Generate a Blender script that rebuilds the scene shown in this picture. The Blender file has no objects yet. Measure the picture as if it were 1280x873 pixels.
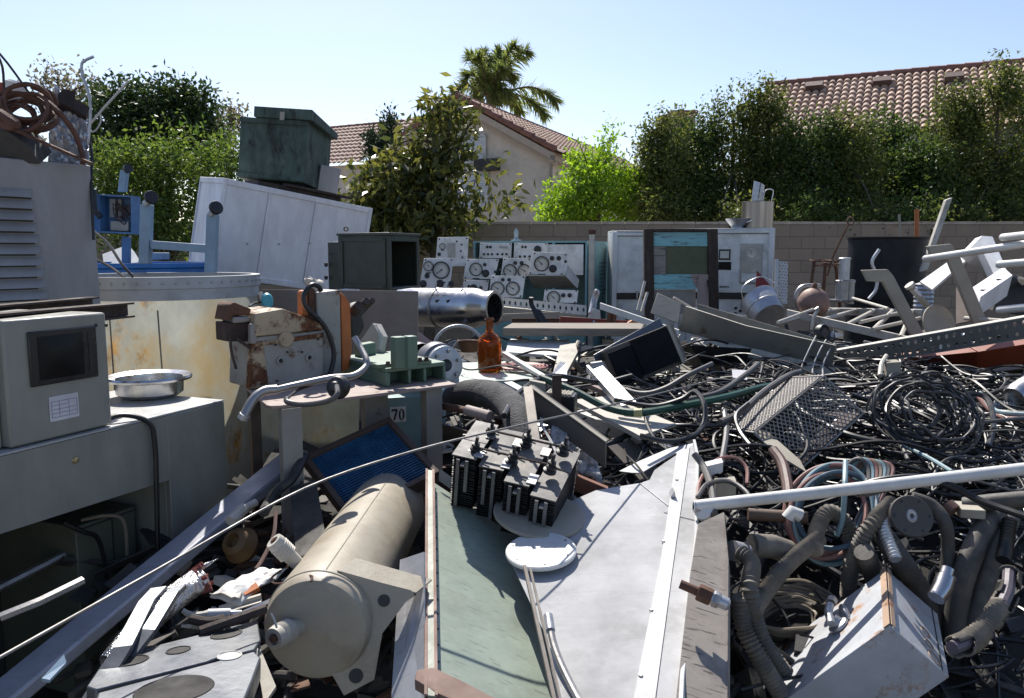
import bpy, bmesh, math, random
import numpy as np
from mathutils import Vector, Matrix
V = Vector
R = math.radians
sc = bpy.context.scene
C = sc.collection
random.seed(11)
rng = np.random.default_rng(5)

# ------------------------------------------------------------------ camera
CAMZ = 1.8
PITCH = math.atan2(436.5 - 315, 1000.0)
cam_d = bpy.data.cameras.new('camera'); cam = bpy.data.objects.new('camera', cam_d); C.objects.link(cam)
cam.location = (0, 0, CAMZ); cam.rotation_euler = (math.pi / 2 - PITCH, 0, 0)
cam_d.sensor_width = 36; cam_d.lens = 36 * 1000 / 1280; cam_d.clip_start = 0.05; cam_d.clip_end = 800
sc.camera = cam
EYE = V((0, 0, CAMZ))
cP, sP = math.cos(PITCH), math.sin(PITCH)

# ------------------------------------------------------------------ where things stand
def ray(px, py):
    u = (px - 640) / 1000; v = (436.5 - py) / 1000
    return V((u, cP + v * sP, -sP + v * cP))
def P(px, py, Y):
    d = ray(px, py)
    return EYE + d * (Y / d.y)
def Z(px, py, z):
    d = ray(px, py)
    return EYE + d * ((z - CAMZ) / d.z)
def onplane(px, py, p0, n):
    d = ray(px, py)
    return EYE + d * ((p0 - EYE).dot(n) / d.dot(n))
def plane3(a, b, c):
    return a, (b - a).cross(c - a).normalized()
HS = [(0.5, .2), (1.4, .42), (2.1, .58), (2.6, .74), (3.2, .86), (4.8, 1.02), (6.5, 1.06), (8, .95), (9.5, .55), (11, .05), (40, 0)]
def hs(y):
    for (a, za), (b, zb) in zip(HS, HS[1:]):
        if y <= b:
            t = max(0, (y - a) / (b - a)); return za + (zb - za) * t
    return 0
def S(px, py, lift=0.0):
    d = ray(px, py); k = d.z / d.y
    lo, hi = .6, 8.0
    for _ in range(40):
        m = (lo + hi) / 2
        if CAMZ + k * m > hs(m) + lift: lo = m
        else: hi = m
    return P(px, py, lo)
def frame(o, px, py):
    """matrix with origin o, x towards px, z as near to py-o as stays square to x (y = z cross x)"""
    ex = (px - o).normalized(); ez = (py - o); ez = (ez - ex * ez.dot(ex)).normalized()
    ey = ez.cross(ex)
    return Matrix(((ex.x, ey.x, ez.x, o.x), (ex.y, ey.y, ez.y, o.y), (ex.z, ey.z, ez.z, o.z), (0, 0, 0, 1)))
def rotz(o, deg):
    return Matrix.Translation(o) @ Matrix.Rotation(R(deg), 4, 'Z')
def aim(o, d, up=V((0, 0, 1))):
    """matrix with z along d"""
    ez = d.normalized()
    if abs(ez.dot(up)) > .98: up = V((0, 1, 0))
    ex = up.cross(ez).normalized(); ey = ez.cross(ex)
    return Matrix(((ex.x, ey.x, ez.x, o.x), (ex.y, ey.y, ez.y, o.y), (ex.z, ey.z, ez.z, o.z), (0, 0, 0, 1)))
def catmull(pts, n=6, closed=False):
    pts = [V(p) for p in pts]
    if len(pts) < 3: return pts
    out = []; L = len(pts)
    rngi = range(L if closed else L - 1)
    for i in rngi:
        p1 = pts[i]; p2 = pts[(i + 1) % L]
        p0 = pts[i - 1] if (i > 0 or closed) else p1 * 2 - p2
        p3 = pts[(i + 2) % L] if (i + 2 < L or closed) else p2 * 2 - p1
        for k in range(n):
            t = k / n
            out.append(.5 * ((2 * p1) + (p2 - p0) * t + (2 * p0 - 5 * p1 + 4 * p2 - p3) * t * t + (3 * p1 - p0 - 3 * p2 + p3) * t ** 3))
    if not closed: out.append(pts[-1])
    return out

# ------------------------------------------------------------------ things and meshes
def thing(name, label, cat, group=None):
    o = bpy.data.objects.new(name, None); o.empty_display_size = .05; C.objects.link(o)
    o['label'] = label; o['category'] = cat
    if group: o['group'] = group
    return o
def tag(o, label, cat, group=None):
    o['label'] = label; o['category'] = cat
    if group: o['group'] = group
    return o
def kids(o):
    return [c for c in bpy.data.objects if c.parent == o]
def tree_of(o):
    out = [o]
    for c in kids(o): out += tree_of(c)
    return out
def fin(root):
    """move a thing's origin to the middle of its base"""
    if root.get('_fin'): return
    ms = [o for o in tree_of(root) if o.type == 'MESH']
    lo = V((1e9,) * 3); hi = V((-1e9,) * 3)
    for o in ms:
        n = len(o.data.vertices)
        if not n: continue
        co = np.empty(n * 3, np.float32); o.data.vertices.foreach_get('co', co); co = co.reshape(-1, 3)
        a = co.min(0); b = co.max(0)
        lo = V((min(lo[i], a[i]) for i in range(3))); hi = V((max(hi[i], b[i]) for i in range(3)))
    loc = V(((lo.x + hi.x) / 2, (lo.y + hi.y) / 2, lo.z))
    for o in ms: o.data.transform(Matrix.Translation(-loc))
    root.location = loc; root['_fin'] = 1
def dup(root, matrix_move, label=None):
    """a copy of a thing and of its parts, moved by a 4x4 matrix"""
    fin(root)
    r = root.copy(); C.objects.link(r); r.matrix_basis = matrix_move
    if label: r['label'] = label
    def go(src, dst):
        for ch in kids(src):
            c = ch.copy(); C.objects.link(c); c.parent = dst; go(ch, c)
    go(root, r)
    return r

class MB:
    def __init__(s, M=None):
        s.bm = bmesh.new(); s.M = M or Matrix()
    def w(s, p): return s.M @ V(p)
    def v(s, p): return s.bm.verts.new(s.M @ V(p))
    def face(s, pts):
        try: return s.bm.faces.new([s.v(p) for p in pts])
        except ValueError: return None
    def hexa(s, p):
        v = [s.v(q) for q in p]
        for f in ((0, 3, 2, 1), (4, 5, 6, 7), (0, 1, 5, 4), (1, 2, 6, 5), (2, 3, 7, 6), (3, 0, 4, 7)):
            s.bm.faces.new([v[i] for i in f])
        return s
    def box(s, a, b):
        x0, y0, z0 = a; x1, y1, z1 = b
        return s.hexa(((x0, y0, z0), (x1, y0, z0), (x1, y1, z0), (x0, y1, z0), (x0, y0, z1), (x1, y0, z1), (x1, y1, z1), (x0, y1, z1)))
    def edges(s, o, a, b, c):
        """hexahedron from a corner and three edge vectors"""
        o, a, b, c = V(o), V(a), V(b), V(c)
        return s.hexa((o, o + a, o + a + b, o + b, o + c, o + a + c, o + a + b + c, o + b + c))
    def plate(s, pts, th, n=None):
        pts = [V(p) for p in pts]
        if n is None:
            n = V((0, 0, 0))
            for i in range(len(pts)): n += (pts[i] - pts[0]).cross(pts[(i + 1) % len(pts)] - pts[0])
            n.normalize()
            if (s.w(pts[0]) - EYE).dot(s.M.to_3x3() @ n) < 0: n = -n   # thickness goes away from the viewer
        n = V(n)
        top = [s.v(p) for p in pts]; bot = [s.v(p + n * th) for p in pts]
        s.bm.faces.new(top); s.bm.faces.new(bot[::-1])
        for i in range(len(pts)):
            j = (i + 1) % len(pts); s.bm.faces.new((top[i], bot[i], bot[j], top[j]))
        return s
    def tube(s, pts, r, seg=8, smooth=0, closed=False, caps=True, r2=None):
        pts = [s.w(p) for p in pts]
        if smooth: pts = catmull(pts, smooth, closed)
        n = len(pts); rings = []
        prev = None
        rs = r if isinstance(r, (list, tuple)) else None
        for i in range(n):
            if closed: t = pts[(i + 1) % n] - pts[i - 1]
            else: t = pts[min(i + 1, n - 1)] - pts[max(i - 1, 0)]
            if t.length < 1e-9: t = V((0, 0, 1))
            t.normalize()
            if prev is None:
                a = V((0, 0, 1)) if abs(t.z) < .9 else V((1, 0, 0))
                prev = (a - t * a.dot(t)).normalized()
            else:
                prev = prev - t * prev.dot(t)
                if prev.length < 1e-6: prev = t.orthogonal()
                prev.normalize()
            b = t.cross(prev)
            if rs: rr = rs[i] if len(rs) == n else rs[0] + (rs[-1] - rs[0]) * i / (n - 1)
            else: rr = r if r2 is None else r + (r2 - r) * i / (n - 1)
            rings.append([s.bm.verts.new(pts[i] + prev * (rr * math.cos(2 * math.pi * k / seg)) + b * (rr * math.sin(2 * math.pi * k / seg))) for k in range(seg)])
        m = n if closed else n - 1
        for i in range(m):
            A = rings[i]; B = rings[(i + 1) % n]
            for k in range(seg):
                s.bm.faces.new((A[k], A[(k + 1) % seg], B[(k + 1) % seg], B[k]))
        if caps and not closed:
            s.bm.faces.new(rings[0][::-1]); s.bm.faces.new(rings[-1])
        return s
    def cyl(s, a, b, r, seg=16, r2=None, caps=True): return s.tube([a, b], r, seg, r2=r2, caps=caps)
    def lathe(s, prof, M=None, seg=32, closed=False):
        M = s.M @ (M or Matrix()); rings = []
        for r, h in prof:
            rings.append([s.bm.verts.new(M @ V((max(r, 1e-5) * math.cos(2 * math.pi * k / seg), max(r, 1e-5) * math.sin(2 * math.pi * k / seg), h))) for k in range(seg)])
        m = len(rings) if closed else len(rings) - 1
        for i in range(m):
            A = rings[i]; B = rings[(i + 1) % len(rings)]
            for k in range(seg): s.bm.faces.new((A[k], A[(k + 1) % seg], B[(k + 1) % seg], B[k]))
        return s
    def disc(s, M, r, h, seg=24, r0=0):
        if r0: return s.lathe([(r0, 0), (r, 0), (r, h), (r0, h)], M, seg, True)
        return s.lathe([(0, 0), (r, 0), (r, h), (0, h)], M, seg)
    def torus(s, M, R_, r, seg=40, s2=8):
        return s.lathe([(R_ + r * math.cos(2 * math.pi * k / s2), r * math.sin(2 * math.pi * k / s2)) for k in range(s2)], M, seg, True)
    def perf(s, o, ex, ey, nx, ny, rx, ry, th, stag=False):
        """plate with holes: corner o, edge vectors ex, ey"""
        o, ex, ey = V(o), V(ex), V(ey); n = ex.cross(ey).normalized()
        if (s.w(o) - EYE).dot(s.M.to_3x3() @ n) < 0: n = -n
        cx = ex / nx; cy = ey / ny
        for j in range(ny):
            for i in range(nx):
                c = o + cx * (i + .5) + cy * (j + .5)
                sh = (.25 if (j % 2) else -.25) if stag else 0
                outer = []; inner = []
                for k in range(8):
                    a = math.pi / 4 * k
                    ux, uy = math.cos(a), math.sin(a); q = max(abs(ux), abs(uy))
                    outer.append(c + cx * (ux / q / 2) + cy * (uy / q / 2))
                    inner.append(c + cx * (sh + ux * rx) + cy * (uy * ry))
                for lay in (0, th):
                    fo = [s.v(p + n * lay) for p in outer]; fi = [s.v(p + n * lay) for p in inner]
                    for k in range(8): s.bm.faces.new((fo[k], fo[(k + 1) % 8], fi[(k + 1) % 8], fi[k]))
        return s
    def build(s, name, mat, parent=None, bevel=0.0, sharp=35, solid=0, wire=0, kind=None):
        bm = s.bm
        bmesh.ops.remove_doubles(bm, verts=bm.verts, dist=1e-5)
        bmesh.ops.recalc_face_normals(bm, faces=bm.faces)
        me = bpy.data.meshes.new(name); bm.to_mesh(me); bm.free()
        for m in (mat if isinstance(mat, (list, tuple)) else [mat]): me.materials.append(m)
        o = bpy.data.objects.new(name, me); C.objects.link(o)
        if len(me.polygons):
            me.shade_smooth(); me.set_sharp_from_angle(angle=R(sharp))
        if bevel:
            b = o.modifiers.new('bevel', 'BEVEL'); b.width = bevel; b.segments = 2; b.limit_method = 'ANGLE'; b.angle_limit = R(40); b.harden_normals = False
        if solid:
            b = o.modifiers.new('solid', 'SOLIDIFY'); b.thickness = solid; b.offset = 0
        if wire:
            b = o.modifiers.new('wire', 'WIREFRAME'); b.thickness = wire; b.use_even_offset = False
        if parent: o.parent = parent
        if kind: o['kind'] = kind
        return o

# ------------------------------------------------------------------ materials
def srgb(r, g, b): return tuple(((c / 255) / 12.92 if c / 255 < .04045 else ((c / 255 + .055) / 1.055) ** 2.4) for c in (r, g, b))
MATS = {}
def mat(name, c, r=.5, m=0.0, var=.22, vs=6.0, rust=0.0, rs=5.0, rc=(.12, .045, .018), bump=.08, bs=45.0, dirt=.25, dc=(.16, .135, .105), ds=2.2, stretch=(1, 1, 1), spec=.5, scr=0.0, scc=None):
    mt = bpy.data.materials.new(name); mt.use_nodes = True; MATS[name] = mt
    nt = mt.node_tree; N = nt.nodes; L = nt.links
    bs_ = N['Principled BSDF']
    tc = N.new('ShaderNodeTexCoord'); mp = N.new('ShaderNodeMapping'); mp.inputs['Scale'].default_value = stretch
    L.new(tc.outputs['Object'], mp.inputs[0])
    def noise(scale, det=7, rough=.65, off=0.0):
        n = N.new('ShaderNodeTexNoise'); n.inputs['Scale'].default_value = scale; n.inputs['Detail'].default_value = det; n.inputs['Roughness'].default_value = rough
        if off:
            a = N.new('ShaderNodeVectorMath'); a.operation = 'ADD'; a.inputs[1].default_value = (off, off * .7, off * 1.3); L.new(mp.outputs[0], a.inputs[0]); L.new(a.outputs[0], n.inputs['Vector'])
        else: L.new(mp.outputs[0], n.inputs['Vector'])
        return n.outputs[0]
    def ramp(src, a, b, x=0.0, y=1.0):
        q = N.new('ShaderNodeMapRange'); q.inputs[1].default_value = a; q.inputs[2].default_value = b; q.inputs[3].default_value = x; q.inputs[4].default_value = y
        L.new(src, q.inputs[0]); return q.outputs[0]
    def mix(f, a, b):
        q = N.new('ShaderNodeMix'); q.data_type = 'RGBA'
        if isinstance(f, float): q.inputs[0].default_value = f
        else: L.new(f, q.inputs[0])
        for sck, val in ((q.inputs[6], a), (q.inputs[7], b)):
            if isinstance(val, tuple): sck.default_value = (*val, 1)
            else: L.new(val, sck)
        return q.outputs[2]
    lo = tuple(x * (1 - var) for x in c); hi = tuple(min(1, x * (1 + var * .5)) for x in c)
    col = mix(ramp(noise(vs), .3, .7), lo, hi)
    ro = ramp(noise(vs * 2.3, off=3.1), .3, .7, max(.05, r - .1), min(1, r + .12))
    if dirt:
        col = mix(ramp(noise(ds, 9, .7, 7.7), .5, .75, 0, min(1, dirt * 2.2)), col, dc)
    if scr:
        w = N.new('ShaderNodeTexNoise'); w.inputs['Scale'].default_value = 9; w.inputs['Detail'].default_value = 4
        m2 = N.new('ShaderNodeMapping'); m2.inputs['Scale'].default_value = (.25, 14, 5); m2.inputs['Rotation'].default_value = (.3, .5, .7)
        L.new(tc.outputs['Object'], m2.inputs[0]); L.new(m2.outputs[0], w.inputs['Vector'])
        col = mix(ramp(w.outputs[0], .61, .66, 0, scr), col, scc or tuple(x * .45 for x in c))
    met = None
    if rust:
        t = .76 - rust * .42
        f = ramp(noise(rs, 10, .72, 13.0), t - .03, t + .06)
        rcol = mix(ramp(noise(rs * 6, 5, .6, 2.0), .35, .65), tuple(x * .5 for x in rc), tuple(x * 1.5 for x in rc))
        col = mix(f, col, rcol)
        q = N.new('ShaderNodeMix'); L.new(f, q.inputs[0]); L.new(ro, q.inputs[2]); q.inputs[3].default_value = .9; ro = q.outputs[0]
        if m:
            q = N.new('ShaderNodeMix'); L.new(f, q.inputs[0]); q.inputs[2].default_value = m; q.inputs[3].default_value = 0; L.new(q.outputs[0], bs_.inputs['Metallic'])
    if m and not rust: bs_.inputs['Metallic'].default_value = m
    L.new(col, bs_.inputs['Base Color']); L.new(ro, bs_.inputs['Roughness'])
    bs_.inputs['Specular IOR Level'].default_value = spec
    if bump:
        b = N.new('ShaderNodeBump'); b.inputs['Strength'].default_value = bump; b.inputs['Distance'].default_value = .01
        ad = N.new('ShaderNodeMath'); ad.operation = 'ADD'; L.new(noise(bs, 5, .6), ad.inputs[0])
        mu = N.new('ShaderNodeMath'); mu.operation = 'MULTIPLY'; mu.inputs[1].default_value = 3.0; L.new(noise(vs * .6, 3, .5, 5.0), mu.inputs[0]); L.new(mu.outputs[0], ad.inputs[1])
        L.new(ad.outputs[0], b.inputs['Height']); L.new(b.outputs[0], bs_.inputs['Normal'])
    return mt
def leafmat(name, c1, c2, trans=.35, rough=.55):
    mt = bpy.data.materials.new(name); mt.use_nodes = True; nt = mt.node_tree; N = nt.nodes; L = nt.links
    bs_ = N['Principled BSDF']; bs_.inputs['Roughness'].default_value = rough; bs_.inputs['Specular IOR Level'].default_value = .35
    g = N.new('ShaderNodeNewGeometry'); q = N.new('ShaderNodeMix'); q.data_type = 'RGBA'
    L.new(g.outputs['Random Per Island'], q.inputs[0]); q.inputs[6].default_value = (*c1, 1); q.inputs[7].default_value = (*c2, 1)
    L.new(q.outputs[2], bs_.inputs['Base Color'])
    t = N.new('ShaderNodeBsdfTranslucent'); h = N.new('ShaderNodeHueSaturation'); h.inputs['Value'].default_value = 1.6; h.inputs['Saturation'].default_value = 1.1; L.new(q.outputs[2], h.inputs['Color']); L.new(h.outputs[0], t.inputs[0])
    ms = N.new('ShaderNodeMixShader'); ms.inputs[0].default_value = trans
    L.new(bs_.outputs[0], ms.inputs[1]); L.new(t.outputs[0], ms.inputs[2]); L.new(ms.outputs[0], N['Material Output'].inputs[0])
    return mt

# palette
grey_paint = mat('grey_paint', (.25, .25, .215), .42, dirt=.12, rust=.08, rs=9, stretch=(1, 1, .5))
cab_grey = mat('cabinet_grey', (.27, .27, .275), .5, dirt=.28, dc=(.2, .18, .16), rust=.2, rs=4, stretch=(1, 1, .4))
white_paint = mat('white_paint', (.62, .615, .59), .5, dirt=.35, dc=(.33, .30, .26), rust=.2, rs=6, stretch=(1, 1, .6))
rack_white = mat('rack_white', (.70, .70, .69), .45, dirt=.22, dc=(.42, .39, .35), stretch=(1, 1, .5))
cont_white = mat('container_white', (.76, .735, .74), .55, dirt=.22, dc=(.5, .48, .47), stretch=(1, 1, .4))
off_white = mat('off_white', (.50, .465, .40), .6, dirt=.45, rust=.24, rs=8)
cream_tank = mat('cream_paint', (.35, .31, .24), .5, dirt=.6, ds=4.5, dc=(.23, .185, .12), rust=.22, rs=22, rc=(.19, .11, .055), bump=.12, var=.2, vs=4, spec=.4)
pale_green = mat('pale_green_paint', (.29, .345, .285), .45, dirt=.45, dc=(.19, .2, .165), ds=5, rust=.19, rs=14, rc=(.25, .12, .06), scr=.5, scc=(.13, .15, .12))
cast_green = mat('cast_green_paint', (.12, .19, .135), .5, dirt=.3, rust=.15, rs=10)
turq = mat('turquoise_paint', (.20, .38, .40), .5, dirt=.3, rust=.08, rs=8)
turq_flake = mat('flaking_turquoise', (.22, .46, .48), .7, rust=.42, rs=14, rc=(.06, .04, .03), dirt=.3, stretch=(.4, 1, 3))
teal_box = mat('teal_box_paint', (.21, .33, .34), .45, dirt=.25, rust=.05)
sage = mat('sage_paint', (.42, .50, .44), .45, dirt=.3)
olive = mat('olive_paint', (.045, .055, .042), .5, dirt=.12, dc=(.1, .09, .07))
copper_green = mat('green_copper', (.048, .078, .062), .65, var=.6, vs=14, rust=.50, rs=9, rc=(.028, .034, .028), dirt=.25, dc=(.12, .18, .145), ds=7, bump=.2, stretch=(1, 1, .4))
olive_board = mat('olive_board', (.085, .10, .05), .7, dirt=.15)
rusty = mat('rust', (.115, .055, .032), .85, var=.5, vs=14, dirt=.35, dc=(.2, .13, .09), bump=.3)
rust_dark = mat('dark_rust', (.05, .032, .026), .8, var=.5, vs=12, dirt=.2, bump=.3)
rust_tube = mat('rusty_tube', (.11, .048, .03), .7, var=.4, vs=20, dirt=.2, bump=.2)
rust_pink = mat('rusty_table_plate', (.30, .235, .21), .7, rust=.35, rs=7, rc=(.16, .085, .06), dirt=.3)
table_leg_m = mat('table_leg_paint', (.27, .25, .225), .6, rust=.35, rs=8, dirt=.3)
mach_cream = mat('machine_cream', (.42, .33, .22), .6, rust=.62, rs=9, rc=(.11, .042, .016), dirt=.3, bump=.2)
mach_grey = mat('machine_grey', (.31, .30, .275), .55, rust=.44, rs=8, rc=(.13, .055, .024), dirt=.25)
orange_p = mat('orange_paint', (.45, .13, .03), .55, rust=.2, rs=9, dirt=.2)
orange_box = mat('orange_red_panel', (.22, .042, .016), .5, rust=.2, rs=5, dirt=.25)
red_p = mat('red_paint', (.24, .03, .02), .55, rust=.3, dirt=.25)
steel = mat('steel', (.55, .55, .56), .3, 1.0, dirt=.2, bump=.04)
stainless = mat('stainless', (.62, .61, .60), .27, 1.0, dirt=.12, bump=.03, vs=4)
dull_steel = mat('dull_steel', (.36, .35, .34), .45, .8, rust=.2, rs=9, dirt=.3)
galv = mat('galvanised', (.46, .47, .49), .42, .7, dirt=.25, vs=16)
alu_sheet = mat('aluminium_sheet', (.43, .43, .432), .75, 0, spec=.2, dirt=.55, dc=(.25, .245, .23), ds=5, vs=3.5, var=.3, bump=.14, bs=9, scr=.3, scc=(.30, .30, .31))
alu_white = mat('white_strip', (.58, .58, .57), .7, spec=.3, dirt=.2, dc=(.4, .39, .37))
alu_dull = mat('aluminium_dull', (.46, .465, .475), .4, .5, dirt=.25, scr=.3)
white_disc_m = mat('white_disc_paint', (.60, .60, .58), .4, dirt=.06)
tan_p = mat('tan_paint', (.33, .30, .24), .6, dirt=.25, rust=.08)
black_p = mat('black_paint', (.018, .018, .02), .45, dirt=.15, dc=(.09, .085, .08))
drum_black = mat('drum_black', (.011, .012, .015), .5, dirt=.15, dc=(.04, .038, .04), bump=.1, spec=.25)
rubber = mat('black_rubber', (.016, .016, .017), .5, dirt=.25, dc=(.10, .09, .08), ds=8)
cable_black = mat('black_cable', (.012, .012, .0125), .42, dirt=.14, dc=(.045, .04, .036), ds=5, bump=.03)
cable_grey = mat('grey_cable', (.085, .08, .077), .5, dirt=.3, ds=5)
cable_green = mat('green_cable', (.02, .075, .045), .4, dirt=.2, ds=6)
cable_red = mat('faded_red_hose', (.25, .11, .09), .5, dirt=.3, ds=6)
cable_blue = mat('pale_blue_hose', (.20, .30, .325), .5, dirt=.25, ds=6)
cable_navy = mat('navy_cable', (.03, .055, .12), .45, dirt=.2)
cable_tan = mat('tan_wire', (.22, .18, .13), .6, dirt=.3)
cable_brown = mat('brown_cable', (.11, .06, .045), .5, dirt=.3)
wire_light = mat('pale_wire', (.48, .47, .45), .5, .2, dirt=.2)
hose_dust = mat('dusty_conduit', (.13, .115, .095), .75, dirt=.5, dc=(.29, .245, .19), ds=6, bump=.15)
hose_flat = mat('dusty_rubber_hose', (.06, .055, .05), .65, dirt=.4, dc=(.2, .175, .145), ds=4, bump=.12)
foam_black = mat('black_foam_sleeve', (.05, .05, .053), .85, dirt=.3, dc=(.16, .155, .15), ds=9, bump=.9, bs=120)
wood_dark = mat('dark_weathered_wood', (.045, .03, .022), .85, var=.5, vs=9, stretch=(6, 6, .5), dirt=.2, bump=.35)
wood_grey = mat('grey_weathered_wood', (.24, .21, .175), .85, var=.4, vs=7, stretch=(.5, 5, 5), dirt=.3, bump=.35)
board_brown = mat('brown_hardboard', (.225, .18, .155), .8, dirt=.25, rust=.05)
dusty_board = mat('dusty_board', (.27, .24, .21), .8, dirt=.4, dc=(.11, .095, .08), ds=7, scr=.9, scc=(.05, .045, .04))
blue_p = mat('blue_paint', (.09, .20, .36), .5, dirt=.3, rust=.1, rs=8)
pale_blue_p = mat('pale_blue_paint', (.25, .36, .46), .55, dirt=.3, rust=.25, rs=7)
blue_plastic = mat('blue_plastic', (.02, .16, .48), .4, dirt=.12)
box_metal = mat('junction_box_paint', (.43, .445, .47), .5, .1, rust=.44, rs=6, rc=(.30, .15, .06), dirt=.25, dc=(.28, .29, .3))
beam_metal = mat('shade_tinted_white_paint', (.38, .39, .44), .4, .2, dirt=.25, scr=.3)  # white beam; its bluish shade is put into the paint colour
duct_grey = mat('galvanised_duct', (.13, .138, .15), .38, .55, dirt=.3, vs=3)
foil = mat('foil_wrap', (.55, .54, .53), .25, .9, dirt=.2, bump=1.0, bs=70, vs=30)
fluff = mat('grey_insulation', (.44, .44, .45), .95, var=.6, vs=30, dirt=.3, bump=1.0, bs=90)
screen_m = mat('dark_screen', (.008, .008, .009), .35, dirt=.05, bump=0, spec=.2)
bezel_m = mat('black_bezel', (.014, .014, .015), .3, dirt=.1)
paper_m = mat('paper_label', (.60, .58, .60), .7, dirt=.15)
ink = mat('ink', (.03, .03, .03), .6, dirt=0, bump=0)
dial_m = mat('dial_face', (.62, .60, .54), .35, dirt=.12)
black_dial = mat('black_dial', (.03, .03, .032), .35, dirt=.15)
grille_m = mat('grille_metal', (.30, .28, .26), .6, .2, dirt=.35, vs=20)
rib_black = mat('black_fins', (.022, .022, .024), .5, .3, dirt=.12)
fin_top = mat('fin_top_grey', (.14, .135, .13), .6, .3, dirt=.5, dc=(.22, .2, .175), ds=9)
radiator_blue = mat('radiator_blue', (.035, .12, .24), .35, dirt=.25, var=.4, vs=18)
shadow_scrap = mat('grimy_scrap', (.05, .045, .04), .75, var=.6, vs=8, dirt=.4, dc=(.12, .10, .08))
# ================================================================== SETTING
g = MB(); g.box((-120, -20, -.3), (120, 160, 0))
ground_m = mat('yard_dirt', (.23, .20, .165), .95, vs=.8, dirt=.5, ds=.6, dc=(.12, .10, .085), bump=.5, bs=12)
g.build('ground', ground_m, kind='structure')

# mound of packed scrap and dirt that everything in front lies on
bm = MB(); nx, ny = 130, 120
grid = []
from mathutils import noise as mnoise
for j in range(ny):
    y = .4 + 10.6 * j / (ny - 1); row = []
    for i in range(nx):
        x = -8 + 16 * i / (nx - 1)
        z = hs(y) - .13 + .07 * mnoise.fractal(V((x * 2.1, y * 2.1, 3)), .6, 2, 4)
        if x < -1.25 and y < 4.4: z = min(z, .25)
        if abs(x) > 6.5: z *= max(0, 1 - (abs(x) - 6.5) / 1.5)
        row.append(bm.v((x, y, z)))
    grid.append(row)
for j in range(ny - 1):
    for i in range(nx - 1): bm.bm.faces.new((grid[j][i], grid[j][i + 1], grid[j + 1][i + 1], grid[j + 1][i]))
mound_m = mat('grimy_shaded_heap', (.02, .018, .016), .9, var=.7, vs=9, dirt=.3, dc=(.05, .042, .034), bump=.8, bs=25)  # dirt colour taken near black for the deep shade in the gaps
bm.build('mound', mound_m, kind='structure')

# ---- block wall
def brickmat(name):
    mt = mat(name, (.30, .235, .18), .9, dirt=.3, bump=0)
    nt = mt.node_tree; N = nt.nodes; L = nt.links; b = N['Principled BSDF']
    tc = N.new('ShaderNodeTexCoord'); sep = N.new('ShaderNodeSeparateXYZ'); L.new(tc.outputs['Object'], sep.inputs[0])
    cmb = N.new('ShaderNodeCombineXYZ'); L.new(sep.outputs[0], cmb.inputs[0]); L.new(sep.outputs[2], cmb.inputs[1])
    br = N.new('ShaderNodeTexBrick'); L.new(cmb.outputs[0], br.inputs['Vector'])
    br.inputs['Scale'].default_value = 1; br.inputs['Brick Width'].default_value = .41; br.inputs['Row Height'].default_value = .206; br.inputs['Mortar Size'].default_value = .008; br.inputs['Mortar Smooth'].default_value = .3
    br.inputs['Color1'].default_value = (.27, .205, .155, 1); br.inputs['Color2'].default_value = (.21, .165, .125, 1); br.inputs['Mortar'].default_value = (.13, .11, .095, 1)
    q = N.new('ShaderNodeMix'); q.data_type = 'RGBA'; q.blend_type = 'MULTIPLY'; q.inputs[0].default_value = .55
    old = b.inputs['Base Color'].links[0].from_socket
    h = N.new('ShaderNodeMix'); h.data_type = 'RGBA'; h.inputs[0].default_value = .3
    L.new(br.outputs[0], h.inputs[6]); L.new(old, h.inputs[7]); L.new(h.outputs[2], b.inputs['Base Color'])
    bp = N.new('ShaderNodeBump'); bp.inputs['Strength'].default_value = .7; bp.inputs['Distance'].default_value = .01; bp.invert = True
    nz = N.new('ShaderNodeTexNoise'); nz.inputs['Scale'].default_value = 60; L.new(tc.outputs['Object'], nz.inputs['Vector'])
    ad = N.new('ShaderNodeMath'); ad.operation = 'ADD'; L.new(br.outputs['Fac'], ad.inputs[0]); L.new(nz.outputs[0], ad.inputs[1])
    L.new(ad.outputs[0], bp.inputs['Height']); L.new(bp.outputs[0], b.inputs['Normal'])
    return mt
block_m = brickmat('concrete_block')
wt = thing('block_wall', 'long tan concrete block wall closing the yard below the hedge', 'wall')
b = MB(); b.box((-11, 14, 0), (16, 14.2, 2.27)); b.build('wall_body', block_m, wt)
b = MB()
x = -11
while x < 16:
    w = .405; b.box((x, 13.99, 2.272), (x + w - .01, 14.21, 2.318 + random.uniform(-.004, .006))); x += w
b.build('coping', mat('coping_block', (.40, .33, .27), .9, bump=.3), wt)

# ---- tile roofs
tile_m = mat('clay_tile', (.46, .32, .245), .8, var=.5, vs=5, dirt=.45, dc=(.5, .40, .33), ds=1.6, bump=.1)
ridge_m = mat('ridge_tile', (.24, .11, .08), .8, var=.4, vs=4, dirt=.2)
def tile_roof(name, parent, o, u, v, n, cols, rows, sub=6, amp=.07, step=.05):
    """o eave corner, u vector along the eave, v vector up the slope, n unit normal"""
    b = MB(); grid = []
    for j in range(rows):
        for e in (0, 1):
            row = []
            for i in range(cols * sub + 1):
                s_ = i / (cols * sub); ph = i / sub
                hgt = amp * (abs(math.sin(math.pi * ph)) ** .7) + (step if e == 0 else 0)
                row.append(b.v(o + u * s_ + v * ((j + e) / rows) + n * hgt))
            grid.append(row)
    for j in range(len(grid) - 1):
        for i in range(cols * sub): b.bm.faces.new((grid[j][i], grid[j][i + 1], grid[j + 1][i + 1], grid[j + 1][i]))
    return b.build(name, tile_m, parent, sharp=50)
stucco = mat('cream_stucco', (.64, .56, .465), .95, var=.1, vs=3, dirt=.15, bump=.25, bs=80)
trim_m = mat('stucco_trim', (.46, .38, .30), .9, var=.1, dirt=.1)
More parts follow.
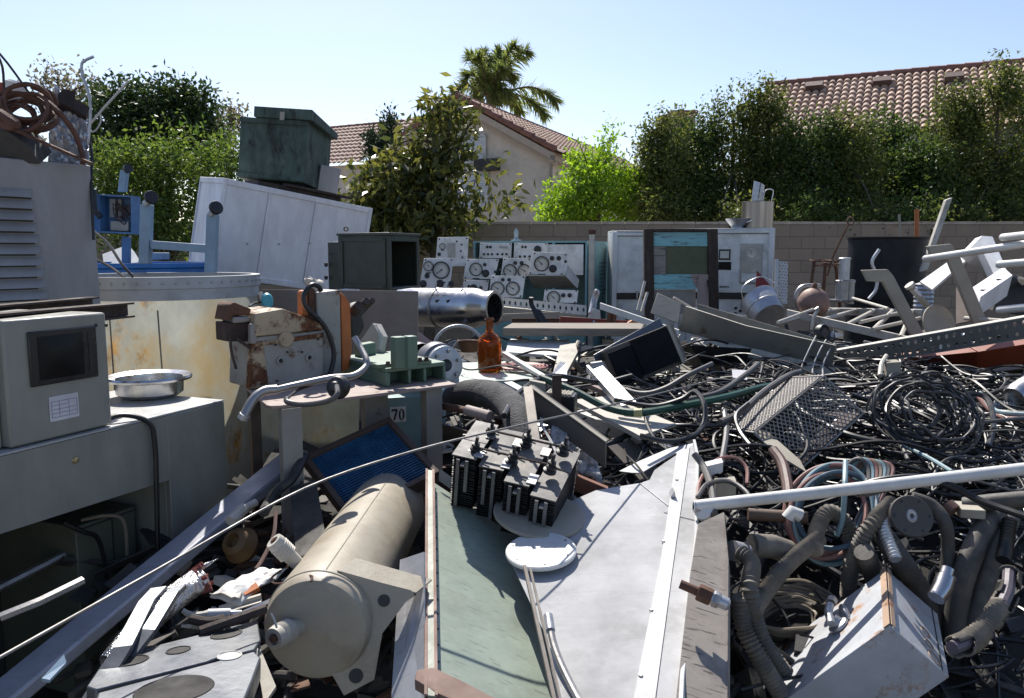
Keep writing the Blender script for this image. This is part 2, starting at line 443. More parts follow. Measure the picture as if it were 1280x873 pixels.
glass_m = mat('window_glass', (.35, .40, .46), .15, dirt=0, bump=0, spec=.8)
blind_m = mat('white_blind', (.66, .68, .70), .6, dirt=.05)
house = thing('house', 'cream stucco gabled house with clay tile roof behind the leafy loquat tree', 'house')
A0 = P(572, 121, 24.0); dirr = V((7.6, 18, 0)).normalized(); perp = V((dirr.y, -dirr.x, 0))
Lr = 19.5; hw = 3.0; drop = 1.66
apex = A0.copy(); eR = apex + perp * hw - V((0, 0, drop)); eL = apex - perp * hw - V((0, 0, drop))
inset = dirr * .35
b = MB()
b.plate([V((eL.x, eL.y, 0)) + inset + perp * .25, V((eR.x, eR.y, 0)) + inset - perp * .25, eR + inset - perp * .25 + V((0, 0, .02)), apex + inset - V((0, 0, .12)), eL + inset + perp * .25 + V((0, 0, .02))], Lr - .4, dirr)
b.build('wall', stucco, house)
nR = (dirr.cross(apex - eR)).normalized(); nR = nR if nR.z > 0 else -nR
tile_roof('roof', house, eR + perp * .25 - V((0, 0, .14)), dirr * Lr, apex - eR - perp * .25 + V((0, 0, .14)), nR, 62, 11)
nL = (dirr.cross(apex - eL)).normalized(); nL = nL if nL.z > 0 else -nL
tile_roof('roof', house, eL - perp * .25 - V((0, 0, .14)), dirr * Lr, apex - eL + perp * .25 + V((0, 0, .14)), nL, 62, 11)
b = MB()
for k in range(40):
    a = apex + dirr * (k * Lr / 40) + V((0, 0, .05)); b.cyl(a, a + dirr * (Lr / 40 + .03), .10, 8, r2=.085)
for sgn, e in ((1, eR), (-1, eL)):
    for k in range(9):
        p = apex.lerp(e, k / 9) + V((0, 0, .03)); q = apex.lerp(e, (k + 1.1) / 9) + V((0, 0, .06)); b.cyl(p, q, .085, 8, r2=.10)
b.build('ridge_tiles', ridge_m, house)
b = MB()
for e in (eR, eL):
    d = e - apex
    b.edges(apex - V((0, 0, .30)), d, V((0, 0, .2)), dirr * .08)
    b.edges(apex - V((0, 0, .42)) + dirr * .12, d, V((0, 0, .14)), dirr * .16)
b.edges(eR - V((0, 0, .30)), dirr * Lr, V((0, 0, .16)), -perp * .12)
b.build('eave_trim', trim_m, house)
gn = -dirr
def house_window(px, py, w, h, sill=True):
    c = onplane(px, py, eR + inset, dirr) + gn * .03
    fr = MB(); 
    for s_ in (-1, 1):
        fr.edges(c + perp * (s_ * w / 2 - .04) - V((0, 0, h / 2)), perp * .08, V((0, 0, h)), gn * .06)
        fr.edges(c - perp * (w / 2) + V((0, 0, s_ * h / 2 - .04)), perp * w, V((0, 0, .08)), gn * .065)
    f = fr.build('window', alu_white, house)
    pn = MB(); pn.edges(c - perp * w / 2 - V((0, 0, h / 2)), perp * w, V((0, 0, h)), gn * .01); pn.build('pane', glass_m, f)
    bl = MB()
    for k in range(14): bl.edges(c - perp * (w / 2 - .05) + V((0, 0, -h / 2 + .05 + k * (h - .1) / 14)), perp * (w - .1), V((0, 0, (h - .1) / 14 * .7)), gn * .025)
    bl.build('blind', blind_m, f)
house_window(586, 187, 1.1, .75); house_window(591, 238, 1.0, 1.0); house_window(520, 236, 1.0, 1.2)
b = MB(); c = onplane(612, 214, eR + inset, dirr); b.edges(c - perp * .35, perp * .7, V((0, 0, .32)), gn * .35); b.build('awning', mat('dark_awning', (.03, .028, .03), .7), house)
b = MB(); c = eR + inset - perp * .2 - V((0, 0, .2)) + gn * .06; b.tube([c + perp * .05, c - V((0, 0, .3)), V((c.x, c.y, 0))], .045, 8); b.build('downspout', tan_p, house)
b = MB(); q = apex.lerp(eR, .25) + dirr * 13.2; b.cyl(q, q + V((0, 0, .75)), .09, 10); b.build('vent_pipe', tan_p, house)

wing = thing('house', 'low tiled house wing seen left of the gable beyond the green copper box', 'house')
r1 = P(522, 152.5, 29.0); r0 = P(395, 164, 31.5)
ud = (r1 - r0); fw = V((ud.y, -ud.x, 0)).normalized(); fw = fw if fw.y < 0 else -fw
slope = fw * 3.2 - V((0, 0, 1.75)); nW = ud.cross(slope).normalized(); nW = nW if nW.z > 0 else -nW
tile_roof('roof', wing, r0 + slope, ud, -slope, nW, 24, 11)
b = MB()
for k in range(12): b.cyl(r0 + ud * (k / 12) + V((0, 0, .04)), r0 + ud * ((k + 1.05) / 12) + V((0, 0, .04)), .10, 8, r2=.085)
b.build('ridge_tiles', ridge_m, wing)
b = MB(); e0 = r0 + slope * .9 - V((0, 0, .15)); e1 = r1 + slope * .9 - V((0, 0, .15))
b.plate([V((e0.x, e0.y, 0)), V((e1.x, e1.y, 0)), e1, e0], 2.4, -fw); b.build('wall', stucco, wing)

hr = thing('house', 'big clay tiled roof of the house at right rising over the hedge', 'house')
q0 = P(958, 109.5, 21.4); q1 = P(1400, 70, 18.2)
ud = q1 - q0; fw = V((ud.y, -ud.x, 0)).normalized(); fw = fw if fw.y < 0 else -fw
slope = fw * 3.0 - V((0, 0, 1.75)); nW = ud.cross(slope).normalized(); nW = nW if nW.z > 0 else -nW
tile_roof('roof', hr, q0 + slope, ud, -slope, nW, 44, 12)
slope2 = -fw * 3.0 - V((0, 0, 1.75)); nW2 = ud.cross(slope2).normalized(); nW2 = nW2 if nW2.z > 0 else -nW2
tile_roof('roof', hr, q0 + slope2, ud, -slope2, nW2, 30, 8, sub=4)
b = MB()
for k in range(20): b.cyl(q0 + ud * (k / 20) + V((0, 0, .05)), q0 + ud * ((k + 1.05) / 20) + V((0, 0, .05)), .11, 8, r2=.095)
b.build('ridge_tiles', ridge_m, hr)
b = MB(); e0 = q0 + slope * .9 - V((0, 0, .15)); e1 = q1 + slope * .9 - V((0, 0, .15))
b.plate([V((e0.x, e0.y, 0)), V((e1.x, e1.y, 0)), e1, e0], 5.4, -fw); b.build('wall', mat('white_stucco', (.62, .60, .57), .95, var=.1), hr)
for px, py in ((1019, 110), (1103, 104), (1192, 99)):
    c = onplane(px, py, q0 + nW * .05, nW); uu = ud.normalized(); dn = slope.normalized()
    b = MB(); b.edges(c - uu * .2, uu * .4, dn * .3, nW * .17); b.build('roof_vent', mat('vent_brown', (.10, .055, .045), .7), hr, bevel=.01)
    
ch = thing('chimney', 'tan chimney stack with dark cap poking out above the left end of the hedge', 'chimney')
b = MB(); c = P(848, 165, 20.5); b.box((c.x - .42, c.y, 3.5), (c.x + .42, c.y + .7, c.z + .42)); b.build('stack', mat('chimney_stucco', (.34, .24, .19), .9), ch)
b = MB(); b.box((c.x - .2, c.y - .05, c.z + .422), (c.x + .47, c.y + .75, c.z + .52)); b.build('cap', ridge_m, ch)

# ------------------------------------------------------------------ foliage
def leaves(name, pos, size, mt, parent, aspect=.45, droop=0.0, spread=None):
    n = len(pos); pos = np.asarray(pos, float)
    t = rng.normal(size=(n, 3)); t[:, 2] -= droop
    t /= np.linalg.norm(t, axis=1)[:, None]
    a = rng.normal(size=(n, 3)); b_ = np.cross(t, a); b_ /= np.linalg.norm(b_, axis=1)[:, None] + 1e-9
    sz = size * rng.uniform(.6, 1.3, n)[:, None]
    nn = np.cross(t, b_)
    p0 = pos; p1 = pos + t * sz * .5 + b_ * sz * aspect * .5 + nn * sz * .06; p2 = pos + t * sz; p3 = pos + t * sz * .5 - b_ * sz * aspect * .5 + nn * sz * .06
    co = np.stack([p0, p1, p2, p3], 1).reshape(-1, 3).astype(np.float32)
    me = bpy.data.meshes.new(name); me.vertices.add(n * 4); me.vertices.foreach_set('co', co.ravel())
    me.loops.add(n * 4); me.loops.foreach_set('vertex_index', np.arange(n * 4, dtype=np.int32))
    me.polygons.add(n); me.polygons.foreach_set('loop_start', np.arange(0, n * 4, 4, dtype=np.int32))
    me.update(calc_edges=True); me.materials.append(mt)
    o = bpy.data.objects.new(name, me); C.objects.link(o); o.parent = parent
    return o
def clump_points(lobes, nclump, per, sig, shell=.55):
    """clumps in ellipsoid lobes (cx,cy,cz,rx,ry,rz)"""
    lobes = np.array(lobes, float); w = lobes[:, 3] * lobes[:, 4] * lobes[:, 5]; w = w ** .7; w /= w.sum()
    idx = rng.choice(len(lobes), nclump, p=w)
    d = rng.normal(size=(nclump, 3)); d /= np.linalg.norm(d, axis=1)[:, None]
    rad = (shell + (1 - shell) * rng.uniform(0, 1, nclump) ** .6)
    rad *= rng.uniform(.85, 1.12, nclump)
    c = lobes[idx, :3] + d * lobes[idx, 3:] * rad[:, None]
    pts = np.repeat(c, per, 0) + rng.normal(size=(nclump * per, 3)) * sig
    return c, pts
def limbs(base, top, r, tips, name, mt, parent, nl=14):
    b = MB(); b.tube([base, base.lerp(top, .35) + V((.05, 0, 0)), base.lerp(top, .7) - V((.04, .03, 0)), top], [r, r * .35], 8, smooth=4)
    for k in range(min(nl, len(tips))):
        t = V(tips[k]); s0 = base.lerp(top, random.uniform(.35, .9)); m = s0.lerp(t, .5) + V((0, 0, .15))
        b.tube([s0, m, t], [r * .4, r * .08], 5, smooth=3)
    return b.build(name, mt, parent)
bark = mat('bark', (.10, .075, .055), .9, var=.4, vs=12, bump=.5)
def make_tree(name, label, cat, lobes, nclump, per, sig, size, mt, base, top, r=.12, group=None, aspect=.45, droop=.2, shell=.5, nl=14, extra=None):
    t = thing(name, label, cat, group)
    c, pts = clump_points(lobes, nclump, per, sig, shell)
    if extra is not None: pts = np.concatenate([pts, extra])
    leaves('crown', pts, size, mt, t, aspect, droop)
    limbs(base, top, r, c, 'trunk', bark, t, nl)
    return t
def lobe(px, py, Y, rx, rz, ry=None):
    """ellipsoid seen at a place of the garden; rx, rz in pixels of the photo"""
    c = P(px, py, Y); k = Y / 1000
    return (c.x, c.y, c.z, rx * k, (ry or rx) * k, rz * k)

hedge_leaf = leafmat('hedge_leaf', (.028, .056, .014), (.10, .14, .035), .4)
hedge_warm = leafmat('hedge_leaf_warm', (.035, .062, .015), (.17, .18, .05), .45)
lime_leaf = leafmat('lime_leaf', (.10, .19, .018), (.30, .42, .06), .5)
loquat_leaf = leafmat('loquat_leaf', (.03, .05, .018), (.19, .18, .045), .4, .35)
dark_leaf = leafmat('dark_leaf', (.022, .042, .014), (.06, .09, .025), .3)
fern_leaf = leafmat('fern_leaf', (.045, .085, .018), (.16, .21, .045), .42)
grey_leaf = leafmat('grey_leaf', (.10, .10, .06), (.22, .19, .12), .35)
cyp_leaf = leafmat('cypress_leaf', (.018, .035, .018), (.045, .07, .03), .2)
palm_leaf = leafmat('palm_leaf', (.07, .10, .03), (.2, .22, .07), .5)

# hedge of upright shrubs behind the wall: px centre, top px, half width px, warm?
HG = [(832, 138, 36, 1), (872, 150, 32, 0), (918, 112, 40, 1), (962, 108, 34, 1), (1012, 144, 38, 0), (1062, 140, 38, 1), (1112, 142, 36, 0), (1192, 98, 34, 1), (1248, 86, 42, 1), (1306, 92, 44, 1), (1154, 178, 28, 0)]
HL = ['leftmost tall hedge shrub with reddish new shoots, beside the lime green tree', 'dark hedge shrub just right of the leftmost one', 'broad tall hedge shrub above the white rack with the steel pot', 'tall hedge shrub at the left end of the big tiled roof',
      'dark rounded hedge shrub below the first roof vent', 'hedge shrub with pale shoots above the black drum, left of the second roof vent', 'dark hedge shrub below the second roof vent', 'slim tall hedge shrub whose tip crosses the roof ridge', 'tall dense hedge shrub at the right edge, tip over the ridge',
      'hedge shrub at the very right edge of the photo', 'low thin hedge shrub in the gap left of the slim tall one']
for (px, top, hwid, warm), lab in zip(HG, HL):
    Y = 16.2 + random.uniform(-.5, .5); k = Y / 1000
    lob = [lobe(px, 268, Y - .5, hwid * 1.15, 34, 40), lobe(px, 255, Y, hwid * 1.15, 50, 46), lobe(px + random.uniform(-5, 5), 220, Y, hwid * 1.1, 50, 44), lobe(px + random.uniform(-8, 8), (top + 250) / 2, Y, hwid * .85, (250 - top) * .36, 34)]
    for q in range(7):
        xx = px + random.uniform(-.85, .85) * hwid; tt = top - 16 + random.uniform(0, 44) + abs(xx - px) * .5
        lob.append(lobe(xx, tt + 26, Y, random.uniform(7, 13), 30, 10))
    for q in range(4):
        if px > 890: lob.append(lobe(px + random.uniform(-1, 1) * hwid, random.uniform(262, 282), random.uniform(14.1, 15.2), random.uniform(14, 26), random.uniform(10, 18), 14))
    ex = []
    for q in range(14):
        xx = px + random.uniform(-.8, .8) * hwid; tt = top - 14 + random.uniform(-4, 25) + abs(xx - px) * .5
        p = P(xx, tt, Y); hgt = random.uniform(.4, .8)
        for z_ in np.linspace(0, hgt, 26): ex.append((p.x + random.gauss(0, .035 + .05 * z_), p.y + random.gauss(0, .04), p.z - z_))
    base = P(px, 290, Y); base.z = 0
    make_tree('hedge_shrub', lab, 'shrub', lob, 720, 18, .10, .085, hedge_warm if warm else hedge_leaf, base, P(px, top + 40, Y), .07, 'hedge shrubs behind the block wall', extra=np.array(ex), shell=.45, nl=10)

# lime green tree
lob = [lobe(740, 245, 16.3, 52, 42), lobe(770, 232, 16.1, 40, 36), lobe(712, 255, 16.2, 34, 28), lobe(790, 250, 16.2, 26, 40), lobe(735, 205, 16.4, 22, 26), lobe(722, 192, 16.3, 8, 14), lobe(762, 170, 16.3, 6, 16), lobe(757, 195, 16.4, 10, 22), lobe(700, 270, 16, 30, 20)]
base = P(745, 290, 16.3); base.z = 0
make_tree('citrus_tree', 'bright lime green tree over the block wall in front of the house', 'tree', lob, 620, 16, .10, .10, lime_leaf, base, P(748, 200, 16.3), .09)
# loquat
lob = [lobe(500, 250, 13.2, 62, 50), lobe(470, 235, 13.2, 36, 40), lobe(540, 225, 13.0, 44, 40), lobe(520, 190, 13.3, 40, 30), lobe(560, 150, 13.2, 28, 26), lobe(545, 130, 13.2, 14, 16), lobe(584, 148, 13.1, 12, 18), lobe(578, 195, 13.0, 20, 22), lobe(598, 248, 12.9, 16, 16), lobe(622, 208, 12.9, 10, 8), lobe(652, 238, 12.8, 12, 8), lobe(632, 252, 12.8, 14, 8), lobe(560, 275, 12.9, 34, 28), lobe(500, 285, 13, 40, 26), lobe(455, 270, 13.1, 26, 30), lobe(575, 112, 13.2, 8, 10)]
base = P(530, 300, 13.3); base.z = 0
make_tree('loquat_tree', 'leafy loquat tree with large dark leaves in front of the house gable', 'tree', lob, 640, 8, .12, .19, loquat_leaf, base, P(560, 140, 13.2), .10, aspect=.36, droop=.7, shell=.35, nl=26)
# cypress pair behind the loquat
lob = [lobe(487, 170, 17, 11, 30), lobe(464, 190, 17, 8, 26), lobe(475, 200, 17, 14, 20), lobe(489, 148, 17, 5, 16), lobe(463, 172, 17, 4, 14)]
base = P(478, 300, 17); base.z = 0
make_tree('juniper', 'dark pointed juniper with spiky tips in front of the tiled house wing', 'tree', lob, 240, 12, .07, .09, cyp_leaf, base, P(487, 138, 17), .05, droop=-1.2, shell=.2)
# left side trees
lob = [lobe(150, 150, 14.5, 40, 44), lobe(205, 150, 14.5, 50, 44), lobe(240, 150, 14.6, 34, 42), lobe(180, 185, 14.5, 60, 40), lobe(240, 180, 14.5, 36, 36), lobe(140, 195, 14.5, 30, 40), lobe(160, 115, 14.5, 16, 16), lobe(230, 120, 14.5, 20, 16)]
base = P(190, 300, 14.6); base.z = 0
make_tree('broadleaf_tree', 'dense dark green tree rising left of the green copper box', 'tree', lob, 1150, 15, .11, .11, dark_leaf, base, P(195, 130, 14.5), .13)
lob = [lobe(170, 240, 11.5, 50, 34), lobe(215, 235, 11.5, 46, 36), lobe(265, 215, 11.8, 36, 40), lobe(290, 190, 12, 18, 30), lobe(140, 205, 11.4, 26, 30), lobe(190, 200, 11.6, 34, 20), lobe(160, 280, 11.4, 60, 30), lobe(235, 275, 11.4, 46, 40), lobe(215, 195, 11.5, 10, 22), lobe(185, 180, 11.5, 12, 16), lobe(128, 250, 11.3, 24, 40)]
ex = []
for q in range(60):
    p = P(random.uniform(125, 285), random.uniform(175, 240), 11.3 + random.uniform(-.3, .3)); d = V((random.uniform(-.6, 1), random.uniform(-.7, 0), random.uniform(.2, .8))).normalized()
    for s_ in np.linspace(0, .5, 22): w_ = .09 * (1 - s_ / .5); ex.append((p.x + d.x * s_ + random.gauss(0, w_), p.y + d.y * s_ + random.gauss(0, w_), p.z + d.z * s_ + random.gauss(0, w_ * .4)))
base = P(200, 300, 11.6); base.z = 0
make_tree('bushy_tree', 'yellow green feathery bush behind the blue frame on casters', 'tree', lob, 900, 15, .09, .075, fern_leaf, base, P(215, 200, 11.6), .08, extra=np.array(ex), shell=.5)
lob = [lobe(68, 105, 18, 24, 24), lobe(55, 95, 18, 12, 14), lobe(95, 120, 18, 22, 22), lobe(118, 115, 18, 14, 20), lobe(105, 95, 18, 8, 10), lobe(80, 140, 18, 30, 20)]
base = P(85, 300, 18); base.z = 0
make_tree('sparse_tree', 'thin grey leaved tree against the sky above the rusty tube coil', 'tree', lob, 210, 7, .16, .12, grey_leaf, base, P(72, 92, 18), .06, shell=.2, nl=24)
lob = [lobe(284, 160, 18, 16, 30), lobe(292, 145, 18, 14, 20), lobe(278, 185, 18, 14, 24)]
base = P(284, 300, 18); base.z = 0
make_tree('sparse_tree', 'thin pale leaved tree just left of the green copper box', 'tree', lob, 120, 9, .14, .11, grey_leaf, base, P(288, 140, 18), .05, shell=.2, nl=18)
# palm
pt = thing('palm_tree', 'tall queen palm with drooping feathery fronds above the house ridge', 'palm')
hub = P(612, 122, 38); b = MB(); b.tube([V((hub.x, hub.y, 0)), V((hub.x + .1, hub.y, hub.z * .6)), hub], [.22, .17], 10, smooth=4); b.build('trunk', bark, pt)
fr = [(-52, -2, 48), (-26, -62, 30), (-8, -78, 18), (14, -80, 14), (34, -70, 26), (50, -66, 34), (88, 8, 54), (74, 26, 50), (-34, -30, 44), (-20, 6, 40), (8, 10, 30), (26, 4, 34), (-14, -56, 22), (20, -62, 20), (-30, 14, 40), (40, 14, 44), (2, -60, 16), (-6, -30, 30), (18, -36, 30), (30, -30, 34), (-22, -24, 30)]
k = 38 / 1000
for dx, dz, rise in fr:
    dz = dz * .76 if dz < 0 else dz * .8; dx *= .92; rise *= .5
    end = hub + V((dx * k, random.uniform(-1.2, 1.2), -dz * k)); mid = hub.lerp(end, .55) + V((0, 0, rise * k * .55)); q_ = hub.lerp(end, .85) + V((0, 0, rise * k * .35))
    path = catmull([hub, mid, q_, end], 9)
    b = MB(); b.tube(path, [.05, .012], 4)
    fw_ = MB()
    for i in range(3, len(path)):
        for rep in range(4):
            p = path[i - 1].lerp(path[i], rep / 4); t = (path[i] - path[i - 1]).normalized()
            for s_ in (-1, 1):
                o_ = (t.cross(V((0, 1, .3))).normalized() * s_ * .55 + V((random.gauss(0, .3), random.gauss(0, .4), random.gauss(-.2, .32))) + t * .8).normalized()
                ln = random.uniform(.5, .85) * (1.05 - .5 * abs(i / len(path) - .45)); wv = V((.022, random.uniform(-.02, .02), .012))
                q1_ = p + o_ * ln * .5 + V((0, 0, -.04)); q2_ = p + o_ * ln * .9 + V((0, 0, -.18 * ln))
                fw_.face([p - wv, p + wv, q1_ + wv, q1_ - wv]); fw_.face([q1_ - wv, q1_ + wv, q2_])
    f = b.build('frond', bark, pt); fw_.build('leaflets', palm_leaf, f)
# ================================================================== BACK ROW
def quadbox(name, mt, parent, pts, th, bevel=.003, **k):
    b = MB(); b.plate(pts, th); return b.build(name, mt, parent, bevel=bevel, **k)
def gauge(parent, M, r, needle=.8, ring=black_p, face=dial_m, ticks=True):
    """M: origin on the panel face, z out of the panel; gives bezel > dial, needle"""
    b = MB(M); b.lathe([(r * .84, .004), (r * .86, r * .22), (r * .96, r * .22), (r, r * .12), (r, 0)], seg=32); bz = b.build('gauge', ring, parent)
    b = MB(M); b.lathe([(0, .004), (r * .86, .004)], seg=32); b.build('dial', face, bz)
    b = MB(M)
    b.M = M @ Matrix.Rotation(needle, 4, 'Z'); b.box((-r * .03, -r * .2, .008), (r * .03, r * .66, .011)); b.lathe([(0, .013), (r * .09, .012), (r * .1, .006)], seg=10)
    if ticks:
        for k in range(17):
            b.M = M @ Matrix.Rotation(R(-130 + k * 260 / 16), 4, 'Z'); b.box((-r * .018, r * .62, .0055), (r * .018, r * (.76 if k % 2 else .8), .0075))
    b.build('needle', ink, bz)
    return bz
def knob(parent, M, r, mt=black_p, name='knob'):
    b = MB(M); b.lathe([(0, r * .7), (r * .7, r * .7), (r * .8, r * .5), (r, r * .4), (r, 0)], seg=18); return b.build(name, mt, parent)
panel_white = mat('instrument_panel_white', (.76, .755, .73), .45, dirt=.25, ds=5)

# ---- turquoise instrument cabinet
YC = 9.2
t = thing('instrument_cabinet', 'long turquoise instrument cabinet with its end door facing the yard', 'cabinet')
c0 = P(592, 396, 9.3); c1 = P(733, 396, 9.0); top = P(733, 303.5, 9.0).z
side = P(762, 394, 9.9); d1 = (c1 - c0); d2 = V((side.x - c1.x, side.y - c1.y, 0)); d1.z = 0
o = V((c0.x, c0.y, .2)); H = top - .2
b = MB()
b.edges(o, d1, d2 * .04, V((0, 0, H * .55)))                                     # lower front
b.edges(o + d2 * .96, d1, d2 * .04, V((0, 0, H)))                                # back
b.edges(o + V((0, 0, H)), d1, d2, V((0, 0, .02)))                                # top
b.edges(o, d1 * .02, d2, V((0, 0, H)))
b.edges(o + d1 * .985, d1 * .015, d2, V((0, 0, H)))
b.edges(o + d1 * .42, d1 * .02, d2 * .05, V((0, 0, H))); b.edges(o + d1 * .7, d1 * .02, d2 * .05, V((0, 0, H)))
b.build('cabinet_body', turq, t, bevel=.004)
b = MB(); q = o + d1 + d2.normalized() * .03 + d1.normalized() * .004
b.edges(q + d2 * .06 + V((0, 0, .03)), d2 * .84, V((0, 0, H - .06)), d1.normalized() * .012); dr = b.build('door', turq, t, bevel=.004)
b = MB(); b.edges(q + d2 * .1 + V((0, 0, H * .72)) + d1.normalized() * .013, d2 * .14, V((0, 0, .09)), d1.normalized() * .012); b.build('latch', dull_steel, dr)
b = MB()
for k in range(9): b.edges(q + d2 * .4 + V((0, 0, H * .86 - k * .045)) + d1.normalized() * .013, d2 * random.uniform(.2, .42), V((0, 0, .012)), d1.normalized() * .001)
b.build('lettering', mat('faded_lettering', (.10, .17, .18), .7), dr)
b = MB(); b.edges(o + d1 * .66 - d2.normalized() * .01 + V((0, 0, H - .36)), d1 * .31, V((0, 0, .34)), d2.normalized() * .006); b.build('front_panel', panel_white, t)
for xx, m_ in ((-.01, tan_p), (1.0, tan_p)):
    b = MB(); q = o + d1 + d2 * (0 if xx < 0 else 1.0) + d1.normalized() * .02; b.edges(q, d1.normalized() * .05, d2.normalized() * .05, V((0, 0, H + .09))); b.build('corner_post', off_white, t)
    b = MB(); b.edges(q + V((0, 0, H + .092)) - V((.008, .008, 0)), d1.normalized() * .066, d2.normalized() * .066, V((0, 0, .05))); b.build('post_cap', rusty, t)
b = MB(); q = o + d1 * .3 + V((0, 0, H + .02)) + d2 * .3; b.box(q - V((.06, .06, 0)), q + V((.06, .06, .02))); b.lathe([(.035, .02), (.02, .05), (.03, .10), (.01, .15)], Matrix.Translation(q), 12); b.build('lifting_eye', galv, t)

# ---- loose gauge panels leaning on it: outline px, depth, gauges (px,py,r px, needle), knobs, label
def gpanel(pts, Y, gs, ks, label, lean=.0, win=None, extra_m=None):
    t = thing('gauge_panel', label, 'instrument panel', 'white instrument panels heaped against the turquoise cabinet')
    bot = P(*pts[3], Y); p0 = bot; n = V((.05, -1, lean)).normalized()
    q = [onplane(px, py, p0, n) for px, py in pts]
    b = MB(); b.plate(q, .012)
    b.build('panel', panel_white, t, bevel=.002)
    b = MB()                                                                     # the pan behind it
    ins = [v.lerp(sum(q, V()) / len(q), .07) - n * .013 for v in q]; b.plate(ins, .16, -n); b.build('housing', mat_housing, t)
    def M(px, py): return aim(onplane(px, py, p0, n) + n * .001, n)
    for (px, py, r, a) in gs: gauge(t, M(px, py), r * Y / 1000, a)
    for (px, py, r) in ks: knob(t, M(px, py), r * Y / 1000)
    if win:
        for (x0, y0, x1, y1) in win:
            b = MB(); w = [onplane(a, c, p0, n) + n * .003 for a, c in ((x0, y0), (x1, y0), (x1, y1), (x0, y1))]; b.plate(w, .008, n); b.build('window', dull_steel, t)
    b = MB()                                                                     # screw heads and tiny markings
    for v in q[:4]:
        cc = v.lerp(sum(q, V()) / len(q), .12); b.lathe([(0, .004), (.008, .004), (.009, 0)], aim(cc + n * .001, n), 8)
    for (px, py, r, a) in gs:
        cc = onplane(px, py + r * 1.45, p0, n) + n * .002; b.edges(cc - V((r * .5 * Y / 1000, 0, 0)), V((r * Y / 1000, 0, 0)), V((0, 0, .012)), n * .001)
    b.build('screws', ink, t)
    return t
mat_housing = mat('panel_housing', (.20, .20, .19), .5, .3, dirt=.3)
gpanel([(547, 297), (586, 296), (584, 333), (544, 333)], 8.85, [(553, 308, 3.8, .6)], [(549, 318, 2.2), (571, 302, 1.2), (577, 306, 1.2), (576, 314, 1.2), (578, 322, 1.2)], 'upright white panel with a slim vertical window, leftmost and tallest of the heap', win=[(560, 304, 569, 322)])
gpanel([(530, 323), (567, 323), (562, 360), (524, 360)], 8.2, [(535.5, 333, 6.3, .5), (551.5, 338, 11, 2.2)], [(534, 345, 3.2), (550, 355, 5), (529, 355, 4.5), (564, 355, 3.6)], 'white panel with one big and one small dial beside the olive cabinet', lean=.12)
gpanel([(600, 304), (640, 304), (639, 323), (599, 323)], 9.1, [], [(605, 318, 1.5), (610, 318, 1.5), (615, 318, 1.5), (622, 318, 1.5), (628, 318, 1.5), (633, 318, 1.5), (609, 309, 1.8), (613, 309, 1.8)], 'white panel with a row of small switches at the back of the heap', win=[(624, 308, 635, 310.5)])
gpanel([(643, 304), (685, 304), (684, 324), (642, 324)], 9.0, [], [(672, 312, 4.5), (653, 309, 1.6), (657, 309, 1.6), (650, 321, 1.6), (656, 321, 1.6), (662, 321, 1.6)], 'white panel with one dark round selector at the back of the heap')
gpanel([(583, 324), (624, 324), (618, 349), (579, 349)], 8.6, [(595, 337, 8.4, .8)], [(606, 331, 2.2), (607, 342, 4.6), (619, 340, 1.8), (625, 338, 1.8)], 'white panel with a single yellowed dial left of the two dial panels', lean=.1)
gpanel([(629, 323), (664, 323), (659, 345), (626, 345)], 8.55, [(637.5, 339, 8.6, 1.0), (655.5, 339, 8.6, 1.0)], [(644, 329, 2.4), (652, 329, 2.4)], 'upper white panel with two yellowed dials, half covered by the single dial panel', lean=.08)
gpanel([(614, 345), (657, 345), (653, 372), (611, 372)], 8.0, [(622, 361, 8.8, 1.0), (641, 361, 8.8, 1.0)], [(628.5, 350, 2.3), (636.5, 350, 2.3)], 'lower white panel with two dials, nearest the steel vessel', lean=.1)
gpanel([(666, 315), (710, 317), (704, 345), (660, 343)], 8.2, [(677, 330, 9.6, .8)], [(690, 323, 2.8), (698.5, 323, 2.8), (691, 336, 4.8), (707, 327, 1.8)], 'white panel with one large white dial and three knobs, tipped forward', lean=-.05)
gpanel([(681, 362), (723, 363), (721, 379), (679, 378)], 7.9, [(692, 372.5, 8.5, .8)], [(704, 369.5, 2.7), (712, 369.5, 2.7)], 'low white panel with a half buried dial behind the perforated strip', lean=.1)
gpanel([(580, 350), (611, 351), (609, 366), (579, 366)], 8.3, [], [(592, 360, 4.5), (601, 360, 2.2), (586, 358, 1.8)], 'small blank white panel below the single yellowed dial', lean=.05)
# big open drawer tray under the large dial panel
t = thing('panel_tray', 'open grey tray hanging under the white panel with the large white dial', 'tray')
q = [P(660, 345, 8.15), P(705, 345, 8.15), P(722, 360, 8.75), P(668, 360, 8.75)]
b = MB(); b.plate(q, .01); b.build('tray_bottom', off_white, t)
b = MB(); b.plate([P(706, 344, 8.13), P(709, 330, 8.13), P(724, 350, 8.75), P(722, 361, 8.75)], .012); b.build('tray_side', panel_white, t)

# ---- perforated strip
t = thing('perforated_strip', 'white perforated metal strip lying below the gauge panels', 'metal strip')
a = P(627, 372, 7.6); e = P(733, 382, 7.3); dn = P(733, 394, 7.3) - e
b = MB(); b.perf(a, e - a, dn, 15, 1, .2, .24, .004); b.build('strip', white_paint, t)
b = MB(); b.edges(P(560, 377, 7.5), P(733, 394, 7.28) - P(560, 377, 7.5), V((0, 0, -.07)), V((0, .12, 0))); b.build('trough', tan_p, t, bevel=.004)

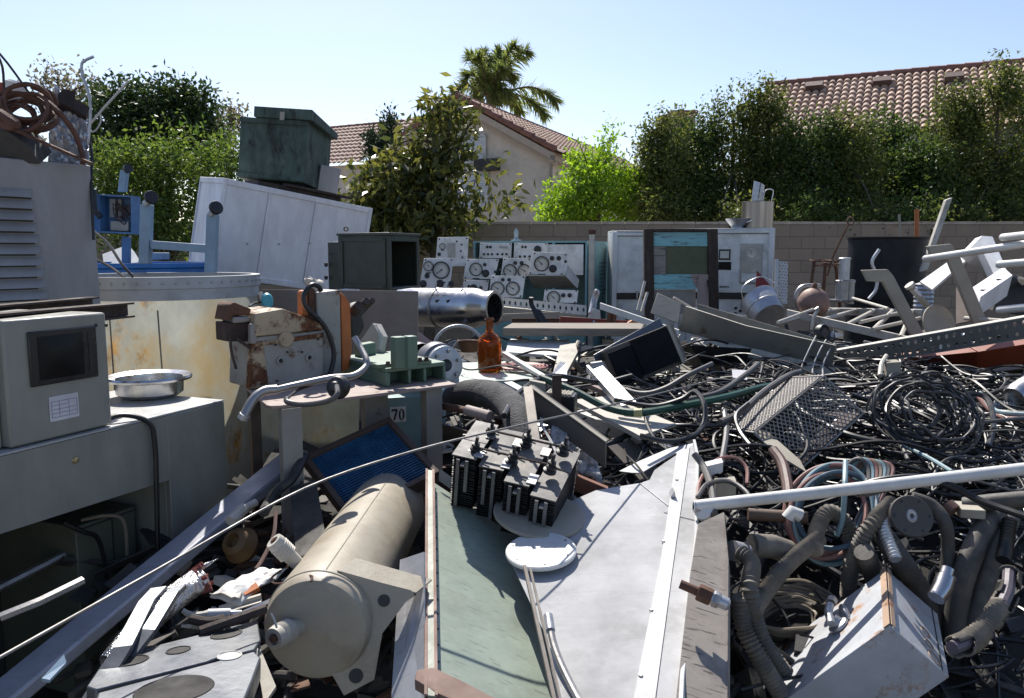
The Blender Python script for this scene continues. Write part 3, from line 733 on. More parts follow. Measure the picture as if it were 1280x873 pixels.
# ---- white racks
def rack(pts, label, kind):
    """pts: front bottom-left, bottom-right, top-right px with depth"""
    t = thing('equipment_rack', label, 'rack', 'white equipment racks against the wall')
    (x0, y0), (x1, y1), Y0, Y1, ytop, xside, Yside = pts
    a = P(x0, ytop, Y0); bq = P(x1, ytop, Y1); topz = a.z; d = V((bq.x - a.x, bq.y - a.y, 0)); W = d.length; d.normalize(); n = V((d.y, -d.x, 0)); n = n if n.y < 0 else -n
    D = .48; H = topz - .1; M = Matrix(((d.x, -n.x, 0, a.x), (d.y, -n.y, 0, a.y), (0, 0, 1, .1), (0, 0, 0, 1)))
    b = MB(M); f = .05
    b.box((0, 0, 0), (f, .05, H)); b.box((W - f, 0, 0), (W, .05, H)); b.box((f, 0, H - .045), (W - f, .05, H)); b.box((f, .002, 0), (W - f, .05, .08))
    b.build('frame', rack_white, t, bevel=.006)
    b = MB(M); b.box((0, .052, 0), (.012, D, H)); b.box((W - .012, .052, 0), (W, D, H)); b.box((.012, D - .012, 0), (W - .012, D, H)); b.box((0, .052, H), (W, D, H + .014)); b.build('shell', rack_white, t, bevel=.004)
    zs = H * .62
    b = MB(M); b.box((f + .003, .03, zs + .035), (W - f - .003, .045, H - .05)); up = b.build('upper_panel', panel_white, t, bevel=.003)
    b = MB(M); b.box((f + .003, .04, zs - .035), (W - f - .003, .05, zs + .03)); b.build('gap_strip', black_p, t)
    b = MB(M); b.box((f + .003, .06, .085), (W - f - .003, .075, zs - .04)); lo = b.build('lower_panel', panel_white, t, bevel=.003)
    def MM(x, z, y=.03): return M @ Matrix.Translation((x, y - .001, z)) @ Matrix.Rotation(R(90), 4, 'X')
    if kind == 0:
        gauge(lo, MM(W * .27, zs - .30, .06), .078, .8); gauge(lo, MM(W * .45, zs - .30, .06), .078, .8)
        b = MB(M); b.box((W * .31, .0, zs - .03), (W * .33, .03, zs + .06)); b.box((W * .3, -.004, zs + .03), (W * .34, .0, zs + .06)); b.build('latch', galv, t)
    else:
        gauge(lo, MM(W * .47, zs - .30, .06), .085, .8)
        for k in range(3): knob(lo, MM(W * .64 + (k % 2) * .05, zs - .14 - k * .03, .06), .017)
        bz = MB(M); bz.box((W * .67, .012, zs + .14), (W * .89, .029, H - .16)); z_ = bz.build('recorder', dull_steel, up, bevel=.005)
        b = MB(M); b.box((W * .69, .006, zs + .16), (W * .87, .012, zs + .25)); b.build('chart_slot', panel_white, z_)
        gauge(up, MM(W * .78, H - .26, .012), .05, .3, steel, dial_m)
        b = MB(M); b.box((W * .45, .02, H - .34), (W * .57, .029, H - .22)); mz = b.build('meter', black_dial, up)
        b = MB(M); b.box((W * .465, .014, H - .32), (W * .555, .02, H - .24)); b.build('meter_face', dial_m, mz)
        b = MB(M); b.box((W * .45, .018, H - .45), (W * .58, .029, H - .36)); b.build('display', screen_m, up)
        b = MB(M); b.box((W * .45, .02, zs + .06), (W * .58, .029, H - .47)); p_ = b.build('key_panel', rack_white, up)
        b = MB(M)
        for k in range(5): b.box((W * (.47 + k * .02), .014, zs + .09), (W * (.483 + k * .02), .02, zs + .11))
        b.build('keys', ink, p_)
        b = MB(M)
        for k in range(12): b.lathe([(0, .006), (.008, .005), (.009, 0)], MM(W * .615 + (k % 3 == 0) * .012, H - .14 - k * .04), 8)
        b.build('switches', ink, up)
    b = MB(M)
    for xx in (.06, .94):
        for zz in (zs + .08, H - .09, zs - .1): b.lathe([(0, .005), (.009, .004), (.01, 0)], MM(W * xx, zz, .03), 8)
    b.build('screws', ink, up)
    return t
rack(((766, 395), (866, 395), 9.2, 9.2, 290, 0, 0), 'left white equipment rack, half hidden by the dark wooden frame', 0)
rack(((845, 395), (968, 395), 9.2, 8.85, 287.5, 0, 0), 'right white equipment rack with a round recorder and a steel pot on top', 1)

# ---- dark wooden frame
t = thing('wooden_frame', 'dark weathered wooden frame with turquoise and olive panels leaning on the white racks', 'frame')
o = P(806, 394, 7.9); ex = P(899, 394, 7.9); up_ = P(808, 286, 8.05); M = frame(o, ex, up_); W = (ex - o).length; H = (up_ - o).length
b = MB(M); b.box((0, 0, -.5), (W * .13, .07, H)); b.build('post', wood_dark, t, bevel=.006)
b = MB(M); b.box((W * .865, 0, -.5), (W, .07, H)); b.build('post', wood_dark, t, bevel=.006)
b = MB(M); b.box((W * .13 + .002, .003, H * .965), (W * .865 - .002, .066, H)); b.build('top_rail', wood_dark, t, bevel=.004)
def board(name, x0, z0, x1, z1, mt, y=.02, th=.03):
    b = MB(M); b.box((W * x0, y, H * z0), (W * x1, y + th, H * z1)); return b.build(name, mt, t, bevel=.003)
board('plank', .132, .80, .863, .963, turq_flake)
board('panel', .30, .475, .863, .797, olive_board, .03)
board('panel', .132, .475, .298, .797, dusty_board, .03)
board('plank', .132, .30, .70, .473, turq_flake, .015)
board('plank', .132, .02, .70, .297, dusty_board, .04)
b = MB(M); b.plate([(W * .63, .01, H * .475), (W * .862, .01, H * .47), (W * .862, .01, H * .12), (W * .70, .01, H * .06), (W * .72, .01, H * .3), (W * .66, .01, H * .38)], .006, V((0, 1, 0))); b.build('torn_sheet', rust_pink, t)
b = MB(M); b.plate([(W * .84, -.02, H * .40), (W * .9, -.02, H * .42), (W * 1.0, -.01, H * -.05), (W * .93, -.01, H * -.1)], .02, V((0, 1, 0))); b.build('loose_slat', wood_dark, t)

# ---- things on the right rack
t = thing('stock_pot', 'shiny stainless pot with folded sheet inside on the right white rack', 'pot')
pc = P(946, 286.5, 9.15); pc.z = P(845, 287.5, 9.2).z + .017; rr = .175
b = MB(Matrix.Translation(pc)); b.lathe([(0, 0), (rr, 0), (rr, .29), (rr + .008, .295), (rr - .004, .295), (rr - .006, .01), (0, .01)], seg=64); b.build('pot_body', mat('pot_steel', (.42, .36, .32), .34, 1.0, var=.5, vs=1.5, stretch=(6, 6, .2), dirt=.2), t)
b = MB(Matrix.Translation(pc)); b.tube([(rr - .02, .02, .28), (rr, .02, .42), (rr - .09, .02, .42), (rr - .11, .02, .29)], .006, 6, smooth=3); b.build('handle', steel, t)
t = thing('folded_sheet', 'folded grey metal pieces sticking up out of the stainless pot', 'metal sheet')
b = MB(); a = pc + V((-.09, 0, .1))
b.plate([a + V((0, 0, 0)), a + V((.07, 0, 0)), a + V((.12, .03, .41)), a + V((.05, .03, .43))], .01); b.plate([a + V((.075, -.02, 0)), a + V((.13, .01, 0)), a + V((.17, .03, .38)), a + V((.125, 0, .40))], .01)
b.build('folded_sheet', galv, t)
t = thing('burner_dish', 'small grey metal dish beside the stainless pot on the rack', 'dish')
dc_ = pc + V((-.235, -.05, 0)); b = MB(Matrix.Translation(dc_)); b.lathe([(0, 0), (.07, 0), (.06, .03), (.12, .10), (.135, .105), (.13, .09), (.07, .02)], seg=28); b.build('dish', galv, t)
b = MB(Matrix.Translation(dc_)); b.tube([(.08, -.06, .06), (.13, -.09, .08), (.14, -.02, .1)], .012, 6, smooth=3); b.build('handle', steel, t)
t = tag(MB().plate([P(942, 388, 8.3), P(946, 338, 8.5), P(968, 362, 8.4), P(966, 386, 8.2)], .02).build('red_sheet', red_p, bevel=.003), 'bent red metal sheet standing before the right white rack', 'metal sheet')
b = MB(); a = P(968, 378, 8.2); ex = P(984, 380, 8.1) - a; ey = P(969, 324, 8.3) - a; b.perf(a + ex * .35, ex * .65, ey * .96, 3, 14, .28, .26, .004, True); b.edges(a, ex * .3, V((0, .01, 0)), ey)
tag(b.build('perforated_strip', white_paint), 'upright white perforated strip beside the red sheet', 'metal strip')

# ---- galvanised bucket
t = thing('bucket', 'dented galvanised bucket lying on its side below the red sheet', 'bucket')
a = P(962, 396, 6.4); M = aim(a, V((-.15, .55, .42)))
b = MB(M); b.lathe([(0, .0), (.125, 0), (.13, .01), (.14, .09), (.146, .095), (.143, .10), (.152, .2), (.158, .205), (.15, .2), (.12, .02), (0, .015)], seg=40); b.build('pail', galv, t)
b = MB(M); b.tube([(.15, 0, .19), (.16, .1, .26), (0, .17, .3), (-.16, .1, .26), (-.15, 0, .19)], .004, 6, smooth=4); b.build('handle', steel, t)

# ---- black drum
t = thing('oil_drum', 'black steel drum standing in front of the block wall', 'drum')
dc_ = P(1109, 297, 7.4); tz = dc_.z; rr = .33; cz = .3; H = tz - cz
b = MB(Matrix.Translation((dc_.x, dc_.y, cz)))
prof = [(0, 0), (rr, 0)]
for k in range(1, 40):
    z_ = H * k / 40; rib = .012 if min(abs(z_ - H * .36), abs(z_ - H * .68)) < .018 else 0
    prof.append((rr + rib, z_))
prof += [(rr, H - .02), (rr + .012, H - .015), (rr + .014, H), (rr - .004, H), (rr - .006, H - .3), (0, H - .32)]
b.lathe(prof, seg=56); b.build('drum_body', drum_black, t)

# ---- stand with rings, pole with ring, cylinders
t = thing('ring_stand', 'rusty iron stand with hoops and legs left of the black drum', 'stand')
b = MB()
for px, py in ((1026, 326), (1032, 332), (1040, 328)): b.torus(Matrix.Translation(P(px, py, 7.0)) @ Matrix.Rotation(R(random.uniform(-12, 12)), 4, 'X'), .085, .007, 28, 6)
b.build('hoops', rusty, t)
b = MB()
for px, bx in ((1018, 1010), (1032, 1028), (1044, 1050)): b.tube([P(px, 326, 7.0), P(bx, 385, 7.0)], .014, 6)
b.build('legs', rusty, t)
t = tag(MB().torus(aim(P(1063, 276.5, 7.1), V((.3, -1, .1))), .032, .008, 24, 8).tube([P(1060, 281, 7.1), P(1040, 323, 7.1), P(1034, 345, 7.1)], .009, 8).build('eye_rod', rusty), 'rusty rod with a ring at its top leaning left of the black drum', 'rod')
t = thing('filter_canister', 'stacked steel filter canister left of the black drum', 'canister')
for k, (px, py0, py1, r) in enumerate(((1055, 322, 350, .045), (1052, 350, 378, .055), (1062, 350, 380, .035))):
    a = P(px, py1, 6.9); e = P(px, py0, 6.9); b = MB(Matrix.Translation(a)); h = (e - a).length; b.lathe([(0, 0), (r, 0), (r, h * .9), (r * 1.15, h * .9), (r * 1.15, h * .96), (r * .9, h), (0, h)], seg=20); b.build('cylinder', dull_steel if k else galv, t)
b = MB(Matrix.Translation(P(1050, 377, 6.9))); b.lathe([(0, 0), (.11, 0), (.115, .015), (.02, .02)], seg=28); b.build('base_plate', steel, t)
t = tag(MB().tube([P(1000, 388, 6.3), P(995, 372, 6.3), P(1003, 359, 6.3), P(1025, 358, 6.3)], .02, 10, smooth=5).build('curved_pipe', dull_steel), 'curved steel pipe elbow arching over the rusty sphere', 'pipe')
t = thing('float_ball', 'rusty round float ball behind the ladder', 'ball')
b = MB(aim(P(1017, 379, 6.0), V((.1, -.2, 1)))); rr = .115
b.lathe([(rr * math.sin(math.pi * k / 20) + (.003 if k == 10 else 0), -rr * math.cos(math.pi * k / 20)) for k in range(21)], seg=36); b.build('ball', mat('ball_rust', (.24, .15, .12), .6, .2, var=.3, dirt=.3), t)
b = MB(aim(P(1017, 362, 6.0), V((.2, -.2, 1)))); b.lathe([(.02, 0), (.02, .03), (.01, .05), (0, .05)], seg=12); b.build('stud', rusty, t)
for px, py0, py1, w, mt_, lab in ((1146, 262, 300, .022, orange_p, 'orange rusty pole upright behind the black drum'), (1127, 268, 300, .013, tan_p, 'thin grey pole upright behind the black drum')):
    tag(MB().tube([P(px, py1 + 60, 8.0), P(px - 3 if w < .02 else px, py0, 8.0)], w, 8).build('pole', mt_), lab, 'pole')
# white leaning post (an open channel)
t = tag(MB().edges(P(1152, 340, 6.9), P(1183, 250, 7.0) - P(1152, 340, 6.9), V((.055, 0, .02)), V((.0, .05, 0))).build('post', off_white, bevel=.006), 'off white channel post leaning up right of the black drum', 'post')
t = tag(MB().tube([P(1086, 374, 6.0), P(1095, 362, 6.0), P(1096, 345, 6.0), P(1090, 328, 6.0), P(1099, 312, 6.0)], .013, 8, smooth=5).build('bent_conduit', galv), 'thin bent conduit curving up in front of the black drum', 'conduit')
t = thing('pipe_stub', 'short taped pipe stub with flanged end leaning before the drum', 'pipe')
a = P(1160, 384, 5.6); e = P(1138, 358, 5.6); MB().tube([a, e], .022, 12).build('pipe', tan_p, t).parent
MB().tube([a.lerp(e, .5), a.lerp(e, .85)], .0235, 12).build('tape', galv, t); MB().tube([a.lerp(e, .97), a.lerp(e, 1.08)], .034, 14).build('flange', off_white, t)
b = MB(Matrix.Translation(P(1154, 382, 6.6)))
b.lathe([(.0, -.06)] + [(.07 + (.008 if k % 2 else 0), -.06 + .018 * k) for k in range(14)] + [(0, .20)], seg=24); tag(b.build('ribbed_canister', galv), 'ribbed grey canister right beside the black drum', 'canister')
# tan dish
t = thing('disc_plate', 'tan round plate standing on edge between the two brackets', 'disc')
b = MB(aim(P(1174, 404, 5.0), V((.25, -1, .35)))); b.lathe([(0, 0), (.112, .0), (.118, .004), (.118, -.006), (0, -.006)], seg=44); b.build('plate', tan_p, t)
# L brackets
for pts, lab, Y in (([(1078, 338), (1110, 337), (1117, 345), (1158, 423), (1142, 424), (1104, 353), (1085, 352)], 'tan angle bracket standing in front of the black drum', 4.9), ([(1160, 308), (1189, 305), (1200, 320), (1235, 404), (1219, 407), (1184, 322), (1166, 322)], 'tan angle bracket standing under the long white pipe', 4.9)):
    b = MB(); b.plate([P(x, y, Y) for x, y in pts], .045, V((.15, 1, 0)))
    o_ = b.build('angle_bracket', tan_p, bevel=.003); tag(o_, lab, 'bracket', 'angle brackets in the right heap')
# white pipes
for (x0, y0, Y0, x1, y1, Y1, r, lab) in ((1156, 324, 4.75, 1310, 301, 4.2, .021, 'longest white pipe crossing over the rear angle bracket'), (1253, 297, 4.4, 1310, 291, 4.1, .020, 'uppermost white pipe at the right edge of the photo'),
        (1248, 331, 4.3, 1310, 326, 4.1, .020, 'short white pipe end just below the longest one'), (1248, 388, 4.3, 1310, 382, 4.1, .021, 'lowest white pipe resting above the perforated beam')):
    t = thing('white_pipe', lab, 'pipe', 'white pipes at the right edge'); a = P(x0, y0, Y0); e = P(x1, y1, Y1); d = (e - a).normalized()
    b = MB(); b.tube([a - d * .006, a, e], [r * .8, r, r], 16); b.build('pipe', white_paint, t)
    b = MB(); b.lathe([(0, 0), (r * .8, 0), (r * .9, -.004)], aim(a - d * .008, -d), 16); b.build('end_cap', off_white, t)
# white boxes behind
t = thing('metal_housing', 'pale metal box leaning behind the white pipes', 'box')
b = MB(); b.plate([P(1205, 318, 5.8), P(1227, 295, 5.9), P(1241, 296, 5.9), P(1262, 345, 5.5), P(1245, 350, 5.5), P(1228, 312, 5.6)], .14, V((.2, .9, -.1))); b.build('housing', rack_white, t, bevel=.004)
b = MB(); b.plate([P(1150, 352, 5.9), P(1215, 306, 6.1), P(1227, 297, 6.1), P(1228, 308, 6.0), P(1165, 362, 5.8)], .02); b.build('cover', cont_white, t)
t = thing('sheet_box', 'lavender white sheet box tilted in front of the pale metal box', 'box')
o = P(1226, 371, 4.95); ex = P(1266, 344, 5.2); ey = P(1215, 361, 5.1); M3 = [(ex - o), (P(1253, 340, 5.4) - ex), V((.03, .10, -.18))]
b = MB(); b.edges(o, ex - o, P(1216, 359, 5.25) - o, V((-.01, .03, -.14))); b.build('box_shell', cont_white, t, bevel=.004)
b = MB()
for k in (.25, .75):
    p = o.lerp(ex, k) + V((-.02, .06, .003)); b.tube([p, p + V((.035, -.01, .0)), p + V((.04, -.02, -.02))], .005, 6)
b.build('slots', ink, t)
t = tag(MB().plate([P(1195, 360, 5.5), P(1222, 372, 5.1), P(1228, 398, 5.1), P(1195, 405, 5.4)], .03).build('panel', board_brown), 'brown board slanting behind the rear angle bracket', 'board')
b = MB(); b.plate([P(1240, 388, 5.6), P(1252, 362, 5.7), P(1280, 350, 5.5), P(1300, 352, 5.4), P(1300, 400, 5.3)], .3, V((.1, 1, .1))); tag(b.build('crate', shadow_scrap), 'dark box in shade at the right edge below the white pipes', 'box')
# ladder and rails
t = thing('metal_ladder', 'pale metal ladder lying on the heap before the black drum', 'ladder')
rails = ((984, 387, 6.1, 1150, 424, 4.9), (1035, 385, 6.3, 1153, 387, 5.6))
for (x0, y0, Y0, x1, y1, Y1) in rails:
    a = P(x0, y0, Y0); e = P(x1, y1, Y1); b = MB(); b.edges(a, e - a, V((0, 0, -.055)), V((.01, .03, 0))); b.build('rail', off_white, t, bevel=.003)
a0, e0, a1, e1 = P(984, 390, 6.1), P(1150, 427, 4.9), P(1035, 387, 6.3), P(1153, 390, 5.6)
for k in range(5):
    s_ = .12 + k * .19; b = MB(); b.tube([a0.lerp(e0, s_), a1.lerp(e1, s_ + .02)], .016, 8); b.build('rung', off_white, t)
for (x0, y0, Y0, x1, y1, Y1, r, lab) in ((1066, 373, 6.2, 1110, 386, 5.6, .011, 'thin white tube crossing in front of the drum base'), (972, 403, 5.2, 1016, 387, 5.6, .011, 'thin white rod at the left end of the ladder'), (1075, 403, 5.4, 1130, 390, 5.7, .014, 'grey rail lying across the ladder rungs'),
        (1090, 412, 5.2, 1150, 398, 5.5, .014, 'second grey rail beside the ladder rungs'), (1206, 398, 5.0, 1290, 404, 4.6, .013, 'slim white rail above the perforated beam')):
    tag(MB().tube([P(x0, y0, Y0), P(x1, y1, Y1)], r, 8).build('rail', off_white), lab, 'rail')
t = thing('pulley', 'dark pulley wheel with a curved hook at the foot of the ladder', 'pulley')
b = MB(aim(P(1028, 417, 5.0), V((.6, -.9, .2)))); b.lathe([(0, .02), (.03, .02), (.04, .012), (.055, .02), (.06, .0), (.055, -.02), (0, -.02)], seg=28); b.build('wheel', black_p, t)
b = MB(); b.tube([P(1015, 412, 5.0), P(1017, 398, 5.0), P(1023, 386, 5.0), P(1019, 388, 5.0)], .012, 8, smooth=4); b.build('hook', dull_steel, t)

# ---- perforated beam
t = thing('perforated_beam', 'long grey perforated slotted beam crossing above the orange panel', 'beam')
a = P(1046, 439, 4.7); e = P(1300, 394, 3.9); dn = P(1300, 420, 3.9) - e
b = MB(); b.perf(a, e - a, dn, 34, 1, .25, .16, .003); 
b = MB(); w = e - a; b.perf(a, w, dn * .5, 26, 1, .22, .26, .003, True); b.perf(a + dn * .5 - w / 26 * .0, w, dn * .5, 26, 1, .22, .26, .003, False); b.build('web', mat('beam_grey', (.115, .118, .115), .5, .3, rust=.25, rs=10, dirt=.3), t)
b = MB(); b.edges(a, w, V((.02, .05, .004)), V((0, 0, .004))); b.build('top_flange', off_white, t)
b = MB(); b.edges(a + dn, w, V((.02, .05, .0)), V((0, 0, -.004))); b.build('bottom_flange', mat('beam_grey_dark', (.2, .2, .19), .5), t)
# ---- orange panel
t = thing('orange_housing', 'orange red metal housing lying under the perforated beam', 'panel')
b = MB(); b.plate([P(1128, 449, 4.78), P(1222, 440, 4.5), P(1222, 461, 4.56), P(1150, 452, 4.8)], .12, V((.1, 1, .15))); b.build('panel_section', orange_box, t, bevel=.004)
b = MB(); b.plate([P(1223, 440, 4.5), P(1310, 426, 4.32), P(1310, 452, 4.4), P(1223, 461, 4.555)], .12, V((.1, 1, .15))); b.build('panel_section', orange_box, t, bevel=.004)
b = MB(); b.plate([P(1125, 449, 4.85), P(1150, 454, 4.78), P(1223, 463, 4.5), P(1310, 454, 4.36), P(1310, 457, 4.36), P(1223, 467, 4.5)], .01); b.build('lip', rust_pink, t)

# ---- long grey trough
t = thing('channel_trough', 'long grey bent channel trough sloping down to the right', 'channel')
a0 = P(857, 383, 5.2); a1 = P(1044, 432, 4.32); b0 = P(848, 413, 5.3); b1 = P(1040, 459, 4.42)
trm = mat('trough_grey', (.21, .205, .18), .5, .15, rust=.34, rs=4, rc=(.10, .07, .035), dirt=.3)
b = MB(); b.plate([a0, a0.lerp(a1, .45) + V((0, 0, -.022)), a1, b1, b0.lerp(b1, .5) + V((0, -.02, -.012)), b0], .006); b.build('front_wall', trm, t)
c0 = P(872, 380, 5.75); c1 = P(1046, 431, 4.85)
b = MB(); b.plate([b0 + V((0, .01, 0)), b1 + V((0, .01, 0)), c1 - V((0, 0, .10)), c0 - V((0, 0, .10))], .005); b.plate([c0 - V((0, 0, .10)), c1 - V((0, 0, .10)), c1, c0], .005); b.build('back_wall', trm, t)
b = MB(); b.tube([P(842, 372, 5.3), P(876, 392, 5.4)], .008, 6); b.build('edge_strip', off_white, t)
b = MB(); b.plate([b0 + V((.03, -.03, -.005)), b1 + V((0, -.03, -.0)), b1 + V((0, -.08, -.06)), b0.lerp(b1, .4) + V((0, -.03, -.06))], .006); b.build('lower_flange', off_white, t)
t = thing('cable_tie', 'three pale wire ties looped over the right end of the trough', 'wire')
for dx in (0, 14, 26):
    b = MB(); b.tube([P(1020 + dx * .9, 420 + dx * .35, 4.45), P(1012 + dx, 436, 4.35), P(1003 + dx, 456, 4.3), P(1000 + dx * 1.1, 470, 4.2)], .004, 5, smooth=4); b.build('tie', wire_light, t)
t = tag(MB().plate([P(822, 366, 5.7), P(851, 379, 5.6), P(848, 404, 5.5), P(813, 391, 5.6)], .01).build('bent_sheet', tan_p, bevel=.002), 'small grey bent sheet in front of the wooden frame', 'metal sheet')
b = MB(); a = P(750, 379, 5.35); e = P(849, 413, 5.15); b.edges(a, e - a, V((0, 0, -.042)), V((.0, .006, 0))); b.edges(a + V((0, .007, 0)), e - a, V((.01, .04, .0)), V((0, 0, -.005)))
tag(b.build('angle_bar', white_paint), 'long white angle bar sloping down to the trough', 'bar')
for (x0, y0, x1, y1, Y, lab) in ((797, 388, 806, 352, 6.9, 'thin cream strip leaning on the left post of the wooden frame'), (802, 390, 809, 366, 6.9, 'second short cream strip leaning on the wooden frame'), (868, 386, 942, 398, 6.6, 'brown strip lying behind the trough'), (975, 404, 1012, 394, 5.9, 'white strip leading from the bucket to the ladder')):
    tag(MB().tube([P(x0, y0, Y), P(x1, y1, Y + .1)], .014, 4).build('strip', off_white), lab, 'strip')

# ---- black speaker box
t = thing('speaker_cabinet', 'tilted black two panel cabinet half buried in the cables', 'cabinet')
o = P(777, 486, 4.15); ex = P(853, 455, 4.2); up_ = P(753, 447, 4.18); M = frame(o, ex, up_); W = (ex - o).length; H = (up_ - o).length * 1.03
b = MB(M); b.box((0, .02, 0), (W, .34, H * 1.12)); b.build('cabinet_body', mat('cabinet_brown', (.10, .085, .07), .7, dirt=.3), t, bevel=.004)
b = MB(M); b.box((.004, 0, .01), (W * .38, .018, H * 1.0)); b.build('front_panel', mat('black_cloth', (.009, .0095, .011), .85, dirt=.05, spec=.2, bump=.3, bs=200), t, bevel=.003)
b = MB(M); b.box((W * .395, -.004, .02), (W * .985, .018, H * 1.1)); b.build('front_panel', MATS['black_cloth'], t, bevel=.003)
b = MB(M); b.box((W, -.006, 0), (W + .018, .34, H * 1.12)); b.build('edge_strip', tan_p, t)
b = MB(M); b.box((W + .03, .05, .02), (W + .05, .34, H * 1.1)); b.build('side_board', wood_grey, t)
b = MB(); a = P(741, 444, 4.3); e = P(824, 398, 4.55); b.edges(a, e - a, V((.02, -.02, -.05)), V((.01, .02, .0))); tag(b.build('trim_bar', duct_grey, bevel=.003), 'grey trim bar resting on the top edge of the black cabinet', 'bar')

# ---- wooden bench slab
t = thing('plank_bench', 'grey weathered wooden slab on posts behind the amber bottle', 'bench')
q = [P(628, 411, 5.5), P(640, 406, 5.9), P(806, 407, 5.9), P(802, 412, 5.45)]
zt = P(628, 412, 5.5).z
b = MB(); b.plate([V((v.x, v.y, zt + .01)) for v in q], .055, V((0, 0, -1))); b.build('slab', wood_grey, t, bevel=.006)
for px in (655, 760):
    b = MB(); a = P(px, 424, 5.6); b.tube([a, V((a.x, a.y, .8))], .04, 10); b.build('post', tan_p, t)
for (x0, y0, x1, y1, Y, h, lab, mt_) in ((700, 398, 792, 404, 6.3, .05, 'dark red steel beam behind the wooden slab', red_p), (640, 400, 700, 400, 6.5, .04, 'rusty brown beam end behind the wooden slab', rusty), (600, 396, 700, 392, 6.8, .05, 'tan rail behind the steel vessel', tan_p)):
    b = MB(); a = P(x0, y0, Y); e = P(x1, y1, Y); b.edges(a, e - a, V((0, .06, 0)), V((0, 0, -h))); b.edges(a + V((0, .0, h * .3)), e - a, V((0, .01, 0)), V((0, 0, -h * .29))); tag(b.build('steel_beam', mt_, bevel=.003), lab, 'beam')
b = MB(); b.tube([P(664, 372, 6.2), P(665, 382, 6.2), P(678, 404, 6.1)], .018, 8, smooth=3); b.plate([P(664, 384, 6.15), P(676, 388, 6.15), P(688, 408, 6.1), P(674, 408, 6.1)], .03); tag(b.build('iron_hook', black_p), 'dark iron hook standing before the perforated strip', 'hook')
b = MB(); b.tube([P(742, 404, 6.3), P(744, 380, 6.4), P(748, 366, 6.4), P(744, 364, 6.4), P(741, 375, 6.4), P(737, 392, 6.3)], .013, 8, smooth=4); b.plate([P(735, 398, 6.3), P(741, 386, 6.3), P(750, 388, 6.3), P(751, 400, 6.3)], .02); tag(b.build('clevis', galv), 'pale grey clevis standing in front of the turquoise door', 'clevis')
tag(MB().tube([P(761, 404, 6.0), P(763, 390, 6.0), P(768, 392, 6.0), P(766, 405, 6.0)], .018, 8, smooth=4).build('bracket', rusty), 'rusty loop bracket on the dark red beam', 'bracket')
b = MB(); b.plate([P(785, 404, 6.0), P(793, 399, 6.0), P(803, 399, 6.0), P(802, 407, 6.0), P(786, 408, 6.0)], .06); tag(b.build('orange_scrap', orange_p), 'small orange casting beside the dark red beam', 'scrap')
# ---- stainless vessel
mat('hole_dark_v', (.02, .019, .018), .6)
t = thing('steel_vessel', 'polished stainless cylinder vessel lying with its open collar to the right', 'vessel')
a = P(500, 384, 6.9); e = P(612, 385.5, 6.45); M = aim(a, e - a); Ln = (e - a).length; rr = .163
b = MB(M); b.lathe([(0, 0), (rr * .9, 0), (rr, .03), (rr, Ln * .82), (rr * .97, Ln * .88), (rr * .84, Ln * .94), (rr * .78, Ln), (rr * .86, Ln + .005), (rr * .86, Ln + .05), (rr * .72, Ln + .05), (rr * .70, Ln - .02)], seg=56); b.build('shell', stainless, t)
b = MB(M); b.lathe([(rr * .715, Ln + .045), (rr * .705, Ln * .35), (0, Ln * .35)], seg=40); b.build('inner_shade', MATS['hole_dark_v'], t)  # dark inner wall painted for the shade inside the open collar
b = MB(M); b.lathe([(rr + .003, Ln * .45), (rr + .006, Ln * .455), (rr + .006, Ln * .47), (rr + .003, Ln * .475)], seg=48); b.build('weld_band', dull_steel, t)
for k in (.42, .72):
    b = MB(); p = a.lerp(e, k) + V((0, -.06, rr * .93)); b.box(p - V((.02, .02, .03)), p + V((.02, .02, .005))); b.tube([p, p + V((.01, 0, .06))], .006, 6); b.build('clip', galv, t)
b = MB()
for k in (.5, .62): 
    p = a.lerp(e, k) + V((0, -rr * .9, rr * .40)); b.box(p - V((.05, .012, .012)), p + V((.05, .006, .012)))
b.build('name_plate', ink, t)
b = MB(); b.torus(aim(P(574, 440, 5.6), V((.25, -1, .25))), .185, .012, 48, 8); tag(b.build('hoop', galv), 'grey tube hoop leaning under the steel vessel', 'hoop')
b = MB(Matrix.Translation(P(586, 440, 5.3))); b.lathe([(0, 0), (.05, 0), (.075, .07), (.08, .075), (.07, .07), (.045, .01), (0, .01)], seg=28); tag(b.build('rusty_bowl', rusty), 'small rusty red bowl left of the amber bottle', 'bowl')
b = MB(); b.plate([P(520, 412, 5.0), P(549, 434, 4.9), P(535, 440, 4.8), P(519, 440, 4.8)], .12); tag(b.build('rusty_plate', mat('pink_rust_plate', (.30, .19, .155), .7, dirt=.2)), 'pinkish brown plate corner beside the brown hardboard', 'plate')
# ================================================================== LEFT SIDE
# ---- white container and green copper box
t = thing('storage_container', 'big white metal storage box tipped to the right, green copper box on top', 'container')
o = P(262, 345, 6.3); ex = P(455, 372, 6.98); up_ = P(277, 222, 6.3); M = frame(o, ex, up_); H = (up_ - o).length; W = (P(462, 263, 6.98) - up_).length
D = .95
b = MB(M); b.box((.012, .012, .012), (W - .012, D, H - .012)); b.build('body', cont_white, t, bevel=.004)
b = MB(M)
for x in (0, W - .03): b.box((x, 0, 0), (x + .03, .03, H))
b.box((.031, 0, 0), (W - .031, .03, .045)); b.box((.031, 0, H - .045), (W - .031, .03, H))
b.box((0, .031, H - .045), (.03, D, H)); b.box((0, .031, 0), (.03, D, .045)); b.box((0, D - .03, .046), (.03, D, H - .046)); b.box((W - .03, .031, H - .045), (W, D, H))
b.build('edge_frame', cont_white, t, bevel=.004)
b = MB(M)
for x in (W * .29, W * .60): b.box((x, .002, .046), (x + .022, .02, H - .046))
b.build('seam_strip', cont_white, t, bevel=.003)
b = MB(M)
for x in (W * .287, W * .597): b.box((x - .0012, .010, .046), (x + .0012, .0115, H - .046))
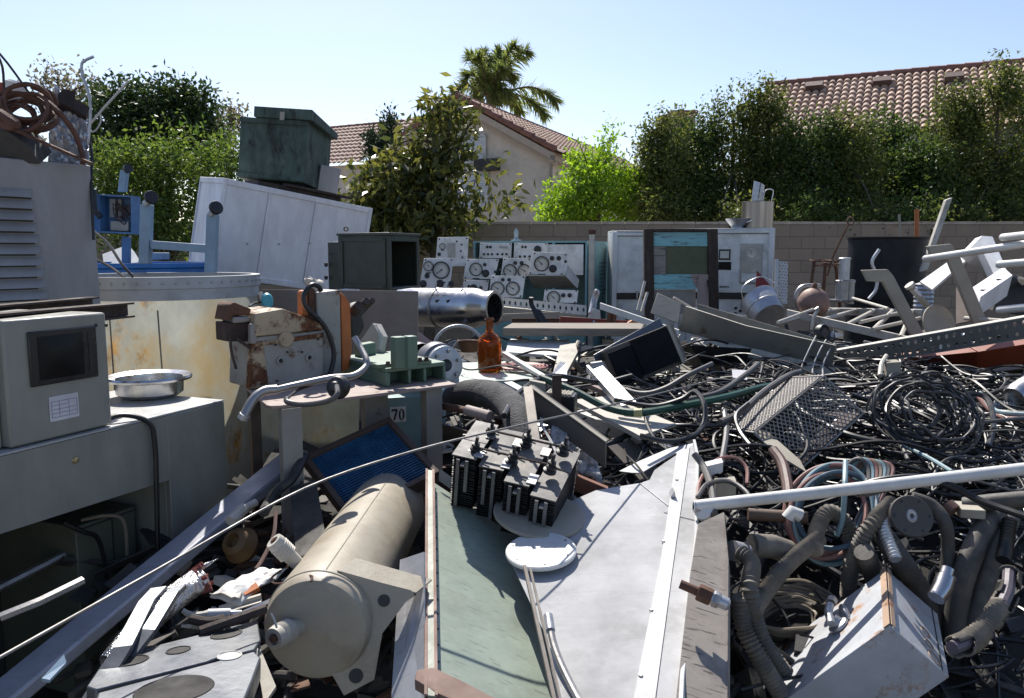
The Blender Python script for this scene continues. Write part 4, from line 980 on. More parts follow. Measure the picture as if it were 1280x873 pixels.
b.build('seam_gap', dull_steel, t)
b = MB(M)
for k in range(4): b.lathe([(0, 0), (.008, 0), (.008, .006), (0, .008)], Matrix.Translation((W * (.2 + .2 * k), .0, H * random.uniform(.3, .8))) @ Matrix.Rotation(R(90), 4, 'X'), 8)
b.build('rivets', dull_steel, t)
t = thing('plank', 'dark boards lying between the white container and the green copper box', 'plank')
b = MB(M); b.box((W * .22, .05, H + .002), (W * .78, .5, H + .035)); b.build('board', wood_dark, t, bevel=.004)
b = MB(M); b.box((W * .40, .02, H + .037), (W * .85, .16, H + .06)); b.build('board', wood_dark, t, bevel=.004)
b = MB(M); b.box((W * .71, .45, H + .002), (W * .86, .8, H + .30)); tag(b.build('metal_case', cab_grey, bevel=.006), 'small plain grey case behind the green copper box', 'case')
t = thing('copper_box', 'weathered green copper box with sloped lid standing on the white container', 'box')
o = P(380, 229, 6.75); ex = P(297, 222.5, 6.85); up_ = P(388, 152, 6.75); side = P(410, 244, 7.55)
e1 = ex - o; e3 = up_ - o; e2 = side - o
n1 = e1.normalized(); e3 = (e3 - n1 * e3.dot(n1)); e2 = V((e2.x, e2.y, e2.z * .6))
b = MB(); b.edges(o, e1, e2, e3); b.build('box_body', copper_green, t, bevel=.006)
b = MB(); b.edges(o - n1 * .01 - e2.normalized() * .012 + e3 * .02, e1 * 1.02, -e2.normalized() * .01, e3 * .07); b.build('rim', copper_green, t); b = MB(); b.edges(o - n1 * .01 - e2.normalized() * .012 + e3 * .92, e1 * 1.02, -e2.normalized() * .01, e3 * .075); b.build('rim', copper_green, t)
b = MB(); lid0 = o + e3 * 1.003 - n1 * .05 - e2.normalized() * .05
L1 = e1 * .86; b.hexa([lid0, lid0 + L1, lid0 + L1 + e2 * 1.12, lid0 + e2 * 1.12 - e3 * .02, lid0 + e3 * .17, lid0 + L1 + e3 * .17, lid0 + L1 + e2 * 1.12 + e3 * .17, lid0 + e2 * 1.12 + e3 * .10]); b.build('lid', copper_green, t, bevel=.006)
b = MB(); c = lid0 + L1 * .5 - e2.normalized() * .012; b.edges(c - n1 * .02 - e3 * .03, n1 * .04, e2.normalized() * .01, e3 * .13); b.build('latch', tan_p, t)
# ---- olive cabinet
t = thing('open_cabinet', 'olive green open fronted cabinet with a lifting eye on the brown hardboard', 'cabinet')
o = P(487, 363, 5.0); lf = P(424, 362, 5.25); rt = P(525, 363, 5.42); tz = P(487, 294.5, 5.0).z
e1 = lf - o; e1.z = 0; e2 = rt - o; e2.z = 0; H = V((0, 0, tz - o.z)); th = .014
b = MB(); n1 = e1.normalized(); n2 = e2.normalized()
b.edges(o, e1, n2 * th, H); b.edges(o + e2 - n2 * th, e1, n2 * th, H); b.edges(o + e1 - n1 * th + n2 * th, n1 * th, e2 - n2 * th * 2, H)
b.edges(o + n2 * th, e1 - n1 * th, e2 - n2 * th * 2, V((0, 0, .015))); b.edges(o + H + V((0, 0, .001)) - n1 * .008 - n2 * .008, e1 + n1 * .016, e2 + n2 * .016, V((0, 0, .018)))
b.edges(o + n2 * th, n1 * .02, n2 * .025, H); b.edges(o + e2 - n2 * (th + .025), n1 * .02, n2 * .025, H); b.edges(o + n2 * .04 + H - V((0, 0, .035)), n1 * .015, e2 - n2 * .08, V((0, 0, .035)))
b.build('cabinet_body', olive, t, bevel=.003)
b = MB(); m = -n2 * .008; b.edges(o + e1 * .08 + m + H * .03, e1 * .84, n2 * .007, V((0, 0, .02))); b.edges(o + e1 * .08 + m + H * .9, e1 * .84, n2 * .007, V((0, 0, .02))); b.edges(o + e1 * .06 + m + H * .03, n1 * .02, n2 * .007, H * .92); b.edges(o + e1 * .9 + m + H * .03, n1 * .02, n2 * .007, H * .92); b.build('panel_frame', olive, t)
b = MB(); c = o + e1 * .9 + H + V((0, 0, .035)) + e2 * .1; b.torus(aim(c + V((0, 0, .012)), V((.3, -1, 0))), .013, .004, 18, 6); b.build('lifting_eye', rusty, t)
t = thing('cabinet_door', 'narrow dark green cabinet door with round knobs left of the olive cabinet', 'door')
b = MB(); a = P(411, 362, 5.4); a2 = P(425, 362, 5.35); b.edges(a, a2 - a, V((.01, .1, 0)), V((0, 0, P(411, 303, 5.4).z - a.z))); b.build('door_panel', olive, t, bevel=.004)
for py in (318, 331, 347):
    knob(t, aim(P(408 if py > 325 else 411, py, 5.38), V((-.6, -.8, 0))), .016 if py > 320 else .006)
# ---- brown hardboard + tan bits
b = MB(); b.plate([P(327, 362, 4.62), P(522, 364, 4.55), P(522, 452, 4.5), P(325, 452, 4.55)], .025); b.plate([P(327, 448, 4.6), P(522, 448, 4.56), P(522, 560, 4.5), P(325, 560, 4.5)], .02)
tag(b.build('hardboard', board_brown, bevel=.002), 'large brown hardboard sheet standing below the olive cabinet', 'board')
# ---- tank
tankm = bpy.data.materials.new('fibreglass'); tankm.use_nodes = True
nt = tankm.node_tree; N = nt.nodes; L = nt.links
tm = mat('fibreglass_skin', (.36, .37, .33), .35, var=.35, vs=3.4, dirt=.65, dc=(.34, .24, .09), ds=2.1, stretch=(1, 1, .6), bump=.1, rust=.36, rs=3.2, rc=(.30, .17, .05))
nt = tm.node_tree; N = nt.nodes; L = nt.links; pb = N['Principled BSDF']
tr = N.new('ShaderNodeBsdfTranslucent'); L.new(pb.inputs['Base Color'].links[0].from_socket, tr.inputs[0])
ms = N.new('ShaderNodeMixShader'); ms.inputs[0].default_value = .62; L.new(pb.outputs[0], ms.inputs[1]); L.new(tr.outputs[0], ms.inputs[2]); L.new(ms.outputs[0], N['Material Output'].inputs[0])
t = thing('fibreglass_tank', 'big translucent yellowed fibreglass tank with a riveted grey rim', 'tank')
c = P(206, 400, 4.35); rr = .485; tz = P(206, 347, 4.35 - rr).z
cc = V((c.x, c.y, 0))
b = MB(Matrix.Translation(cc)); b.lathe([(rr * 1.03, .2), (rr * 1.01, .8), (rr, tz - .05)], seg=72); b.build('tank_wall', tm, t)
b = MB(Matrix.Translation(cc)); b.lathe([(rr + .002, tz - .115), (rr + .012, tz - .115), (rr + .012, tz - .06), (rr + .02, tz - .058), (rr + .02, tz), (rr - .02, tz), (rr - .02, tz - .055), (rr + .002, tz - .06)], seg=72, closed=True); rim = b.build('rim', mat('rim_grey', (.40, .41, .42), .6, dirt=.35), t)
for k in range(54):
    a = 2 * math.pi * k / 54; b = MB(); p = cc + V((math.cos(a) * (rr + .021), math.sin(a) * (rr + .021), tz - .03)); b.lathe([(0, .003), (.006, .002), (.007, 0)], aim(p, V((math.cos(a), math.sin(a), 0))), 8); b.build('rivet', MATS['dull_steel'], rim)
b = MB()
for ang in (-97, -70):
    a = R(ang); b.tube([cc + V((math.cos(a + .05 * (1 - k / 6)) * (rr * 1.03 + .002 - .02 * (k / 6)), math.sin(a + .05 * (1 - k / 6)) * (rr * 1.03 + .002 - .02 * (k / 6)), .3 + (tz - .46) * k / 6)) for k in range(7)], .004, 5)
b.build('seam', MATS['tan_paint'], t)
b = MB(); q = [P(383, 500, 4.0), P(450, 490, 4.0), P(446, 590, 3.9), P(440, 620, 3.85), P(330, 620, 3.9), P(322, 500, 4.05)]; b.plate(q, .006); tag(b.build('fibreglass_sheet', tm), 'yellowed translucent fibreglass sheet under the rusty table', 'sheet')
# ---- blue tub behind
t = thing('blue_tub', 'bright blue plastic tub rim showing behind the fibreglass tank', 'tub')
a = P(170, 330, 5.75); b = MB(Matrix.Translation((a.x, a.y, .3))); tz = P(180, 329.5, 5.25).z - .3; r2 = .53
b.lathe([(0, 0), (r2 * .95, 0), (r2 * 1.0, tz - .04), (r2 + .02, tz - .03), (r2 + .02, tz), (r2 - .01, tz), (r2 * .96, .01), (0, .01)], seg=64); b.build('tub', blue_plastic, t)
# ---- blue frame with casters
t = thing('caster_frame', 'upturned pale blue steel frame with two black casters', 'frame')
def post(px0, py0, px1, py1, Y, w, mt_, name='post'):
    b = MB(); a = P(px0, py0, Y); e = P(px1, py1, Y); b.edges(a - V((w / 2, 0, 0)), V((w, 0, 0)), V((0, w, 0)), e - a); return b.build(name, mt_, t, bevel=.003)
post(179, 330, 181, 256, 5.0, .062, pale_blue_p); post(261, 344, 264, 268, 4.9, .06, pale_blue_p)
b = MB(); a = P(187, 301, 5.01); e = P(257, 306, 4.93); b.edges(a, e - a, V((0, .05, 0)), V((0, 0, -.05))); b.build('cross_bar', pale_blue_p, t, bevel=.003)
for px, py, Y in ((189, 247, 5.0), (270, 260, 4.9)):
    c = P(px, py, Y); b = MB(); b.tube([P(px - 8, py + 9, Y), c], .022, 8); cs = b.build('caster_fork', galv, t)
    b = MB(aim(c, V((.6, -.7, .3)))); b.lathe([(0, .016), (.025, .016), (.038, .014), (.042, .006), (.042, -.006), (.038, -.014), (0, -.016)], seg=24); b.build('caster_wheel', black_p, cs)
# ---- blue control box on a post
t = thing('control_box', 'open blue control box on a post with relays and wiring inside', 'control box')
o = P(123, 291, 5.9); ex = P(166, 293, 5.9); up_ = P(125, 243, 5.9); M = frame(o, ex, up_); W = (ex - o).length; H = (up_ - o).length
b = MB(M); D = .13
b.box((0, D - .01, 0), (W, D, H)); b.box((0, 0, 0), (.012, D - .01, H)); b.box((W - .012, 0, 0), (W, D - .01, H)); b.box((.012, 0, 0), (W - .012, D - .01, .012)); b.box((.012, 0, H - .012), (W - .012, D - .01, H)); b.build('box_shell', blue_p, t, bevel=.003)
b = MB(M); b.plate([(0, 0, 0), (-.05, -.10, 0), (-.05, -.10, H), (0, 0, H)], .008); b.build('door', blue_p, t)
b = MB(M); b.box((W * .22, D - .07, H * .42), (W * .38, D - .011, H * .9)); b.box((W * .42, D - .05, H * .38), (W * .52, D - .011, H * .9)); b.build('relay', tan_p, t)
b = MB(M); b.box((W * .2, D - .05, H * .08), (W * .72, D - .011, H * .32)); b.build('terminal_block', off_white, t)
b = MB(M); b.lathe([(0, .05), (.035, .05), (.035, 0)], Matrix.Translation((W * .74, D - .012, H * .66)) @ Matrix.Rotation(R(90), 4, 'X'), 18); b.build('solenoid', black_p, t)
b = MB(M)
for k in range(9): b.tube([(W * random.uniform(.2, .5), D - .06, H * random.uniform(.4, .85)), (W * random.uniform(.4, .7), D - .09, H * random.uniform(.3, .8)), (W * random.uniform(.55, .85), D - .05, H * random.uniform(.15, .6))], .004, 5, smooth=3)
b.build('wiring', cable_brown, t)
post(156, 330, 156, 296, 6.0, .05, blue_p); post(151, 240, 154, 213, 6.0, .05, pale_blue_p, 'stub_post')
b = MB(aim(P(160, 211, 6.0), V((.5, -.8, .2)))); b.lathe([(0, .02), (.03, .02), (.034, 0), (.03, -.02), (0, -.02)], seg=20); b.build('caster_wheel', black_p, t)
b = MB(); b.tube([P(117, 238, 5.85), P(118, 260, 5.8), P(126, 272, 5.8)], .022, 8, smooth=4); b.build('conduit', black_p, t)
for pts, lab in (([P(112, 285, 4.1), P(135, 305, 4.0), P(152, 330, 3.9), P(166, 346, 3.86)], 'upper black cable hanging into the fibreglass tank'), ([P(115, 322, 4.0), P(138, 334, 3.95), P(156, 347, 3.88)], 'lower black cable hanging over the tank rim')):
    tag(MB().tube(pts, .007, 6, smooth=5).build('cable', cable_black), lab, 'cable', 'cables over the tank rim')
# scrap behind tub
b = MB(); b.plate([P(128, 318, 6.3), P(160, 306, 6.3), P(168, 315, 6.2), P(175, 328, 6.1), P(130, 332, 6.1)], .1); tag(b.build('white_scrap', white_paint), 'crumpled white scrap behind the blue tub', 'scrap')
b = MB(); b.box(P(186, 325, 6.0), P(212, 316, 6.25)); tag(b.build('metal_case', pale_blue_p, bevel=.004), 'pale blue case just above the blue tub', 'case')

# ---- louvred grey cabinet
t = thing('louvred_cabinet', 'tall grey sheet metal cabinet with louvres at the left edge', 'cabinet')
c1 = P(113, 207, 3.6); cz = c1.z; c1b = P(121, 375, 3.55); c0 = P(-90, 191.5, 3.08)
d = V((c1.x - c0.x, c1.y - c0.y, 0)); W = d.length; d.normalize(); n = V((-d.y, d.x, 0)); n = n if n.y > 0 else -n
M = Matrix(((d.x, n.x, 0, c0.x), (d.y, n.y, 0, c0.y), (0, 0, 1, .3), (0, 0, 0, 1))); H = cz - .3
b = MB(M); b.hexa([(0, 0, 0), (W + .03, 0, 0), (W + .03, .8, 0), (0, .8, 0), (0, 0, H), (W, 0, H), (W, .8, H), (0, .8, H)]); b.build('cabinet_body', cab_grey, t, bevel=.006)
pl0, pln = c0, -n
def loc(px, py):
    p = onplane(px, py, V((c0.x, c0.y, 0)), n); return M.inverted() @ p
xl = loc(45, 300).x
b = MB(M)
for k in range(11):
    zt = loc(30, 236 + k * 14.2).z; xe = xl + k * .004
    b.hexa([(xl - .42, -.001, zt - .032), (xe, -.001, zt - .032), (xe, -.001, zt), (xl - .42, -.001, zt), (xl - .42, -.022, zt - .036), (xe - .02, -.022, zt - .036), (xe - .014, -.006, zt - .004), (xl - .42, -.006, zt - .004)])
b.build('louvre_panel', cab_grey, t)
b = MB(M)
for k in range(11):
    zt = loc(30, 236 + k * 14.2).z; b.box((xl - .42, -.004, zt - .043), (xl - .008, -.0012, zt - .0365))
b.build('louvre_slots', ink, t)
# ---- heap on top of it
topz = cz + .002
b = MB()
for k in range(9):
    a = P(random.uniform(18, 40), random.uniform(128, 160), 3.45 + random.uniform(-.1, .1)); ax = V((random.gauss(.2, .3), -1, random.gauss(.2, .35)))
    Mx = aim(a, ax); R0 = random.uniform(.07, .125)
    b.tube([Mx @ V((math.cos(t_) * R0 * random.uniform(.95, 1.1), math.sin(t_) * R0 * .85, .02 * math.sin(t_ * 1.5 + k))) for t_ in np.linspace(0, 2 * math.pi * random.uniform(.9, 1.6), 16)], .009, 7, smooth=2)
b.tube([P(0, 142, 3.3), P(12, 150, 3.28), P(20, 156, 3.28), P(10, 158, 3.3), P(-4, 150, 3.3)], .02, 8, smooth=4)
tag(b.build('tube_coil', rust_tube), 'tangled coil of rusty brown tube on the louvred cabinet', 'tube coil')
tag(MB().tube([P(58, 126, 3.45), P(78, 145, 3.45), P(95, 170, 3.5), P(104, 198, 3.52), P(103, 206, 3.52)], .011, 7, smooth=5).build('rusty_hose', rust_tube), 'rusty tube arching down over the crumpled sheet', 'tube')
def crumple(name, pts, n, amp, mt_, lab, cat, sd_=0, th=.003):
    """a creased sheet spanning four corner points"""
    b = MB(); a, c, e, f = pts; gr = []
    nn = (c - a).cross(f - a).normalized()
    for j in range(n + 1):
        row = []
        for i in range(n + 1):
            s_, t_ = i / n, j / n; p = a.lerp(c, s_).lerp(f.lerp(e, s_), t_)
            k = mnoise.fractal(p * 9 + V((sd_, 0, 0)), .5, 2, 4); k += .7 * abs(mnoise.noise(p * 22 + V((0, sd_, 0))))
            row.append(b.v(p + nn * k * amp))
        gr.append(row)
    for j in range(n):
        for i in range(n): b.bm.faces.new((gr[j][i], gr[j][i + 1], gr[j + 1][i + 1], gr[j + 1][i]))
    o = b.build(name, mt_, solid=th, sharp=18); tag(o, lab, cat); return o
crumple('crumpled_sheet', [P(58, 206, 3.55), P(112, 206, 3.62), P(109, 145, 3.75), P(70, 112, 3.75)], 26, .05, galv, 'crumpled silvery metal sheet standing on the louvred cabinet', 'metal sheet', 3)
b = MB(); b.plate([P(72, 118, 3.7), P(80, 111, 3.7), P(90, 114, 3.72), P(95, 111, 3.72), P(94, 124, 3.72), P(112, 134, 3.75), P(108, 146, 3.7), P(88, 134, 3.68), P(74, 128, 3.68)], .05); tag(b.build('iron_scrap', rust_dark), 'dark rusty iron piece on top of the crumpled sheet', 'scrap')
b = MB(); a = P(-20, 148, 3.25); e = P(112, 206, 3.5); b.edges(a, e - a, V((0, .03, 0)), V((0, 0, .012))); tag(b.build('rusty_bar', rusty), 'thin rusty bar sloping down across the top of the louvred cabinet', 'bar')
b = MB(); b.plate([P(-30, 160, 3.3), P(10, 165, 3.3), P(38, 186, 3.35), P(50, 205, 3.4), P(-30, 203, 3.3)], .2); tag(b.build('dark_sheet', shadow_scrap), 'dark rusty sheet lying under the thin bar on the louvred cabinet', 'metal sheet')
t = thing('canister', 'white canister with a red band behind the rusty tube coil', 'canister')
a = P(15, 130, 3.6); b = MB(aim(a, V((.3, 0, 1)))); b.lathe([(0, 0), (.042, 0), (.042, .09), (.03, .10), (0, .10)], seg=20); b.build('can_body', white_paint, t)
b = MB(aim(P(3, 128, 3.6), V((.2, 0, 1)))); b.lathe([(0, 0), (.035, 0), (.035, .08), (0, .085)], seg=20); b.build('can_band', red_p, t)
for pts, lab in (([P(-14, 52, 3.5), P(10, 80, 3.5), P(36, 116, 3.5)], 'long thin dark rod slanting against the sky at top left'), ([P(-6, 62, 3.52), P(3, 84, 3.5), P(5, 112, 3.5)], 'short curved dark rod at the top left corner')):
    tag(MB().tube(pts, .005, 6, smooth=3).build('iron_rod', rust_dark), lab, 'rod')
tag(MB().tube([P(117, 71, 4.3), P(106, 76, 4.3), P(102, 82, 4.3), P(104, 98, 4.3), P(111, 118, 4.3), P(113, 145, 4.3), P(109, 190, 4.3), P(104, 240, 4.3)], .008, 6, smooth=4).torus(aim(P(105.5, 76, 4.3), V((0, -1, 0))), .007, .005, 12, 6).build('bent_rod', galv), 'hooked grey rod rising above the crumpled sheet', 'rod')
tag(MB().tube([P(113, 155, 4.0), P(130, 135, 4.0), P(161, 101, 4.0)], .006, 6).tube([P(125, 142, 4.0), P(126, 152, 4.0), P(120, 163, 4.0), P(113, 165, 4.0)], .004, 5, smooth=4).build('wire', wire_light), 'pale stiff wire sticking out right of the crumpled sheet', 'wire')
tag(MB().tube([P(113, 178, 3.7), P(115, 200, 3.65), P(114, 228, 3.6), P(117, 300, 3.56)], .007, 6, smooth=4).build('cable', cable_black), 'black cable hanging down the right edge of the louvred cabinet', 'cable')

# ---- console desk
ZD = 1.24
C0 = Z(280, 500, ZD); L0 = Z(0, 568, ZD)
d = (C0 - L0).normalized(); n = V((-d.y, d.x, 0))
ext = .75; o = L0 - d * ext; W = (C0 - o).length; D = .56
M = Matrix(((d.x, n.x, 0, o.x), (d.y, n.y, 0, o.y), (0, 0, 1, 0), (0, 0, 0, 1))); Mi = M.inverted()
def dk(px, py, off=0.0): return Mi @ onplane(px, py, o - n * off, n)
t = thing('console_desk', 'grey steel console desk with a dark knee space, lower left', 'desk')
zb = dk(0, 662).z; xk = dk(212, 600).x; zb2 = dk(212, 600).z
b = MB(M); b.box((0, .0, ZD - .006), (W, D, ZD)); b.build('desk_top', mat('console_top', (.40, .40, .39), .42, dirt=.2), t)
b = MB(M); b.hexa([(0, 0, zb), (xk, 0, zb2), (xk, .02, zb2), (0, .02, zb), (0, 0, ZD - .008), (xk, 0, ZD - .008), (xk, .02, ZD - .008), (0, .02, ZD - .008)]); b.build('apron', grey_paint, t)
b = MB(M); b.box((xk + .001, 0, .3), (W, .02, ZD - .008)); b.box((xk + .001, .021, .3), (xk + .02, D, ZD - .008)); b.box((W - .02, .021, .3), (W, D, ZD - .008)); b.build('pedestal', grey_paint, t, bevel=.003)
b = MB(M); b.box((0, D - .02, .3), (xk, D, ZD - .008)); b.box((0, .021, .3), (.02, D - .021, ZD - .008)); b.build('back_panel', mat('console_inside', (.05, .05, .045), .7), t)
b = MB(M); p = dk(94, 575); b.lathe([(0, .008), (.009, .006), (.012, 0)], Matrix.Translation((p.x, -.001, p.z)) @ Matrix.Rotation(R(90), 4, 'X'), 14); b.build('lock', mat('brass', (.45, .36, .2), .4, .8), t)
x0, x1 = dk(105, 640, -.12).x, dk(212, 640, -.12).x
zt = dk(150, 638, -.15).z
t2 = thing('drawer_unit', 'dark olive box standing in the knee space of the console desk', 'box')
b = MB(M); b.box((x0 - .02, .14, .3), (xk - .03, D - .03, zt)); b.build('box_body', mat('drawer_olive', (.10, .105, .075), .6, dirt=.2), t2, bevel=.004)
b = MB(M); b.box((x0 - .021, .137, zt - .015), (xk - .03, .1395, zt - .01)); b.box((x0 + .12, .137, .32), (x0 + .124, .1395, zt - .016)); b.build('seam', ink, t2)
b = MB(M); b.tube([(x0 + .02, .16, zt + .01), (x0 + .08, .1, zt + .015), (x0 + .13, .09, zt - .03), (x0 + .14, .1, zt - .2)], .006, 6, smooth=4); tag(b.build('cable', cable_tan), 'pale braided cable drooping over the dark olive box', 'cable')
b = MB(M); b.tube([(x0 - .08, .12, zt + .04), (x0 - .02, .1, zt - .01), (x0 + .03, .1, zt - .05), (x0 + .05, .1, zt - .16), (x0 + .04, .1, zt - .3)], .008, 6, smooth=4); tag(b.build('cable', cable_black), 'black cable in the knee space beside the dark olive box', 'cable')
b = MB(M); b.tube([(-.2, .3, .62), (x0 - .02, .2, .80)], .015, 8); tag(b.build('pipe', dull_steel), 'dull metal rail deep in the knee space of the console', 'pipe')
# ---- monitor
t = thing('terminal_monitor', 'boxy grey terminal monitor with black screen and paper label on the console desk', 'monitor')
xa, xb = dk(18, 556).x, dk(145, 532).x; y0 = .015; zt = dk(18, 402).z + .003; zt2 = zt
b = MB(M); b.box((xa, y0, ZD + .004), (xb, y0 + .42, zt)); b.build('case', grey_paint, t, bevel=.008)
b = MB(M); b.box((xa - .09, y0 + .03, ZD + .004), (xa - .002, y0 + .40, zt - .01)); b.build('side_case', grey_paint, t, bevel=.005)
a_, b_, c_, d_ = dk(37, 416), dk(123, 407), dk(125, 471), dk(42, 485)
sx0, sx1, sz0, sz1 = (a_.x + d_.x) / 2, (b_.x + c_.x) / 2, (d_.z + c_.z) / 2 , (a_.z + b_.z) / 2
b = MB(M); b.box((sx0, y0 - .008, sz0), (sx1, y0 - .001, sz1)); bz = b.build('bezel', bezel_m, t, bevel=.004)
b = MB(M); w_, h_ = sx1 - sx0, sz1 - sz0; g_ = []
for j in range(9):
    g_.append([b.v((sx0 + w_ * (.12 + .66 * i / 8), y0 - .009 - .010 * (1 - ((i - 4) / 4.0) ** 2) * (1 - ((j - 4) / 4.0) ** 2), sz0 + h_ * (.1 + .8 * j / 8))) for i in range(9)])
for j in range(8):
    for i in range(8): b.bm.faces.new((g_[j][i], g_[j][i + 1], g_[j + 1][i + 1], g_[j + 1][i]))
b.build('screen', screen_m, bz)
b = MB(M); b.box((sx0 + w_ * .86, y0 - .0095, sz0 + h_ * .1), (sx0 + w_ * .90, y0 - .0085, sz0 + h_ * .9)); b.build('screen_edge', rubber, bz)
a_, c_ = dk(65, 500), dk(103, 519); lz0, lz1 = c_.z - .004, a_.z + .006
b = MB(M); b.box((a_.x, y0 - .0025, lz0), (c_.x, y0 - .001, lz1)); lb = b.build('label', paper_m, t)
b = MB(M); lw, lh = c_.x - a_.x, lz1 - lz0
for k in range(5): b.box((a_.x + lw * .06, y0 - .0032, lz0 + lh * (.14 + k * .16)), (a_.x + lw * (.94 if k != 3 else .6), y0 - .0027, lz0 + lh * (.14 + k * .16) + .0014))
for k in (.06, .32, .65, .93): b.box((a_.x + lw * k, y0 - .0032, lz0 + lh * .14), (a_.x + lw * k + .0012, y0 - .0027, lz0 + lh * .8))
b.build('label_print', mat('violet_ink', (.2, .18, .28), .7), lb)
b = MB(M)
for px, py in ((124, 407), (137, 407)):
    p = dk(px, py); b.lathe([(0, .003), (.005, .002), (.006, 0)], Matrix.Translation((p.x, y0 - .001, p.z)) @ Matrix.Rotation(R(90), 4, 'X'), 10)
b.build('screws', ink, t)
# ---- bowl
t = thing('steel_bowl', 'shallow stainless bowl with wide rim on the console desk', 'bowl')
c = Z(190, 497, ZD + .001) + n * .02; rr = .135
b = MB(Matrix.Translation(c + V((0, .02, .002)))); b.lathe([(0, .0), (rr * .75, 0), (rr * .9, .015), (rr * .92, .06), (rr * 1.1, .072), (rr * 1.14, .066), (rr * 1.16, .074), (rr * 1.12, .082), (rr * .90, .072), (rr * .87, .03), (rr * .7, .012), (0, .012)], seg=56); b.build('bowl', stainless, t)
b = MB(Matrix.Translation(c + V((.05, .06, .04)))); b.tube([(-.03, 0, 0), (0, .02, .01), (.03, .0, .0), (.05, .01, .012)], .008, 6, smooth=4); b.build('scrap_in_bowl', tan_p, t)
p = dk(150, 508)
b = MB(M); b.tube([(p.x - .02, .06, ZD + .012), (p.x + .04, .03, ZD + .022), (p.x + .10, -.012, ZD - .01), (p.x + .115, -.02, ZD - .08), (p.x + .112, -.02, ZD - .25), (p.x + .105, -.018, ZD - .45), (p.x + .10, -.018, .5)], .0085, 8, smooth=5); tag(b.build('cable', cable_black), 'black cable hanging over the front edge of the console desk', 'cable')
# ---- I beams on the monitor
for (x0, y0_, Y0, x1, y1, Y1, h, lab) in ((-70, 402, 2.1, 168, 380.5, 2.95, .048, 'nearer dark rusty beam resting on the monitor'), (-70, 391, 2.35, 124, 373.5, 3.2, .042, 'rear dark rusty beam ending at the louvred cabinet')):
    t = thing('steel_beam', lab, 'beam', 'rusty beams over the monitor'); a = P(x0, y0_, Y0); e = P(x1, y1, Y1)
    b = MB(); v = e - a; s_ = v.cross(V((0, 0, 1))).normalized()
    if s_.y > 0: s_ = -s_
    b.edges(a, v, -s_ * .06, V((0, 0, .007))); b.edges(a + V((0, 0, -h)), v, -s_ * .06, V((0, 0, .007))); b.edges(a - s_ * .027 + V((0, 0, .007 - h)), v, -s_ * .008, V((0, 0, h - .007)))
    b.build('beam', rust_dark, t)

# ================================================================== TABLE GROUP
ZT = 1.26
f0, f1, f2, f3 = Z(336, 509, ZT), Z(571, 480, ZT), Z(532, 466.5, ZT), Z(294, 472, ZT)
t = thing('metal_table', 'rusty brown steel plate table carrying the old gearbox and the green casting', 'table')
b = MB(); c1_, c2_ = f0.lerp(f3, .06), f0.lerp(f1, .05); b.plate([c1_, f0.lerp(f3, .02) + (f1 - f0) * .012, c2_, f1, f2, f3], .012, V((0, 0, -1))); b.build('table_top', rust_pink, t, bevel=.002)
for cpt, tp, lab in ((Z(366, 512, ZT - .013), 0, ''), (Z(545, 487, ZT - .013), 0, ''), (Z(325, 488, ZT - .013), 1, '')):
    b = MB(); d1_ = (f1 - f0).normalized() * .075; d2_ = (f3 - f0).normalized() * .06
    q = cpt - d1_ * .5 + (f3 - f0).normalized() * .02
    if tp: d1_ *= .55
    b.edges(V((q.x, q.y, .4)), d1_, d2_ * .1, V((0, 0, ZT - .413))); b.edges(V((q.x, q.y, .4)) + d2_ * .101, d1_ * .08, d2_, V((0, 0, ZT - .413))); b.edges(V((q.x, q.y, .4)) + d1_ * .92 + d2_ * .101, d1_ * .08, d2_, V((0, 0, ZT - .413)))
    b.build('leg', rust_dark if tp else table_leg_m, t)
b = MB(); q = Z(455, 482, ZT - .013); b.edges(V((q.x, q.y, .5)), V((.09, .06, 0)), V((-.02, .03, 0)), V((0, 0, ZT - .513))); b.build('leg', table_leg_m, t)
# ---- gearbox
tx = (f1 - f0).normalized(); ty = V((-tx.y, tx.x, 0))
t = thing('gearbox', 'rust stained cream and grey gearbox machine on the steel table', 'machine')
o = Z(314, 487, ZT + .002); o2 = Z(404, 476, ZT + .002); mx = (o2 - o).normalized(); my = V((-mx.y, mx.x, 0))
M = Matrix(((mx.x, my.x, 0, o.x), (mx.y, my.y, 0, o.y), (0, 0, 1, o.z), (0, 0, 0, 1))); n_ = my; Mi = M.inverted()
def gx(px, py): q = Mi @ onplane(px, py, o, n_); return (q.x, q.z)
def prof(pts, y0, y1, mt_, name, bev=.006, par=None):
    b = MB(M); b.plate([(gx(*p)[0], y0, gx(*p)[1]) for p in pts], y1 - y0, V((0, 1, 0))); return b.build(name, mt_, par or t, bevel=bev)
prof([(313, 486), (315, 422), (404, 413), (405, 477)], 0.0, .20, mach_grey, 'housing')
prof([(316, 421), (318, 392), (352, 386), (404, 405), (405, 412)], -.012, .215, mach_cream, 'cover')
prof([(311, 487), (313, 430), (330, 430), (336, 484)], -.004, .03, mach_cream, 'side_flange')
prof([(314, 428), (404, 416), (404, 422), (314, 434)], -.008, -.001, mach_cream, 'joint_band')
def boss(px, py, r, h, mt_, name, inner=None):
    x, z = gx(px, py); Mb = M @ Matrix.Translation((x, -.001, z)) @ Matrix.Rotation(R(90), 4, 'X')
    b = MB(Mb); k = r * 2.9 / 1000
    if inner: b.lathe([(k * .55, -.01), (k * .55, h), (k, h * .8), (k, 0)], seg=28)
    else: b.lathe([(0, h), (k * .9, h), (k, h * .8), (k, 0)], seg=28)
    pb_ = b.build(name, mt_, t)
    if inner: b = MB(Mb); b.lathe([(0, .001), (k * .56, .001)], seg=20); b.build('bore', ink, pb_)
boss(356, 424, 11, .018, mach_cream, 'boss'); boss(350, 451, 6, .008, mach_grey, 'port', 1); boss(386, 447, 6, .008, mach_grey, 'port', 1)
